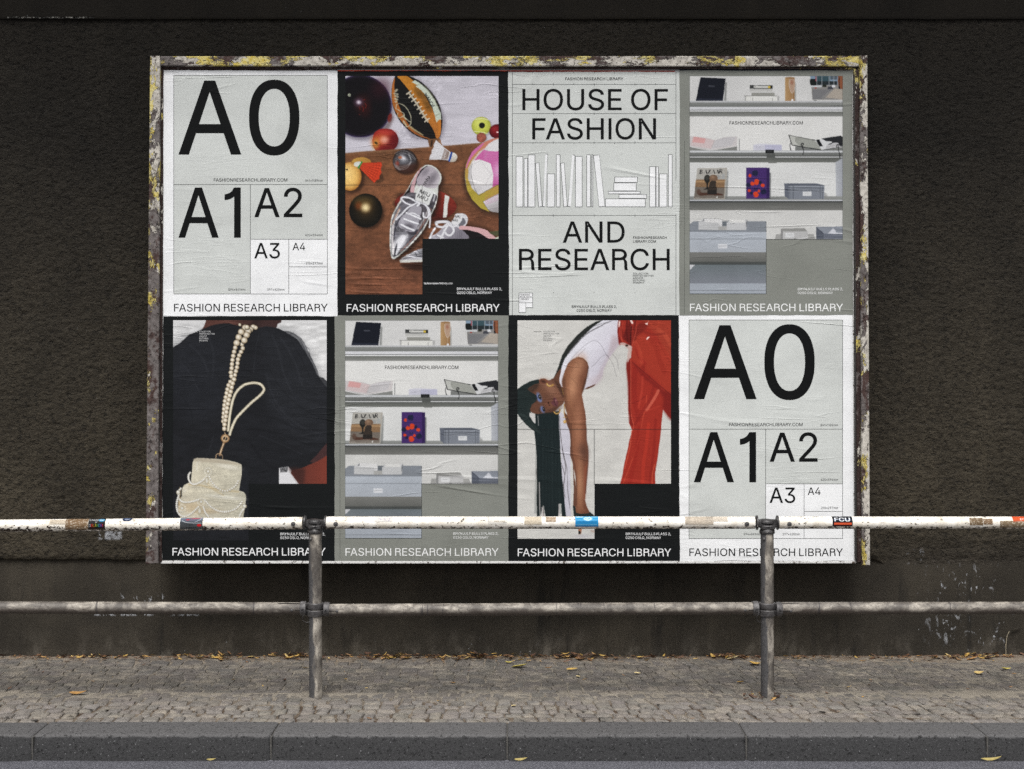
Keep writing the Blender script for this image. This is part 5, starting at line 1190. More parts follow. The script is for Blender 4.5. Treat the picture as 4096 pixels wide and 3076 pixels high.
    g.poly(sh('480,250 760,262 980,306 1020,330 900,318 700,300 500,290'), (176, 166, 148), True, .7, 6); g.stroke(sh('500,400 506,300 540,285'), 8, (232, 230, 222), .7); g.ell(880, o + 350, 120, 22, (226, 222, 210), rot=10, soft=.9, a=.7)
    g.stroke(sh('410,560 560,575 760,625 1000,648'), 26, (196, 178, 140), .5); g.ell(830, o + 712, 190, 20, (228, 226, 216), rot=6, soft=.9, a=.7); g.stroke(sh('345,600 350,650 380,620'), 10, (230, 228, 218), .6)
    g.stroke(sh('620,540 700,620 820,690'), 22, (196, 178, 140), .35); g.ell(440, o + 820, 120, 50, (190, 166, 130), soft=.9, a=.5); g.ell(600, o + 880, 160, 30, (190, 166, 130), soft=.9, a=.45); g.stroke(sh('300,600 300,700 290,800 285,900'), 18, (180, 150, 100), .5)
    def beads(path, r, n):
        q = smooth_loop(pts(path), 20, False); L = np.concatenate([[0], np.cumsum(np.linalg.norm(np.diff(q, axis=0), axis=1))])
        for d in np.linspace(0, L[-1], n):
            x = np.interp(d, L, q[:, 0]); y = np.interp(d, L, q[:, 1]) + o; g.ell(x + 2, y + 3, r * 1.15, r * 1.15, (136, 122, 96), soft=.3, a=.7); g.ell(x, y, r, r, (206, 204, 196), soft=.1, hi=(-.2, -.3), hc=(240, 240, 236), hw=.6)
    beads('422,420 402,450 405,500 430,545 480,560 540,535 590,500 620,470', 12, 22); beads('650,470 680,530 730,590 800,632 870,635 930,605 975,565 995,520', 12, 17)
    beads('310,610 282,650 285,720 320,765 380,775 450,765 520,745', 12, 20); beads('600,750 660,820 740,870 820,888 900,880 970,850 1020,800 1040,770', 12, 22)
    beads('290,680 265,760 262,840 285,910 350,945 420,920 480,870 520,830', 12, 24); beads('580,830 600,890 640,945', 12, 7); beads('1065,850 1030,900 1005,960', 11, 8)
    for x, y in ((636, 405), (552, 768), (325, 845)):
        g.ell(x, y + o, 20, 20, (224, 224, 218), soft=.1, rim=3, rc=(150, 138, 112))
        for q in range(12): g.ell(x + 42 * math.cos(q * .5236), y + o + 42 * math.sin(q * .5236), 6, 6, (226, 224, 214), soft=.3)
    for x, y in ((620, 515), (535, 875)): g.ell(x, y + o, 22, 44, (216, 214, 204), soft=.1, rim=3, rc=(160, 148, 120))
    for x, y in ((280, 655), (1072, 820)): g.ell(x, y + o, 25, 27, (212, 210, 198), soft=.06, rim=3, rc=(140, 130, 108), hi=(-.2, -.3), hc=(244, 244, 240))
    return g

def poster_bag():
    off = .0016; s = .3345
    p = poster(652, 1340, 2245, 'black poster showing a white pearl handbag hanging against a dark draped back')
    paper(0, 0, 0, 0, (19, 21, 22), off, p, 7, [(654, 1266), (1340, 1263), (1339, 2245), (649, 2240)])
    me, org = pic_bag().to_mesh('picture', 2.2, lambda x, y: P(x, y, off + .0003), lambda x, y: ~((x > 995.5) & (y > 1936)))
    link('picture', me, MAT_PRINT, p, tuple(org))
    X = lambda v: 620 + v * s; Y = lambda v: 1240 + v * s; Z = lambda v: 1750 + v * s
    text('list_lettering', list_items(X(531), Y(267), 27 * s, 18 * s, 1.0) + [('FASHION', X(415), X(506), Y(266), 14 * s)], (190, 190, 190), off + .0005, p)
    border_text(p, off + .0005, X(210), X(2040), Z(1410), 90 * s, WHITE_INK, X(1499), X(2036), Z(1168), s, 45)
poster_bag()

# ---- bending woman poster
def pic_woman():
    g = Pic(2070, 1281.5, 2683.5, 2154.5, (204, 203, 199)); g.frame(2020, 1240, .3255)
    g.mottle('100,100 2100,100 2100,2850 100,2850', .04, 50, 20, 71)
    HA = (40, 44, 42)
    g.poly('640,1240 700,1260 800,1400 810,2540 700,2540 690,1800', (196, 194, 203))
    g.poly('1215,120 1110,145 1000,210 890,305 770,440 700,560 668,660 640,740 600,830 655,780 700,700 740,590 800,500 900,390 1000,290 1110,200 1210,130', HA, False)
    # top
    g.poly('1210,120 1395,120 1384,250 1402,420 1340,505 1280,590 1215,715 1200,790 1180,845 1120,910 1050,950 975,982 985,900 1028,700 1020,640 980,592 900,572 830,598 770,660 720,780 700,880 712,962 675,935 660,870 680,750 725,620 800,500 950,330 1090,200', (218, 217, 224), False, grad=(950, 500, 1230, 700), col2=(200, 196, 206))
    g.poly('1330,300 1400,420 1340,505 1280,590 1215,715 1200,790 1180,845 1120,910 1050,950 1120,850 1180,720 1260,560', (176, 158, 162), True, .55, 18); g.ell(1100, 870, 90, 50, (196, 186, 190), rot=-30, soft=.9, a=.6)
    for q in ('1300,140 1180,170 1050,230 900,400 780,540', '1240,160 1050,260 900,360 760,560', '1200,190 1000,300 820,480 750,580', '1310,135 1100,230 960,330', '1000,240 880,380 770,520'): g.stroke(q, 4.5, (60, 58, 60), .75)
    for q in ('760,680 850,560 1000,420 1100,375 1180,430 1250,560 1320,650 1370,820', '1060,700 1120,650 1180,580 1240,550 1280,580', '1320,540 1380,620 1390,720', '740,700 900,560 990,470'): g.stroke(q, 3.5, (80, 76, 82), .6)
    g.poly('975,975 1000,955 1060,930 1120,908 1080,945 1020,968', (96, 58, 40))
    # red trousers
    rd = '1398,110 2060,110 2060,1362 2010,1310 1941,1222 1925,1380 1903,1600 1870,1850 1843,2010 1846,2160 1410,2160 1445,2010 1470,1860 1500,1740 1528,1597 1562,1475 1524,1390 1534,1310 1512,1240 1510,1150 1520,1000 1503,800 1492,720 1492,670 1530,600 1548,585 1562,480 1545,440 1400,422 1382,260'
    g.poly(rd, (158, 50, 38), False)
    g.poly('1560,590 1700,720 1860,860 1950,960 2060,1040 2060,600 1900,420 1700,300 1570,330', (166, 60, 43), True, .8, 16); g.poly('1700,110 2060,110 2060,560 1950,450 1850,300 1750,200', (162, 66, 47), True, .7, 10)
    g.poly('1560,640 1700,770 1850,900 1940,985 2060,1060 2060,1360 1940,1215 1945,1080 1850,950 1700,830', (118, 30, 28), True, .75, 14); g.poly('1490,660 1540,600 1545,900 1550,1300 1580,1420 1530,1390 1515,1200 1505,900', (124, 34, 28), True, .8, 6)
    g.poly('1385,250 1400,130 1450,250 1440,400 1400,420', (120, 30, 26), True, .8, 6); g.poly('1450,330 1500,200 1540,130 1560,300 1550,440 1500,400', (100, 26, 24), True, .8, 6); g.poly('1580,250 1680,150 1760,180 1700,260 1620,330 1580,420', (116, 34, 28), True, .7, 8)
    for q, wd, c, a_ in (('1610,430 1640,560 1720,660', 40, (150, 40, 32), .6), ('1700,700 1690,800 1760,820', 50, (140, 36, 30), .5), ('1885,990 1850,1060 1800,1140 1740,1230', 34, (206, 110, 90), .7), ('1545,600 1545,900 1548,1250 1580,1420 1550,1500', 6, (214, 106, 84), .8), ('1740,1050 1730,1200 1700,1300 1640,1600 1560,1850 1450,2130', 7, (204, 92, 66), .7),
                        ('1555,1140 1640,1120 1720,1060', 12, (120, 32, 28), .6), ('1640,1300 1740,1240 1900,1180', 12, (190, 74, 56), .5), ('1560,1480 1530,1700 1470,1950', 8, (216, 120, 92), .6), ('1840,1900 1812,2000 1805,2130', 7, (216, 112, 80), .7), ('1870,300 1900,420 2000,600 2050,700', 5, (130, 40, 32), .7), ('1600,1650 1700,1750 1850,1800', 20, (150, 40, 32), .4),
                        ('1560,640 1750,800 1950,970 2060,1060', 6, (92, 22, 22), .8), ('1450,150 1430,300 1450,420', 10, (196, 80, 60), .6), ('1620,180 1600,300 1560,440', 8, (210, 96, 76), .6), ('1560,200 1540,330 1550,470', 8, (50, 16, 16), .8), ('1780,150 1830,210 1890,180 1880,130', 8, (190, 80, 56), .7)): g.stroke(q, wd, c, a_)
    for q, wd, c, a_ in (('1600,720 1590,900 1600,1150 1640,1350', 60, (138, 36, 30), .45), ('1690,820 1680,1000 1640,1200', 26, (196, 78, 60), .4), ('1830,930 1790,1080 1690,1250 1600,1400', 40, (130, 34, 30), .45),
                        ('1650,1450 1620,1700 1560,2000 1530,2140', 50, (146, 38, 30), .5), ('1760,1400 1740,1650 1700,1900 1690,2140', 40, (190, 62, 44), .45), ('1850,1350 1830,1700 1790,2000 1780,2140', 34, (136, 36, 30), .5),
                        ('1600,400 1650,500 1680,640', 50, (196, 82, 60), .4), ('1760,330 1850,450 1900,620 1960,760', 60, (148, 46, 34), .5), ('1880,240 1960,300 2030,420', 50, (196, 92, 66), .4), ('1640,200 1700,260 1820,300 1960,290', 26, (128, 40, 32), .5),
                        ('1420,200 1410,300 1440,380', 22, (200, 84, 66), .5), ('1500,140 1490,260 1510,380', 22, (88, 20, 20), .6), ('1600,140 1580,240', 22, (96, 24, 22), .6)):
        g.stroke(q, wd, c, a_)
    for q in ('1398,150 1415,130 1412,180 1396,215', '1720,165 1750,155 1770,128 1752,165 1750,185', '1738,350 1760,328 1778,330 1760,352 1742,365', '1535,128 1560,130 1575,160 1560,170'): g.poly(q, (236, 214, 208), True)
    g.poly('1402,420 1450,400 1545,440 1560,470 1530,600 1505,640 1502,560 1508,480 1440,430', (200, 176, 170), True, .9); g.ell(1495, 436, 18, 14, (60, 40, 34), soft=.4)
    # long hair
    lh = '372,1270 500,1262 660,1240 664,1400 674,1597 685,1850 705,2080 735,2380 752,2560 700,2560 690,2380 665,2380 650,2560 500,2560 475,2400 455,2420 430,2560 392,2560 388,2380 390,2000 385,1750 372,1597 362,1500'
    g.poly(lh, (27, 38, 40)); 
    for i in range(46):
        x = 385 + (i * 137 % 300); g.stroke(np.array([(x, 1300 + (i * 71 % 500)), (x + (x - 520) * .06, 1900 + (i * 53 % 300)), (x + (x - 520) * .14, 2500)], float), 3, (52, 62, 62) if i % 3 else (14, 22, 24), .6)
    for q in ('395,1900 385,2000 400,2200 395,2500', '690,1600 720,1800 745,1950 720,2150 740,2300', '672,1300 680,1500 720,1800', '700,1700 760,1950 770,2200 800,2450', '410,2200 418,2450', '460,2390 480,2540', '690,1880 735,2050 700,2200'): g.stroke(q, 5, (50, 44, 42), .85)
    g.stroke('422,2120 425,2300 430,2540', 14, (196, 190, 188), .8); g.stroke('458,2430 468,2540', 16, (198, 192, 190), .9); g.stroke('662,2390 670,2540', 14, (190, 184, 184), .8); g.stroke('405,1300 412,1420', 7, (200, 196, 196), .7)
    # arms
    g.poly('720,1240 770,1300 800,1390 830,1500 845,1800 850,2050 880,2200 876,2420 838,2410 845,2200 835,1900 800,1780 806,1597 790,1480 755,1390', (104, 70, 54), False)
    arm = '900,576 960,590 1012,640 1028,700 1012,800 985,900 965,980 945,1040 958,1120 984,1240 995,1340 998,1450 1002,1597 1018,1700 1022,1850 1010,2000 992,2200 984,2330 1000,2400 1036,2480 1045,2530 868,2530 872,2380 880,2200 865,2050 836,1880 820,1760 812,1597 805,1490 800,1390 765,1290 735,1180 718,1060 708,960 700,880 722,780 770,662 830,602'
    g.poly(arm, (136, 92, 68), False, grad=(740, 1000, 1010, 1000), col2=(118, 76, 58)); g.ell(890, 700, 70, 130, (186, 138, 108), rot=25, soft=.95, a=.8); g.ell(830, 950, 60, 150, (196, 148, 116), rot=8, soft=.95, a=.75); g.ell(900, 1450, 50, 320, (176, 126, 98), soft=.95, a=.65)
    g.poly('1000,820 1012,800 985,900 960,985 945,1040 950,960 975,860', (74, 46, 34), a=.8, blur=5); g.poly('720,780 700,880 712,960 720,1060 745,1200 770,1290 760,1150 745,1000 740,880', (88, 58, 44), a=.7, blur=14); g.ell(965, 1740, 55, 90, (84, 58, 50), rot=-10, soft=.9, a=.55); g.poly('970,1950 1018,1850 1005,2050 985,2330 965,2330', (150, 84, 62), a=.5, blur=8); g.ell(920, 2150, 40, 260, (190, 144, 112), soft=.95, a=.7)
    for q in ('850,640 900,660 910,700', '720,760 800,720 900,690', '760,790 860,880 900,950', '1020,850 1030,700'): g.stroke(q, 3, (70, 48, 38), .5)
    for q, wd, c, a_ in (('1020,700 1005,820 965,980', 14, (84, 54, 42), .6), ('998,1450 1002,1597 1016,1700 1020,1850 1006,2050 988,2250', 16, (98, 60, 48), .6), ('812,1400 815,1597 826,1760 868,1980 880,2200 876,2400', 14, (92, 60, 48), .6),
                        ('850,640 800,760 770,900 800,1100 860,1300', 34, (150, 104, 78), .5), ('900,590 960,605 1005,660', 12, (110, 74, 56), .6), ('900,2300 930,2400 980,2470', 20, (150, 106, 80), .5)):
        g.stroke(q, wd, c, a_)
    # shoe on the hand
    g.poly('835,2404 866,2418 872,2490 940,2505 1030,2495 1045,2480 1100,2530 1100,2570 850,2570', (38, 47, 46)); g.poly('900,2685 946,2685 936,2755 902,2757', (168, 118, 92)); g.ell(915, 2735, 14, 20, (36, 40, 38), soft=.1); g.poly('1050,2700 1100,2710 1100,2740 1050,2720', (180, 160, 150), a=.7, blur=4); g.ell(960, 2780, 110, 24, (176, 174, 182), soft=.9, a=.5)
    # neck, head
    g.poly('600,830 640,770 690,725 668,860 690,935 712,965 718,1060 700,1040 640,930 560,870', (104, 70, 54), True)
    g.poly('270,960 320,890 400,860 470,850 545,862 600,838 660,900 704,980 722,1075 716,1150 655,1200 600,1250 500,1262 400,1276 322,1255 306,1200 345,1120 335,1040', (98, 66, 52), True, grad=(330, 1000, 700, 1150), col2=(112, 76, 60))
    g.ell(560, 960, 120, 60, (156, 114, 92), rot=40, soft=.95, a=.75); g.ell(650, 1060, 40, 70, (128, 86, 68), soft=.9, a=.6); g.ell(440, 1010, 70, 50, (124, 84, 64), soft=.95, a=.5); g.poly('600,850 660,900 720,1000 722,1080 690,1040 640,940', (62, 42, 34), a=.7, blur=8); g.ell(600, 1225, 90, 30, (70, 46, 38), rot=-20, soft=.9, a=.6); g.ell(560, 1170, 30, 40, (128, 84, 66), soft=.9, a=.6)
    g.poly('415,870 440,845 490,842 530,870 545,895 500,905 440,900', (128, 84, 66), True); g.ell(470, 878, 34, 18, (76, 48, 38), rot=15, soft=.7)
    HD = (34, 44, 44)
    g.poly('150,975 200,935 260,900 320,870 415,850 418,900 360,915 300,950 275,975 330,1015 385,1045 392,1085 372,1130 330,1165 308,1215 316,1262 372,1274 300,1262 300,1300 340,1365 400,1440 445,1520 400,1510 330,1470 260,1410 190,1330 150,1270', HD, False)
    g.poly('270,975 330,930 415,900 400,960 340,1010', (58, 46, 40), a=.7, blur=10)
    for i in range(26):
        y = 985 + i * 11; g.stroke(np.array([(150, y), (260, y + 8 + i * 2), (370 - abs(i - 12) * 6, 1050 + i * 5 + 10)], float), 3, (66, 78, 76) if i % 2 else (20, 28, 28), .5)
    for i in range(10): g.stroke(np.array([(170 + i * 8, 1260 + i * 3), (240 + i * 12, 1370 + i * 4), (360 + i * 9, 1470 + i * 6)], float), 3.5, (60, 72, 70), .5)
    g.poly('300,1262 372,1276 375,1400 345,1365 305,1310', (200, 198, 196))
    # face details
    g.ell(418, 1072, 27, 58, (112, 132, 178), rot=-20, soft=.5, a=.9); g.ell(427, 1070, 17, 34, (34, 28, 26), rot=-15, soft=.3); g.ell(427, 1062, 6, 9, (190, 184, 180), soft=.3); g.ell(425, 1110, 26, 16, (108, 126, 170), rot=20, soft=.6, a=.8)
    g.ell(462, 1222, 24, 42, (104, 122, 170), rot=-20, soft=.5, a=.9); g.ell(476, 1220, 15, 28, (32, 26, 24), rot=-15, soft=.3); g.ell(474, 1214, 5, 7, (180, 174, 170), soft=.3); g.stroke('375,1050 395,1080 380,1130', 9, (30, 26, 24), .7); g.stroke('425,1205 418,1235 440,1262', 9, (30, 26, 24), .7)
    g.ell(525, 1140, 34, 36, (118, 78, 62), soft=.7); g.ell(533, 1143, 9, 14, (44, 28, 24), rot=-20, soft=.5); g.ell(548, 1170, 8, 7, (50, 32, 28), soft=.5); g.stroke('455,1130 500,1125 530,1105', 8, (78, 52, 42), .5)
    g.poly('598,1075 622,1085 640,1110 655,1140 640,1185 600,1178 566,1140 590,1110', (104, 62, 66), True); g.stroke('600,1085 608,1125 612,1155 640,1180', 5, (44, 24, 28), .9); g.ell(625, 1115, 8, 18, (160, 116, 116), soft=.8, a=.7)
    g.stroke('515,905 530,930 560,935 592,918', 17, (178, 140, 78)); g.stroke('515,905 530,925 560,930', 6, (232, 206, 146)); g.stroke('600,1250 630,1278 665,1262 675,1225', 15, (160, 122, 66)); g.stroke('605,1255 630,1270 655,1262', 5, (224, 196, 130))
    g.stroke('725,1160 730,1200 727,1260 733,1310', 10, (170, 130, 70)); g.stroke('715,1322 758,1320', 6, (170, 130, 70)); g.ell(735, 1373, 19, 22, (176, 138, 78), soft=.1, hi=(-.2, -.3), hc=(236, 214, 156)); g.stroke('700,960 712,1010 718,1040', 5, (150, 116, 60))
    g.stroke('153,1467 2038,1467', 4, (30, 30, 30), sm=False); g.stroke('1096,1467 1096,2150', 4, (30, 30, 30), sm=False)
    return g

def poster_woman():
    off = .0024; s = .3255
    p = poster(2035, 2717, 2243, 'black poster of a bending woman in red trousers with long hair hanging down')
    paper(0, 0, 0, 0, (19, 21, 22), off, p, 8, [(2034.5, 1261), (2714, 1261), (2719, 2243), (2034.5, 2244)])
    me, org = pic_woman().to_mesh('picture', 2.2, lambda x, y: P(x, y, off + .0003), lambda x, y: ~((x > 2377) & (y > 1935)))
    link('picture', me, MAT_PRINT, p, tuple(org))
    X = lambda v: 2020 + v * s; Y = lambda v: 1240 + v * s; Z = lambda v: 1760 + v * s
    text('list_lettering', list_items(X(470), Y(273), 27.5 * s, 18 * s, 1.03), (90, 90, 90), off + .0005, p)
    text('list_heading', [('FASHION', X(351), X(446), Y(273), 14 * s)], (30, 30, 30), off + .0005, p)
    border_text(p, off + .0005, X(157), X(2042), Z(1427), 94 * s, WHITE_INK, X(1484), X(2038), Z(1168), s)
poster_woman()

# ------------------------------------------------------------------ billboard
BB = empty('billboard', tuple(P(2035, 2253)), 'large steel framed billboard with flaking yellow and white paint on its edges', 'billboard')
def pbox(b, q, off, depth, bev=None):
    """q: four photo corners (tl, tr, br, bl); front face at off, back depth metres behind"""
    V = [P(x, y, off) for x, y in q]
    Bk = [v + np.array([0, depth, 0]) for v in V]
    if bev:
        c = sum(V) / 4
        Vi = []
        for v in V:
            d = c - v; d[1] = 0
            Vi.append(v + np.sign(d) * np.array([bev, 0, bev]))
        Vo = [v + np.array([0, bev, 0]) for v in V]
        b.add(Vi + Vo + Bk, [(0, 1, 2, 3), (4, 5, 1, 0), (5, 6, 2, 1), (6, 7, 3, 2), (7, 4, 0, 3), (8, 9, 5, 4), (9, 10, 6, 5), (10, 11, 7, 6), (11, 8, 4, 7), (11, 10, 9, 8)])
    else:
        b.add(V + Bk, [(0, 1, 2, 3), (4, 5, 1, 0), (5, 6, 2, 1), (6, 7, 3, 2), (7, 4, 0, 3), (7, 6, 5, 4)])

XL0, XL1 = float(P(600, 1200)[0]), float(P(642, 1200)[0]); XR0, XR1 = float(P(3440, 1200)[0]), float(P(3470, 1200)[0]); ZT0, ZT1 = float(P(2000, 268)[2]), float(P(2000, 229)[2])
M_FR_L = mat_flaked('frame_paint_left', 0.52, 0.60, tg=0.45, stretch=(1, 1, .55), wlean=((2, 1.3, 2.9, 0.13),), ylean=((0, XL0, XL1, -.04), (2, 1.2, 2.9, .03)))
M_FR_T = mat_flaked('frame_paint_top', 0.535, 0.485, tg=0.5, stretch=(.5, 1, 1), wlean=((2, ZT0, ZT1, -0.05), (0, -1.8, -1.2, .03)), ylean=((2, ZT0, ZT1, .05),))
M_FR_R = mat_flaked('frame_paint_right', 0.55, 0.53, tg=0.48, stretch=(1, 1, .5), wlean=((0, XR0, XR1, .12),), ylean=((0, XR0, XR1, -.06),))
M_FR_I = mat_flaked('frame_rust', 0.56, 0.60, tg=0.60, stretch=(1, 1, .5), rust=(0.016, 0.008, 0.007))
m = NM('board_edge'); f_ = m.noise((1, 1, 1), 60.0, 5, 0.7, 0.5)
M_BOARD = m.fin(m.mix(m.ramp(f_, 0.55, 0.62), lin((196, 195, 193)), lin((72, 62, 54))), 0.7, m.bump(f_, 0.0015))
m = NM('dark_steel'); f_ = m.noise((1, 1, 1), 120.0, 4, 0.7)
M_STEEL = m.fin(m.mix(m.ramp(f_, 0.35, 0.7), lin((22, 20, 19)), lin((56, 52, 48))), 0.6, m.bump(f_, 0.001), 0.3)

b = MB(); pbox(b, [(648, 277), (3418, 277), (3425, 2252), (640, 2253)], -0.0015, 0.06, 0.001); b.build('backing_board', M_BOARD, BB)
b = MB(); pbox(b, [(606, 228), (646, 228), (638, 2250), (588, 2253)], 0.030, 0.17, 0.003); b.build('side_channel', M_FR_L, BB)
b = MB(); pbox(b, [(646.5, 268), (654, 268), (648, 2246), (638.5, 2248)], 0.008, 0.03, 0.001); b.build('inner_flange', M_FR_I, BB)
b = MB(); pbox(b, [(3432, 227), (3463, 227), (3474, 2257), (3442, 2257)], 0.034, 0.17, 0.003); b.build('side_channel', M_FR_R, BB)
b = MB(); pbox(b, [(3413, 277), (3432.5, 277), (3442.5, 2246), (3426, 2248)], 0.016, 0.05, 0.002); b.build('inner_flange', M_FR_I, BB)
b = MB(); pbox(b, [(3412, 300), (3416, 300), (3424, 2236), (3418, 2238)], 0.020, 0.02, 0.001); b.build('trim_strip', M_STEEL, BB)
b = MB(); pbox(b, [(646.5, 229), (3431.5, 228), (3431.5, 270), (646.5, 268)], 0.028, 0.16, 0.004); b.build('top_channel', M_FR_T, BB)
b = MB(); pbox(b, [(655, 268.5), (3413, 270.5), (3413, 278), (655, 276)], 0.012, 0.03, 0.001); b.build('inner_flange', M_FR_I, BB)
b = MB(); pbox(b, [(645, 2244), (3422, 2245), (3422, 2253), (642, 2254)], 0.0035, 0.02, 0.001); b.build('bottom_lip', M_BOARD, BB)
# remains of older bills along the top edge
for q, c in (([(1350, 281), (2030, 282), (2030, 285), (1350, 284.5)], (186, 66, 40)), ([(1350, 277), (2720, 279), (2720, 282), (1350, 280)], (170, 168, 166)),
             ([(2030, 281.5), (2700, 283), (2700, 287), (2030, 286)], (150, 52, 36)), ([(2030, 285.5), (2718, 287), (2718, 289), (2030, 288.5)], (22, 26, 38)),
             ([(2700, 277), (3400, 278), (3400, 283), (2700, 282.5)], (42, 50, 60)), ([(3345, 276), (3405, 276), (3405, 282), (3345, 282)], (150, 140, 128)), ([(652, 277), (1350, 279), (1350, 281.5), (652, 281)], (60, 40, 36))):
    o = flat('old_bill_edge', [q], c, 0.0006 + random.uniform(0, .0003), BB)

# ------------------------------------------------------------------ railing
YR = -0.86
sr = SRC(YR)
rx = lambda px: (px - CX) / sr
rz = lambda py: CAM[2] - (py - HY) / sr
k2 = 4096 / 2212.
def mat_white_pipe():
    m = NM('chipped_white_paint')
    X, Y, Z = m.xyz()
    f = m.noise((.7, 1, 1), 70.0, 7, 0.74, 0.3); g = m.noise((1, 1, 1), 16.0, 5, 0.6, 0.4, (4, 0, 1)); st = m.noise((14, 90, 90), 1.0, 4, 0.6)
    base = m.mix(m.ramp(g, 0.35, 0.75), lin((236, 232, 224)), lin((196, 186, 168)))
    base = m.mix(m.ramp(st, 0.6, 0.75, 0, .35), base, lin((150, 138, 120)))
    under = m.ramp(Z, rz(1141 * k2), rz(1133 * k2), 0.11, 0.0)     # chips gather on the underside where rust starts
    chip = m.ramp(m.math('ADD', f, under), 0.61, 0.625)
    chip2 = m.ramp(m.math('ADD', g, m.math('MULTIPLY', f, .35)), 0.86, 0.875)
    chips = m.math('MAXIMUM', chip, chip2)
    scr = m.ramp(m.noise((10, 60, 120), 1.0, 5, 0.7, 2.0, (2, 2, 2)), 0.63, 0.65)
    halo = m.ramp(m.math('ADD', f, under), 0.585, 0.64, 0, .6)
    base = m.mix(halo, base, lin((160, 130, 95)))
    base = m.mix(m.math('MULTIPLY', scr, .7), base, lin((110, 95, 80)))
    base = m.mix(chips, base, lin((44, 34, 28)))
    h = m.math('SUBTRACT', m.math('MULTIPLY', f, .15), chips)
    return m.fin(base, 0.42, m.bump(h, 0.0012), 0, 0.4)
def mat_dirty_pipe(vert, seed):
    m = NM('grimy_paint_' + ('post' if vert else 'rail'))
    sc = (40, 40, 16) if vert else (16, 40, 40)
    a = m.noise(sc, 1.0, 6, 0.7, 0.6, (seed, 0, seed)); f = m.noise((1, 1, 1), 80.0, 6, 0.75, 0.4); g = m.noise((1, 1, 1), 7.0 , 5, 0.6, 0.5, (seed, 1, 2))
    X, Y, Z = m.xyz()
    base = m.mix(m.ramp(a, 0.38, 0.62), lin((170, 163, 152)), lin((98, 92, 85)))
    base = m.mix(m.ramp(g, 0.42, 0.6, 0, .85), base, lin((70, 66, 63)))
    base = m.mix(m.ramp(f, 0.56, 0.62, 0, .75), base, lin((62, 56, 52)))
    if vert:   # bare greasy steel on the side turned away from the walkers, ragged edge
        nx = m.n('ShaderNodeSeparateXYZ'); m.L(m.geo.outputs['Normal'], nx.inputs[0])
        side = m.math('ADD', nx.outputs[0], m.math('MULTIPLY', m.math('SUBTRACT', m.noise((26, 26, 5), 1.0, 6, 0.7, .3, (seed, 0, 0)), .5), 2.6))
        low = m.ramp(Z, 0.0, 0.75, -.16, 0.25)
        k = m.ramp(m.math('SUBTRACT', side, m.math('MULTIPLY', low, -1.0)), -0.40, -0.10, 1, 0)
        base = m.mix(k, base, m.mix(m.ramp(f, .3, .7), lin((52, 51, 52)), lin((80, 79, 80))))
    else:
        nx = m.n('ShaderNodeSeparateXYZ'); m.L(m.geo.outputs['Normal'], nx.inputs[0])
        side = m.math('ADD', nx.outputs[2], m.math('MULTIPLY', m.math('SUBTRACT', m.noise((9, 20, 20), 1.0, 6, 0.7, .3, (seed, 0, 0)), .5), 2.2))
        k = m.ramp(side, -0.35, 0.3, .92, 0)  # underside painted darker, shade worked in with the grime
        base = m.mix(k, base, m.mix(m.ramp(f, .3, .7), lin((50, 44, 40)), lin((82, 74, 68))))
        band = m.ramp(m.noise((34, 4, 4), 1.0, 3, 0.6, .5, (1, 1, 1)), 0.64, 0.68, 0, .8)
        base = m.mix(band, base, lin((58, 54, 54)))
    return m.fin(base, 0.55, m.bump(m.math('ADD', a, f), 0.0012), 0, 0.35)
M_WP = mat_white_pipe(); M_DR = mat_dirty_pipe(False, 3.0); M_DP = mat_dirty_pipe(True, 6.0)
m = NM('black_fitting'); f = m.noise((1, 1, 1), 60.0, 6, 0.7, .6)
c = m.mix(m.ramp(f, .35, .65), lin((30, 29, 29)), lin((72, 70, 70))); c = m.mix(m.ramp(f, .66, .69), c, lin((170, 166, 160)))
M_FIT = m.fin(c, 0.38, m.bump(f, 0.002), 0.2)
m = NM('grey_fitting'); f = m.noise((1, 1, 1), 50.0, 6, 0.7, .6)
c = m.mix(m.ramp(f, .35, .65), lin((56, 54, 54)), lin((92, 90, 90))); c = m.mix(m.ramp(f, .64, .68), c, lin((140, 138, 140)))
M_FITG = m.fin(c, 0.5, m.bump(f, 0.002), 0.2)

RAIL = empty('railing', (0, YR, 0), 'tubular steel railing with white top rail and grimy lower rail along the pavement', 'railing')
PR = 0.0285
posts = [(680.5 * k2, 682 * k2), (1656 * k2, 1658 * k2)]
def pipe(name, x0, z0, x1, z1, r, mat):
    b = MB(); n = 40; a = Vector((x0, YR, z0)); d = Vector((x1 - x0, 0, z1 - z0)); L = d.length
    prof = [(0, r * .97)] + [(L * (i + .5) / n, r * (1 + .012 * math.sin(i * 1.7) * math.sin(i * .61))) for i in range(n)] + [(L, r * .97)]
    b.lathe(a, d, prof, 32); return b.build(name, mat, RAIL)
zt = lambda py: rz(py * k2)
pA, pB = rx(681 * k2), rx(1657 * k2)
pipe('top_rail', rx(-420 * k2), zt(1139.5), pA - 0.058, zt(1130), PR, M_WP)
pipe('top_rail', pA + 0.05, zt(1129), pB - 0.058, zt(1129), PR, M_WP)
pipe('top_rail', pB + 0.05, zt(1129), rx(2640 * k2), zt(1129), PR, M_WP)
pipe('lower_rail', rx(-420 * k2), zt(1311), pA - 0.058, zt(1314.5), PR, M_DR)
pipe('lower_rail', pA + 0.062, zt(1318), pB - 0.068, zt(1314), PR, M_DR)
pipe('lower_rail', pB + 0.062, zt(1314), rx(2640 * k2), zt(1312.5), PR, M_DR)
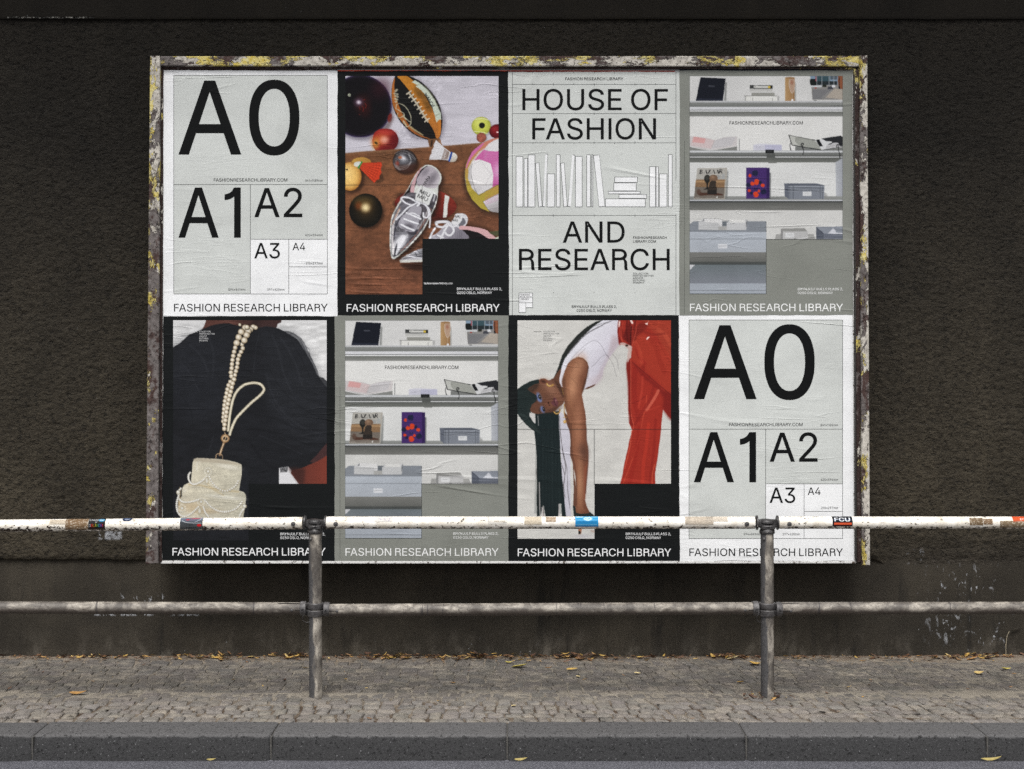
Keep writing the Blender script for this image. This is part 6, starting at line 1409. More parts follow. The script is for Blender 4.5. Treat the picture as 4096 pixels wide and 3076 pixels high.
for (pt, pb), px in zip(posts, (pA, pB)):
    b = MB(); xb = rx(pb); a = Vector((xb, YR, -0.06)); d = Vector((px - xb, 0, zt(1146) + 0.06)); L = d.length
    b.lathe(a, d, [(0, .0302)] + [(L * i / 24, .0302 * (1 + .01 * math.sin(i * 2.1))) for i in range(1, 25)], 32); post = b.build('post', M_DP, RAIL)
    # rivets on the post
    b = MB(); b.lathe((px - .018, YR - .024, zt(1163)), (-.5, -1, 0), [(0, .007), (.004, .007), (.007, .004)], 12); b.build('rivet', M_FITG, RAIL)
    # top fitting: collar, body, cap
    b = MB(); b.lathe((px, YR, zt(1152)), (0, 0, 1), [(0, .034), (.002, .0355), (.013, .0355), (.017, .033), (.022, .031), (.03, .034), (.034, .0345)], 32); b.build('post_collar', M_FIT, RAIL)
    b = MB(); b.box(px - .031, px + .034, YR - .033, YR + .033, zt(1144), zt(1132.5), .007); b.box(px - .055, px + .055, YR - .018, YR + .018, zt(1139), zt(1122), .006); b.build('corner_fitting', M_FIT, RAIL)
    b = MB(); b.lathe((px - .001, YR, zt(1130.5)), (.06, 0, 1), [(0, .030), (.002, .0345), (.010, .0350), (.015, .0325), (.019, .026), (.021, .010)], 32); b.build('post_cap', M_FIT, RAIL)
    for sd in (-1, 1):
        b = MB(); b.lathe((px + sd * .043, YR, zt(1129)), (sd, 0, 0), [(0, .029), (.001, .0335), (.0075, .0335), (.0095, .030)], 32); b.build('rail_collar', M_FIT, RAIL)
        xr = px + sd * .098
        b = MB(); b.lathe((xr, YR - .0275, zt(1130.5)), (0, -1, 0), [(0, .011), (.002, .011), (.003, .007), (.008, .007), (.009, .004), (.006, .003)], 16); b.build('rivet', M_FITG, RAIL)
    # lower clamp: two half rings on the post with a gap, a strap collar each side
    for (ya, yb) in ((1301.5, 1314.5), (1316.5, 1330)):
        za, zb = zt(yb), zt(ya); b = MB(); b.lathe((px, YR, za), (0, 0, 1), [(0, .036), (.003, .038), (zb - za - .003, .0385), (zb - za, .036)], 32)
        b.box(px - .04, px + .04, YR - .012, YR + .012, za + .001, zb - .001, .003); b.build('post_clamp', M_FITG, RAIL)
    for sd in (-1, 1):
        zc = zt(1316 if sd > 0 else 1314)
        b = MB(); b.lathe((px + sd * .040, YR, zc), (sd, 0, 0), [(0, .029), (.002, .0335), (.024, .033), (.028, .0305)], 32); b.build('rail_clamp', M_FITG, RAIL)
        b = MB(); b.lathe((px + sd * .054, YR - .0325, zc - .003), (0, -1, 0), [(0, .0075), (.004, .0075), (.004, .004), (.001, .003)], 14); b.build('bolt', M_FIT, RAIL)
        b = MB(); b.lathe((px + sd * .105, YR - .0275, zc - .004), (0, -1, 0), [(0, .006), (.003, .006), (.005, .003)], 12); b.build('rivet', M_FITG, RAIL)
        b = MB(); b.box(px + sd * .07 - .02, px + sd * .07 + .035, YR - .031, YR - .027, zc - .004, zc - .001, .0008); b.build('clamp_slit', M_STEEL, RAIL)
    cx0 = px - .048
    b = MB(); b.tube([(cx0 + .008, YR - .035, zt(1319)), (cx0 - .006, YR - .036, zt(1330)), (cx0 - .004, YR - .034, zt(1338)), (cx0 + .012, YR - .032, zt(1342)), (cx0 + .03, YR - .031, zt(1340))], .0014, 6); b.build('wire', M_FIT, RAIL)
    if px == pA:
        b = MB(); b.tube([(px + .034, YR - .03, zt(1123)), (px + .02, YR - .037, zt(1130)), (px - .002, YR - .037, zt(1137)), (px - .016, YR - .034, zt(1140))], .0013, 6); b.tube([(px + .034, YR - .03, zt(1123)), (px + .028, YR - .036, zt(1138)), (px + .032, YR - .034, zt(1148)), (px + .037, YR - .03, zt(1153))], .0013, 6); b.build('wire', M_FIT, RAIL)
# torn sleeve edges of the rails near the clamps
b = MB()
for x0, x1, zz in ((pA - .17, pA - .06, 1302), (pB + .065, pB + .15, 1302.5)):
    b.tube([(x0, YR - .012, zt(zz) - .001), ((x0 + x1) / 2, YR - .014, zt(zz)), (x1, YR - .012, zt(zz) - .002)], .003, 6)
b.build('torn_sleeve', M_STEEL, RAIL)

# ------------------------------------------------------------------ stickers on the top rail
M_STICK = mat_print('sticker_print', 0.35, 0.25)
def rail_z(px):
    if px < 681 * k2: return zt(1139.5) + (zt(1130) - zt(1139.5)) * ((px / k2 + 420) / (681 + 420 - 27))
    return zt(1129)
def sticker(x0, x1, y0, y1, draw, label, bgc, group=None, name='sticker', ragged=0, seed=0):
    """x in photo pixels; y in degrees round the pipe (0 = top, 90 = front)"""
    g = Pic(0, 0, (x1 - x0), (y1 - y0), bgc, ss=2.0)
    # paint in units: x photo px, y = arc degrees; draw receives pic with identity frame
    if draw: draw(g)
    if ragged: 
        Y, X = np.mgrid[0:g.H, 0:g.W]
        N = fbm(X / 9.0, Y / 7.0, seed, 4)
        g.A *= (0.72 + .56 * N)[..., None]; g.A[N > .66] = (206, 198, 184)
    cz = rail_z((x0 + x1) / 2)
    def mp(px, py):
        x = rx(x0 + px); th = np.radians(y0 + py); r = PR * 1.012 + .0006
        return np.stack([x + 0 * th, YR - r * np.sin(th), rail_z((x0 + x1) / 2) + (x - rx((x0 + x1) / 2)) * ((zt(1130) - zt(1139.5)) / (rx(654 * k2) - rx(-420 * k2)) if x1 < 1200 else 0) + r * np.cos(th)], -1)
    keep = None
    if ragged:
        def keep(mx, my):
            e = np.minimum(np.minimum(mx, (x1 - x0) - mx) / 6, np.minimum(my, (y1 - y0) - my) / 8)
            return e + 1.3 * (fbm(mx / 7, my / 6, seed + 3, 3) - .35) > 0
    me, org = g.to_mesh(name, 1.5, mp, keep)
    o = link(name, me, M_STICK, None, tuple(org))
    return tag(o, label, 'sticker', 'stickers on the top rail')

def d_ende(g):
    g.glyphs('ENDE', 3, 38, 22, (225, 225, 225), x1=38); g.ell(52, 30, 13, 18, (60, 150, 190), soft=.1); g.stroke('44,22 60,38', 3, (230, 235, 235)); g.stroke('60,22 44,38', 3, (230, 235, 235)); g.stroke('28,48 34,56', 2, (200, 200, 200)); g.stroke('34,48 28,56', 2, (200, 200, 200))
    cs = ((200, 200, 205), (205, 50, 40), (220, 130, 40), (215, 200, 60), (90, 170, 80), (60, 130, 190), (130, 70, 160), (200, 60, 60))
    for i, (ch, c) in enumerate(zip('GELÄNDE!', cs)): g.glyphs(ch, 3 + i * 7.7, 96, 26, c, x1=6.6 if ch != '!' else 3)
    g.rect(0, 112, 67, 122, (70, 62, 56)); g.stroke('4,118 60,116', 2, (200, 120, 100), .6)
sticker(360, 427, 5, 132, d_ende, 'black sticker with colourful GELÄNDE lettering on the left top rail', (26, 26, 28))
sticker(268, 359, 8, 128, None, 'scraped brown tape remnant left of the black rainbow lettered sticker', (128, 104, 78), ragged=1, seed=4)
sticker(20, 113, 118, 148, None, 'narrow dark tape strip under the rail at far left', (60, 50, 42), ragged=1, seed=9)
sticker(205, 268, 25, 75, None, 'pale peeling tape remnant left of the scraped brown tape', (196, 184, 166), ragged=1, seed=12)
def d_blue(g):
    g.ell(20, 20, 19, 42, (40, 50, 74), soft=.1); g.ell(20, 20, 12, 27, (90, 104, 132), soft=.2); g.stroke('12,30 20,34 28,30', 3, (210, 214, 220))
sticker(492, 533, -5, 50, d_blue, 'small round navy badge sticker on the left top rail', (222, 220, 214))
def d_dream(g):
    g.rect(0, 0, 90, 58, (150, 164, 180), col2=(70, 78, 88)); g.rect(0, 58, 90, 130, (62, 66, 70), col2=(104, 106, 106)); g.ell(40, 25, 24, 22, (120, 100, 120), soft=.6, a=.6); g.ell(62, 14, 20, 12, (190, 80, 90), soft=.5, a=.7); g.ell(30, 34, 8, 10, (176, 60, 76), soft=.3, a=.8)
    g.stroke('8,45 24,62 52,68 86,70', 3, (210, 214, 220)); g.stroke('60,60 76,40 84,20', 2, (200, 206, 214)); g.ell(77, 90, 9, 13, (196, 40, 44), soft=.2)
    g.glyphs('"I have', 18, 90, 15, (20, 20, 22), x1=34); g.glyphs('a dream', 24, 116, 15, (20, 20, 22), x1=40)
sticker(725, 815, 5, 135, d_dream, 'grey blue sticker with a red dot and small black words on the left top rail', (120, 126, 134))
def d_scrib(g):
    for q in ('4,20 30,30 60,26', '10,34 34,40 62,50', '20,26 26,44', '40,24 44,46', '62,20 56,56'): g.stroke(q, 2, (150, 140, 170), .7)
sticker(1500, 1572, 15, 75, d_scrib, 'faint white sticker with purple scribbles on the middle top rail', (220, 217, 212))
def d_push(g):
    g.stroke('1,0 1,60 10,66', 2, (150, 146, 140), .7); g.glyphs('YOUSH', 24, 70, 14, (120, 100, 60), x1=44, a=.8); g.stroke('60,74 74,74', 3, (60, 50, 44), .8)
sticker(1952, 2027, 10, 95, d_push, 'worn white label with faint yellowish letters on the middle top rail', (224, 220, 212))
sticker(2097, 2166, 18, 100, None, 'larger beige tape remnant left of the bright blue sticker', (204, 192, 172), ragged=1, seed=21)
sticker(2182, 2223, 20, 75, None, 'smaller tan tape remnant just left of the bright blue sticker', (176, 156, 134), ragged=1, seed=25)
def d_sky(g):
    g.rect(0, 0, 92, 115, (66, 170, 214), col2=(30, 128, 186)); g.rect(4, 8, 32, 20, (225, 238, 244), .8); g.ell(50, 34, 17, 22, (225, 238, 244), soft=.2, a=.9); g.stroke('40,34 50,26 58,36 48,42', 4, (70, 160, 205)); g.rect(64, 8, 88, 18, (190, 224, 238), .7)
    for i in range(16): g.rect(5 + i * 5.2, 62, 8 + i * 5.2, 71, (20, 70, 120), .8)
    for yy in (48, 88, 96): g.stroke(f'5,{yy} 87,{yy}', 2.5, (200, 228, 240), .7, False)
sticker(2300, 2392, 10, 122, d_sky, 'bright blue sticker below the poster of the bending woman', (60, 160, 205))
sticker(2738, 2850, 15, 100, None, 'long beige tape remnant on the rail left of the right post', (196, 184, 168), ragged=1, seed=31)
sticker(2822, 2908, 12, 72, None, 'paler tape scrap overlapping the beige remnant left of the right post', (210, 200, 186), ragged=1, seed=35)
def d_fcu(g):
    g.rect(0, 0, 80, 112, (24, 28, 38)); g.rect(30, 0, 36, 12, (220, 222, 226)); g.glyphs('FCU', 8, 66, 38, (232, 234, 236), x1=60, track=10); g.glyphs('FCU', 10, 66, 38, (232, 234, 236), x1=60, track=10)
    g.rect(6, 78, 76, 98, (218, 98, 62)); g.rect(0, 48, 80, 54, (90, 120, 170), .35)
sticker(3325, 3405, 5, 118, d_fcu, 'navy sticker with white FCU letters and an orange bar on the right top rail', (24, 28, 38))
sticker(3871, 3925, 35, 108, None, 'dark scraped tape patch, the left one of two right of the navy sticker', (124, 104, 80), ragged=1, seed=41)
sticker(3926, 3963, 45, 100, None, 'small dark tape scrap just right of the scraped tape patch', (136, 112, 88), ragged=1, seed=44)
sticker(3992, 4120, 65, 135, None, 'grimy brown tape strip at the right end of the top rail', (140, 122, 98), ragged=1, seed=47)
def d_or(g):
    g.glyphs('und', 70, 30, 20, (232, 224, 216), ang=180, x1=40); g.glyphs('EN UND', 60, 58, 12, (232, 224, 216), ang=180, x1=46, a=.9)
sticker(4044, 4140, 10, 78, d_or, 'orange sticker with upside down white letters at the right end of the rail', (206, 92, 52))

# ------------------------------------------------------------------ pavement, kerb, road
YK0, YK1 = -1.51, -1.306        # kerb front edge, kerb back edge
def mat_stone(name, base, var, dust, dustamt, pit=0.0, bs=1.0):
    m = NM(name)
    f = m.noise((1, 1, 1), 130.0, 6, 0.75); g = m.noise((1, 1, 1), 22.0, 5, 0.65, .4); d = m.noise((1, 1.6, 1), 7.0, 5, 0.65, .3); sp = m.noise((1, 1, 1), 260.0, 3, 0.8)
    c = m.mix(m.ramp(g, .3, .7), base, tuple(q * var for q in base))
    c = m.mix(1.0, c, m.ramp(f, .25, .75, .72, 1.3), 'MULTIPLY')
    c = m.mix(1.0, c, m.attr(), 'MULTIPLY')
    c = m.mix(m.ramp(d, .5 - dustamt, .75, 0, .75), c, dust)
    c = m.mix(m.ramp(sp, .68, .72, 0, .5), c, lin((150, 148, 144)))
    h = m.math('ADD', g, m.math('MULTIPLY', f, .55))
    if pit:   # painted shade: darkens the front face below the arris
        Zk = m.xyz()[2]
        gr = m.ramp(m.math('ADD', Zk, m.math('MULTIPLY', m.math('SUBTRACT', g, .5), .03)), -.006, -.013)
        c = m.mix(m.math('MULTIPLY', gr, .9), c, m.mix(m.ramp(f, .3, .7), lin((28, 28, 29)), lin((54, 54, 55))))
        p = m.ramp(m.noise((1, 1, 1), 70.0, 3, .6, .3), .40, .33, 0, 1)
        c = m.mix(m.math('MULTIPLY', p, .6), c, lin((28, 28, 28)))
        h = m.math('SUBTRACT', h, m.math('MULTIPLY', p, .8))
    if pit: c = m.mix(m.ramp(m.noise((1, 1, 1), 120.0, 3, .75), .66, .69, 0, .7), c, lin((150, 150, 152)))
    return m.fin(c, .82, m.bump(h, .004 * bs), 0, .3)
SAND = lin((150, 141, 127))
M_COB = mat_stone('granite_cobble', lin((120, 115, 109)), .74, SAND, .02, bs=2.0)
M_KERB = mat_stone('kerb_concrete', lin((84, 83, 83)), .84, lin((98, 96, 94)), -.1, pit=1, bs=.9)
def mat_road():
    m = NM('asphalt')
    f = m.noise((1, 1, 1), 150.0, 5, .75); v = m.voro((1, 1, 1), 130.0); g = m.noise((1, 1, 1), 5.0, 4, .6)
    c = m.mix(m.ramp(v, .1, .6), lin((112, 112, 118)), lin((72, 72, 78)))
    c = m.mix(1.0, c, m.ramp(g, .3, .7, .85, 1.12), 'MULTIPLY'); c = m.mix(m.ramp(f, .66, .7, 0, .6), c, lin((150, 150, 150)))
    return m.fin(c, .8, m.bump(m.math('ADD', f, m.math('MULTIPLY', v, -.6)), .004), 0, .35)
def mat_sand():
    m = NM('joint_sand')
    X, Y, Z = m.xyz()
    f = m.noise((1, 1, 1), 200.0, 5, .8); g = m.noise((1, 1.5, 1), 6.0, 5, .65, .3); s = m.noise((10, 40, 10), 1.0, 5, .7)
    c = m.mix(m.ramp(g, .35, .7), lin((134, 127, 116)), lin((110, 104, 95)))
    far = m.ramp(Y, -1.0, -0.84)          # the joints nearer the kerb are dark soil, the rear is trodden sand
    c = m.mix(far, m.mix(m.ramp(g, .42, .58), lin((74, 62, 52)), lin((116, 106, 94))), c)
    rust = m.math('MULTIPLY', m.ramp(Y, -0.24, -0.02), m.ramp(s, .38, .62))
    c = m.mix(m.math('MULTIPLY', rust, .8), c, lin((92, 70, 52)))
    c = m.mix(m.ramp(s, .55, .75, 0, .35), c, lin((70, 66, 60)))
    c = m.mix(1.0, c, m.ramp(f, .25, .75, .7, 1.3), 'MULTIPLY')
    return m.fin(c, .95, m.bump(m.math('ADD', f, g), .004), 0, .15)

PAVE = empty('pavement', (0, -0.7, 0)); tag(PAVE, 'cobbled pavement strip between the kerb and the wall', kind='structure')
# stones on a jittered, slightly skewed bond
stones = []
NR = 17; y_edges = np.linspace(YK1 + .004, -0.045, NR + 1)
def skew(x, y): return 0.35 * (y - YK1) * math.sin(x * .7 + 1.2) + .02 * math.sin(x * 3.1 + y * 9)
def yoff(x, j): return 0.010 * math.sin(x * 4.1 + j * 1.3) + 0.008 * math.sin(x * 11.3 + j * 2.1) if 0 < j < NR else 0.0
for j in range(NR):
    y0, y1 = y_edges[j], y_edges[j + 1]
    x = -3.7 + random.uniform(0, .08)
    while x < 3.7:
        wd = random.uniform(.048, .080)
        stones.append((j, x, x + wd, y0, y1)); x += wd
def stone_mesh(j, x0, x1, y0, y1):
    xc, yc = (x0 + x1) / 2, (y0 + y1) / 2
    gap = random.uniform(.002, .0045) if j < 7 else random.uniform(.001, .003)
    lean = random.uniform(-.010, .010) - .016 * min(1.0, max(0.0, (x0 + .3) / .8)); rr = random.uniform(-.004, .004)
    q = [(x0 + gap, y0 + gap + yoff(x0, j)), (x1 - gap, y0 + gap + yoff(x1, j)), (x1 - gap + lean, y1 - gap + yoff(x1, j + 1)), (x0 + gap + lean, y1 - gap + yoff(x0, j + 1))]
    ring = []
    for i in range(4):
        a = np.array(q[i]); p = np.array(q[i - 1]); n = np.array(q[(i + 1) % 4]); r = random.uniform(.06, .16)
        ring += [a + (p - a) * r, a + (p - a) * .05 + (n - a) * .05 + np.array([random.uniform(-.002, .002), 0]), a + (n - a) * r]
    ring = np.array(ring); ring[:, 0] += np.array([skew(x, yc) for x in ring[:, 0]]) ; c = ring.mean(0)
    ring += np.array([[random.uniform(-.003, .003), random.uniform(-.003, .003)] for _ in ring])
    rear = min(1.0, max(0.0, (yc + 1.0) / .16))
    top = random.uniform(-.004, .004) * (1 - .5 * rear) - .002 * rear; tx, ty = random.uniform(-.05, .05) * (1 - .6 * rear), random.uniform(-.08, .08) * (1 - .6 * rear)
    V = []; n = len(ring)
    bulge = random.uniform(.001, .005) * (1 - .6 * rear)
    for k, (s_, dz) in enumerate(((1.0, -.035), (1.0, -.007 - bulge * .4), (.955, -.0015 - bulge * .15), (.72, bulge * .35), (.38, bulge * .6))):
        for p in ring:
            d = (p - c) * s_
            V.append((c[0] + d[0], c[1] + d[1], top + dz + d[0] * tx + d[1] * ty + (random.uniform(-.0022, .0022) if k > 1 else 0)))
    V.append((c[0], c[1], top + bulge * .6))
    F = []
    for k in range(4):
        F += [(k * n + i, k * n + (i + 1) % n, (k + 1) * n + (i + 1) % n, (k + 1) * n + i) for i in range(n)]
    F += [(4 * n + i, 4 * n + (i + 1) % n, 5 * n) for i in range(n)]
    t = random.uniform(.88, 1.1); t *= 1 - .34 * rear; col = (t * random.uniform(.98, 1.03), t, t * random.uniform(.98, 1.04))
    return V, F, col
front = [s for s in stones if s[2] > -2.75 and s[1] < 2.75]
front.sort(key=lambda s: (s[0], abs((s[1] + s[2]) / 2)))
single = set(id(s) for s in front[:300])
rest = MB()
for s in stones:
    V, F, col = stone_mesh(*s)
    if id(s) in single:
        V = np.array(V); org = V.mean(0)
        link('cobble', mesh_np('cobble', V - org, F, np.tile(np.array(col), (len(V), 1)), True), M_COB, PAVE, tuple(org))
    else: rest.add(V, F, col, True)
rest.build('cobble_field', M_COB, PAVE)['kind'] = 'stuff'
# sand in the joints and drifted over the rear stones
xs = np.linspace(-3.75, 3.75, 620); ys = np.linspace(YK1 - .002, 0.03, 130)
X, Y = np.meshgrid(xs, ys)
rear = np.clip((Y + .93) / .14, 0, 1); near_wall = np.clip((Y + .16) / .16, 0, 1); strip = np.exp(-((Y + .80) / .06) ** 2)
Z = (-.0065 + .006 * (fbm(X * 7, Y * 12, 41, 3) - .5)) * (1 - rear) + rear * (-.0085 + .011 * (fbm(X * 5, Y * 16, 3, 4) - .5)) + .004 * (fbm(X * 40, Y * 60, 7, 3) - .5) + near_wall * .012 + strip * .006
Z += np.clip((X - 1.2) / 1.2, 0, 1) * .005 * rear
V = np.stack([X, Y, Z], -1).reshape(-1, 3); I = np.arange(X.size).reshape(X.shape)
F = np.stack([I[:-1, :-1], I[:-1, 1:], I[1:, 1:], I[1:, :-1]], -1).reshape(-1, 4)
o = link('joint_sand', mesh_np('joint_sand', V, F, None, True), mat_sand(), PAVE, (0, 0, 0)); o['kind'] = 'stuff'
b = MB(); b.box(-9, -3.7, YK1, .04, -.3, -.004); b.box(3.7, 9, YK1, .04, -.3, -.004); b.box(-3.7, 3.7, YK1, .04, -.3, -.04); b.build('pavement_bed', mat_sand(), PAVE)

# kerb stones, one metre each, rounded front arris and slightly battered face
KERB = empty('kerb', (0, (YK0 + YK1) / 2, -.1)); tag(KERB, 'dark concrete kerb along the road edge', kind='structure')
kj = [wx(p, YK0) for p in (-1880, -925, 132, 1085, 2029, 2984, 3947, 4900, 5860)]
ZR = -.098
for i in range(len(kj) - 1):
    x0, x1 = kj[i] + .003, kj[i + 1] - .003
    dz = random.uniform(-.002, .003); dy = random.uniform(-.003, .003)
    prof = [(YK1 - .001, -.25), (YK1 - .001, -.004), (YK1 - .005, 0), (YK0 + .022, 0), (YK0 + .010, -.002), (YK0 + .004, -.006), (YK0 + .001, -.012), (YK0 - .001, -.022), (YK0 - .018, ZR + .002), (YK0 - .02, -.25)]
    nx = 60; xs = np.concatenate([[x0, x0 + .005], np.linspace(x0 + .012, x1 - .012, nx), [x1 - .005, x1]])
    V = []; 
    for k, x in enumerate(xs):
        e = .005 if k in (0, len(xs) - 1) else (.0015 if k in (1, len(xs) - 2) else 0)
        for (yy, zz) in prof:
            wob = .0022 * (float(fbm(x * 14 + i * 7, zz * 40 + yy * 30, 5, 3)) - .5)
            V.append((x, yy + dy + (e + wob if yy < YK0 + .05 else -wob * .3), zz + dz - (e if zz > -.05 else 0) + wob * .6))
    n = len(prof); F = []
    for k in range(len(xs) - 1): F += [(k * n + q, (k + 1) * n + q, (k + 1) * n + (q + 1) % n, k * n + (q + 1) % n) for q in range(n)]
    F += [tuple(range(n)), tuple(reversed(range((len(xs) - 1) * n, len(xs) * n)))]
    b = MB(); t = random.uniform(.92, 1.06); b.add(V, F, (t, t, t * 1.01), True); b.build('kerb_stone', M_KERB, KERB)
m = NM('joint_mortar'); f = m.noise((1, 1, 1), 90.0, 5, .7); MM = m.fin(m.mix(f, lin((52, 50, 48)), lin((88, 86, 82))), .9, m.bump(f, .003))
for x in kj[1:-1]:
    b = MB(); b.box(x - .0032, x + .0032, YK0 - .010, YK1 - .002, ZR - .1, -.007, .001); b.build('mortar_joint', MM, KERB)

# road: one sheet to the horizon behind the camera, finely modelled by the kerb
MR = mat_road()
xs = np.linspace(-4, 4, 400); ys = np.linspace(-2.6, YK0 - .004, 60); X, Y = np.meshgrid(xs, ys)
gap = .010 * np.clip(1 - np.abs(Y - (YK0 - .024 - .004 * (fbm(X * 6, 0 * X, 2, 4) - .5))) / .007, 0, 1)
Z = ZR - gap + .003 * (fbm(X * 9, Y * 9, 12, 4) - .5) + .006 * np.clip((X - 1.95) / .8, 0, 1) * np.clip((YK0 - .03 - Y) / .03, 0, 1)
V = np.stack([X, Y, Z], -1).reshape(-1, 3); I = np.arange(X.size).reshape(X.shape)
F = np.stack([I[:-1, :-1], I[:-1, 1:], I[1:, 1:], I[1:, :-1]], -1).reshape(-1, 4)
n = len(V); zz = ZR - .006
V = np.concatenate([V, np.array([(-120, -200, zz), (120, -200, zz), (120, -2.58, zz), (-120, -2.58, zz), (-120, YK0 - .02, zz), (-4.0, YK0 - .02, zz), (-4.0, -2.58, zz), (4.0, -2.58, zz), (4.0, YK0 - .02, zz), (120, YK0 - .02, zz)])])
me_faces = F.tolist() + [[n, n + 1, n + 2, n + 3], [n + 3, n + 6, n + 5, n + 4], [n + 7, n + 2, n + 9, n + 8]]
o = link('road', mesh_np('road', V, me_faces, None, True), MR, None, (0, 0, 0)); tag(o, 'grey asphalt road surface below the kerb', kind='structure')

# ------------------------------------------------------------------ leaves and litter
def mat_leaf():
    m = NM('dry_leaf'); f = m.noise((1, 1, 1), 90.0, 4, .6)
    c = m.mix(1.0, m.attr(), m.ramp(f, .3, .7, .7, 1.25), 'MULTIPLY'); return m.fin(c, .6, m.bump(f, .001), 0, .3)
ML = mat_leaf()
YL = [(176, 146, 80), (168, 136, 72), (184, 160, 104), (150, 114, 66), (158, 126, 76)]
BR = [(88, 62, 44), (104, 76, 52), (76, 52, 38), (122, 94, 66), (60, 44, 34)]
def leaf_geo(x, y, z, L, Wd, rot, curl, tilt, roll):
    n = 7; V = []
    c, s_ = math.cos(rot), math.sin(rot)
    for i in range(n):
        t = i / (n - 1); hw = Wd * math.sin(math.pi * t ** .8) ** .8 * .5 + .0005
        u = (t - .5) * L; zc = curl * (4 * (t - .5) ** 2) * L * .5 + u * tilt
        for k in (-1, 0, 1):
            v = k * hw; zz = zc + abs(k) * hw * .5 + v * roll
            V.append((x + u * c - v * s_, y + u * s_ + v * c, zz))
    zmin = min(v[2] for v in V)
    V = [(a, b_, q - zmin + z) for a, b_, q in V]
    F = []
    for i in range(n - 1):
        for k in (0, 1): F.append((i * 3 + k, i * 3 + k + 1, (i + 1) * 3 + k + 1, (i + 1) * 3 + k))
    return V, F
def gy(py):   # photo row to depth on the pavement plane
    return CAM[1] + FPX * CAM[2] / (py - HY)
LV = [  # photo x, photo y, length, width, label
    (311, 2779, .085, .022, 'curled yellow leaf lying alone on the sand strip at the left'),
    (232, 2790, .03, .012, 'small pale leaf scrap left of the curled yellow leaf'),
    (800, 2636, .06, .02, 'golden leaf against the wall foot, left of the left post'),
    (868, 2636, .07, .022, 'broad golden leaf against the wall, second left of the left post'),
    (905, 2640, .05, .015, 'narrow tan leaf lying right of the broad golden leaf'),
    (1005, 2632, .045, .02, 'upturned yellow leaf at the wall foot near the left post'),
    (1155, 2636, .05, .016, 'tan leaf at the wall just left of the left post'),
    (1222, 2675, .04, .018, 'pale yellow leaf on the rear cobbles just left of the left post'),
    (620, 2702, .02, .012, 'tiny brown leaf curl on the cobbles left of the left post'),
    (2078, 2670, .085, .03, 'large greenish yellow leaf on the cobbles below the poster seam'),
    (2035, 2654, .04, .016, 'olive leaf just behind the large greenish yellow leaf'),
    (1972, 2628, .05, .02, 'pointed straw coloured leaf at the wall, below the books poster'),
    (1860, 2626, .035, .014, 'small upright straw leaf leaning on the wall foot'),
    (1830, 2642, .05, .018, 'orange brown leaf by the wall below the right edge of the ball poster'),
    (1585, 2630, .07, .024, 'topmost yellow leaf of the heap right of the left post'),
    (1560, 2636, .07, .02, 'yellow leaf at the left side of the heap right of the left post'),
    (1625, 2636, .06, .02, 'narrow yellow leaf at the right side of the leaf heap'),
    (2288, 2682, .06, .02, 'bright yellow narrow leaf on the cobbles below the red trousers'),
    (2195, 2676, .04, .016, 'brown crinkled leaf left of the bright yellow narrow leaf'),
    (2312, 2710, .025, .016, 'cream leaf chip in front of the bright yellow narrow leaf'),
    (2320, 2640, .06, .02, 'tan leaf at the wall foot behind the bright yellow narrow leaf'),
    (2425, 2634, .04, .014, 'light brown leaf lying alone near the wall'),
    (2550, 2697, .035, .018, 'pale beige leaf on the rear cobbles, left of the right post'),
    (2905, 2632, .06, .018, 'upright dry leaf in the tuft of litter behind the right post'),
    (2930, 2638, .07, .02, 'long straw leaf in the tuft left of the right post'),
    (3020, 2660, .06, .028, 'folded golden leaf touching the left side of the right post'),
    (2962, 2733, .04, .022, 'yellow leaf on the sand left of the right post foot'),
    (3890, 2640, .075, .018, 'long pinkish tan leaf by the wall at the right'),
    (3915, 2697, .05, .024, 'two toned yellow leaf on the sand at the right'),
    (4025, 2680, .055, .02, 'olive yellow leaf at the far right of the pavement'),
    (2055, 2830, .025, .018, 'cream leaf stuck between the front cobbles'),
    (1812, 2735, .03, .012, 'thin yellow leaf sliver on the sand near the middle'),
]
for px, py, L, W_, lab in LV:
    y = min(gy(py), -.03); x = (px - CX) / SRC(y)
    V, F = leaf_geo(x, y, .004 if y > -1 else .006, L, W_, random.uniform(-.35, .35), random.uniform(.1, .4), random.uniform(-.1, .2), random.uniform(-.3, .3))
    V = np.array(V); org = V.mean(0); c = random.choice(YL)
    if 'brown' in lab or 'tan' in lab: c = (150, 112, 70)
    if 'cream' in lab or 'pale' in lab or 'straw' in lab: c = (206, 188, 140)
    if 'olive' in lab or 'greenish' in lab: c = (178, 164, 84)
    tag(link('leaf', mesh_np('leaf', V - org, F, np.tile(lin(c), (len(V), 1)), True), ML, None, tuple(org)), lab, 'leaf', 'fallen leaves')
for px, py, L, W_, lab in ((2083, 3023, .055, .012, 'yellow leaf in the gutter at the middle of the kerb'), (845, 3023, .04, .009, 'small tan leaf in the gutter at the left'), (3965, 3020, .085, .014, 'long green yellow leaf in the gutter at the right')):
    y = YK0 - .035; x = (px - CX) / SRC(y); V, F = leaf_geo(x, y, ZR + .004, L, W_, random.uniform(-.2, .2), .25, .12, .5)
    V = np.array(V); org = V.mean(0)
    tag(link('leaf', mesh_np('leaf', V - org, F, np.tile(lin((146, 132, 80)), (len(V), 1)), True), ML, None, tuple(org)), lab, 'leaf', 'fallen leaves')
lit = MB()
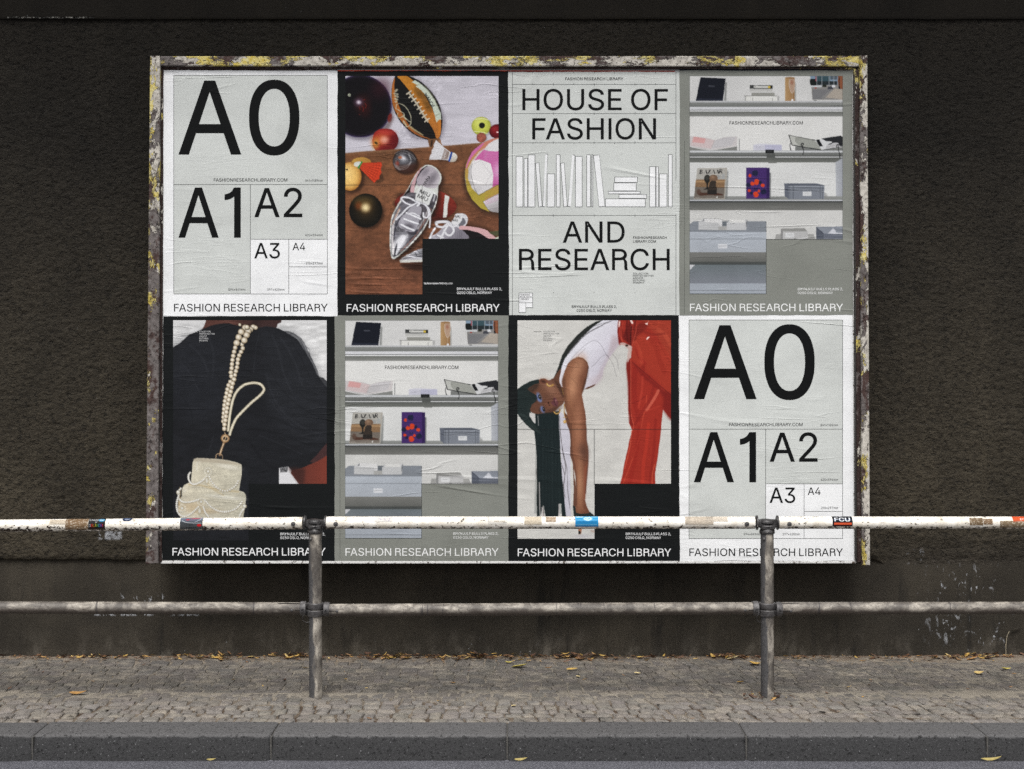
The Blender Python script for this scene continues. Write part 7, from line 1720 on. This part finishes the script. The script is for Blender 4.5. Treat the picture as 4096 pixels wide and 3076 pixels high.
for i in range(1700):
    x = random.uniform(-3, 3); dens = float(fbm(np.array(x * 1.7), np.array(3.0), 77, 3))
    if random.random() > .35 + dens: continue
    y = -.012 - abs(random.gauss(0, .045)); L = random.choice((.008, .012, .018, .028, .04)) * random.uniform(.7, 1.2)
    if random.random() < .12: y = random.uniform(-1.28, -.1); L *= .6
    V, F = leaf_geo(x, y, random.uniform(.002, .012) if y > -.1 else .001, L, L * random.uniform(.12, .35), random.uniform(-1.2, 1.2), random.uniform(0, .4), random.uniform(-.3, .3), random.uniform(-.6, .6))
    c = random.choice(BR if random.random() < .8 else YL); lit.add(V, F, lin(c))
for i in range(340):   # heaps
    cx_, sd = random.choice(((wx(1590), .12), (wx(1950), .1), (wx(2920), .06), (wx(1180), .06), (wx(850), .1), (wx(2290), .06), (rx(posts[1][1]), .05), (wx(3900), .08)))
    x = random.gauss(cx_, sd); y = -.02 - abs(random.gauss(0, .03))
    if abs(cx_ - rx(posts[1][1])) < 1e-6: y = YR + random.gauss(0, .03)
    L = random.uniform(.01, .045); V, F = leaf_geo(x, y, random.uniform(.003, .022) if y > -.2 else .002, L, L * random.uniform(.15, .35), random.uniform(-1, 1), random.uniform(0, .5), random.uniform(-.4, .4), random.uniform(-.6, .6))
    lit.add(V, F, lin(random.choice(YL + BR + BR)))
for i in range(700):   # crumbs caught in the front joints
    j = random.randint(0, 6); x = random.uniform(-2.8, 2.8)
    if random.random() > .2 + .9 * float(fbm(np.array(x * 2.2), np.array(j * .7), 91, 3)): continue
    y = y_edges[j] + yoff(x, j) + random.gauss(0, .003); L = random.uniform(.004, .012)
    V, F = leaf_geo(x, y, random.uniform(-.009, -.003), L, L * .5, random.uniform(-.6, .6), .2, random.uniform(-.3, .3), 0); lit.add(V, F, lin(random.choice(BR)))
tag(lit.build('leaf_litter', ML, None), 'brown leaf crumbs gathered along the foot of the wall', 'leaf litter', kind='stuff')
# dry stalk leaning on the wall at the right
b = MB(); b.tube([(wx(4016), -.03, 0), (wx(4018), -.02, .06), (wx(4024), -.015, .11), (wx(4034), -.012, .135)], .0016, 5, lin((150, 140, 120)))
V, F = leaf_geo(wx(4058), -.014, .14, .06, .014, .1, .2, .3, 0); b.add(V, F, lin((40, 36, 28)))
tag(b.build('dry_stalk', ML, None), 'thin dry stalk with a dark leaf leaning on the wall at far right', 'weed')
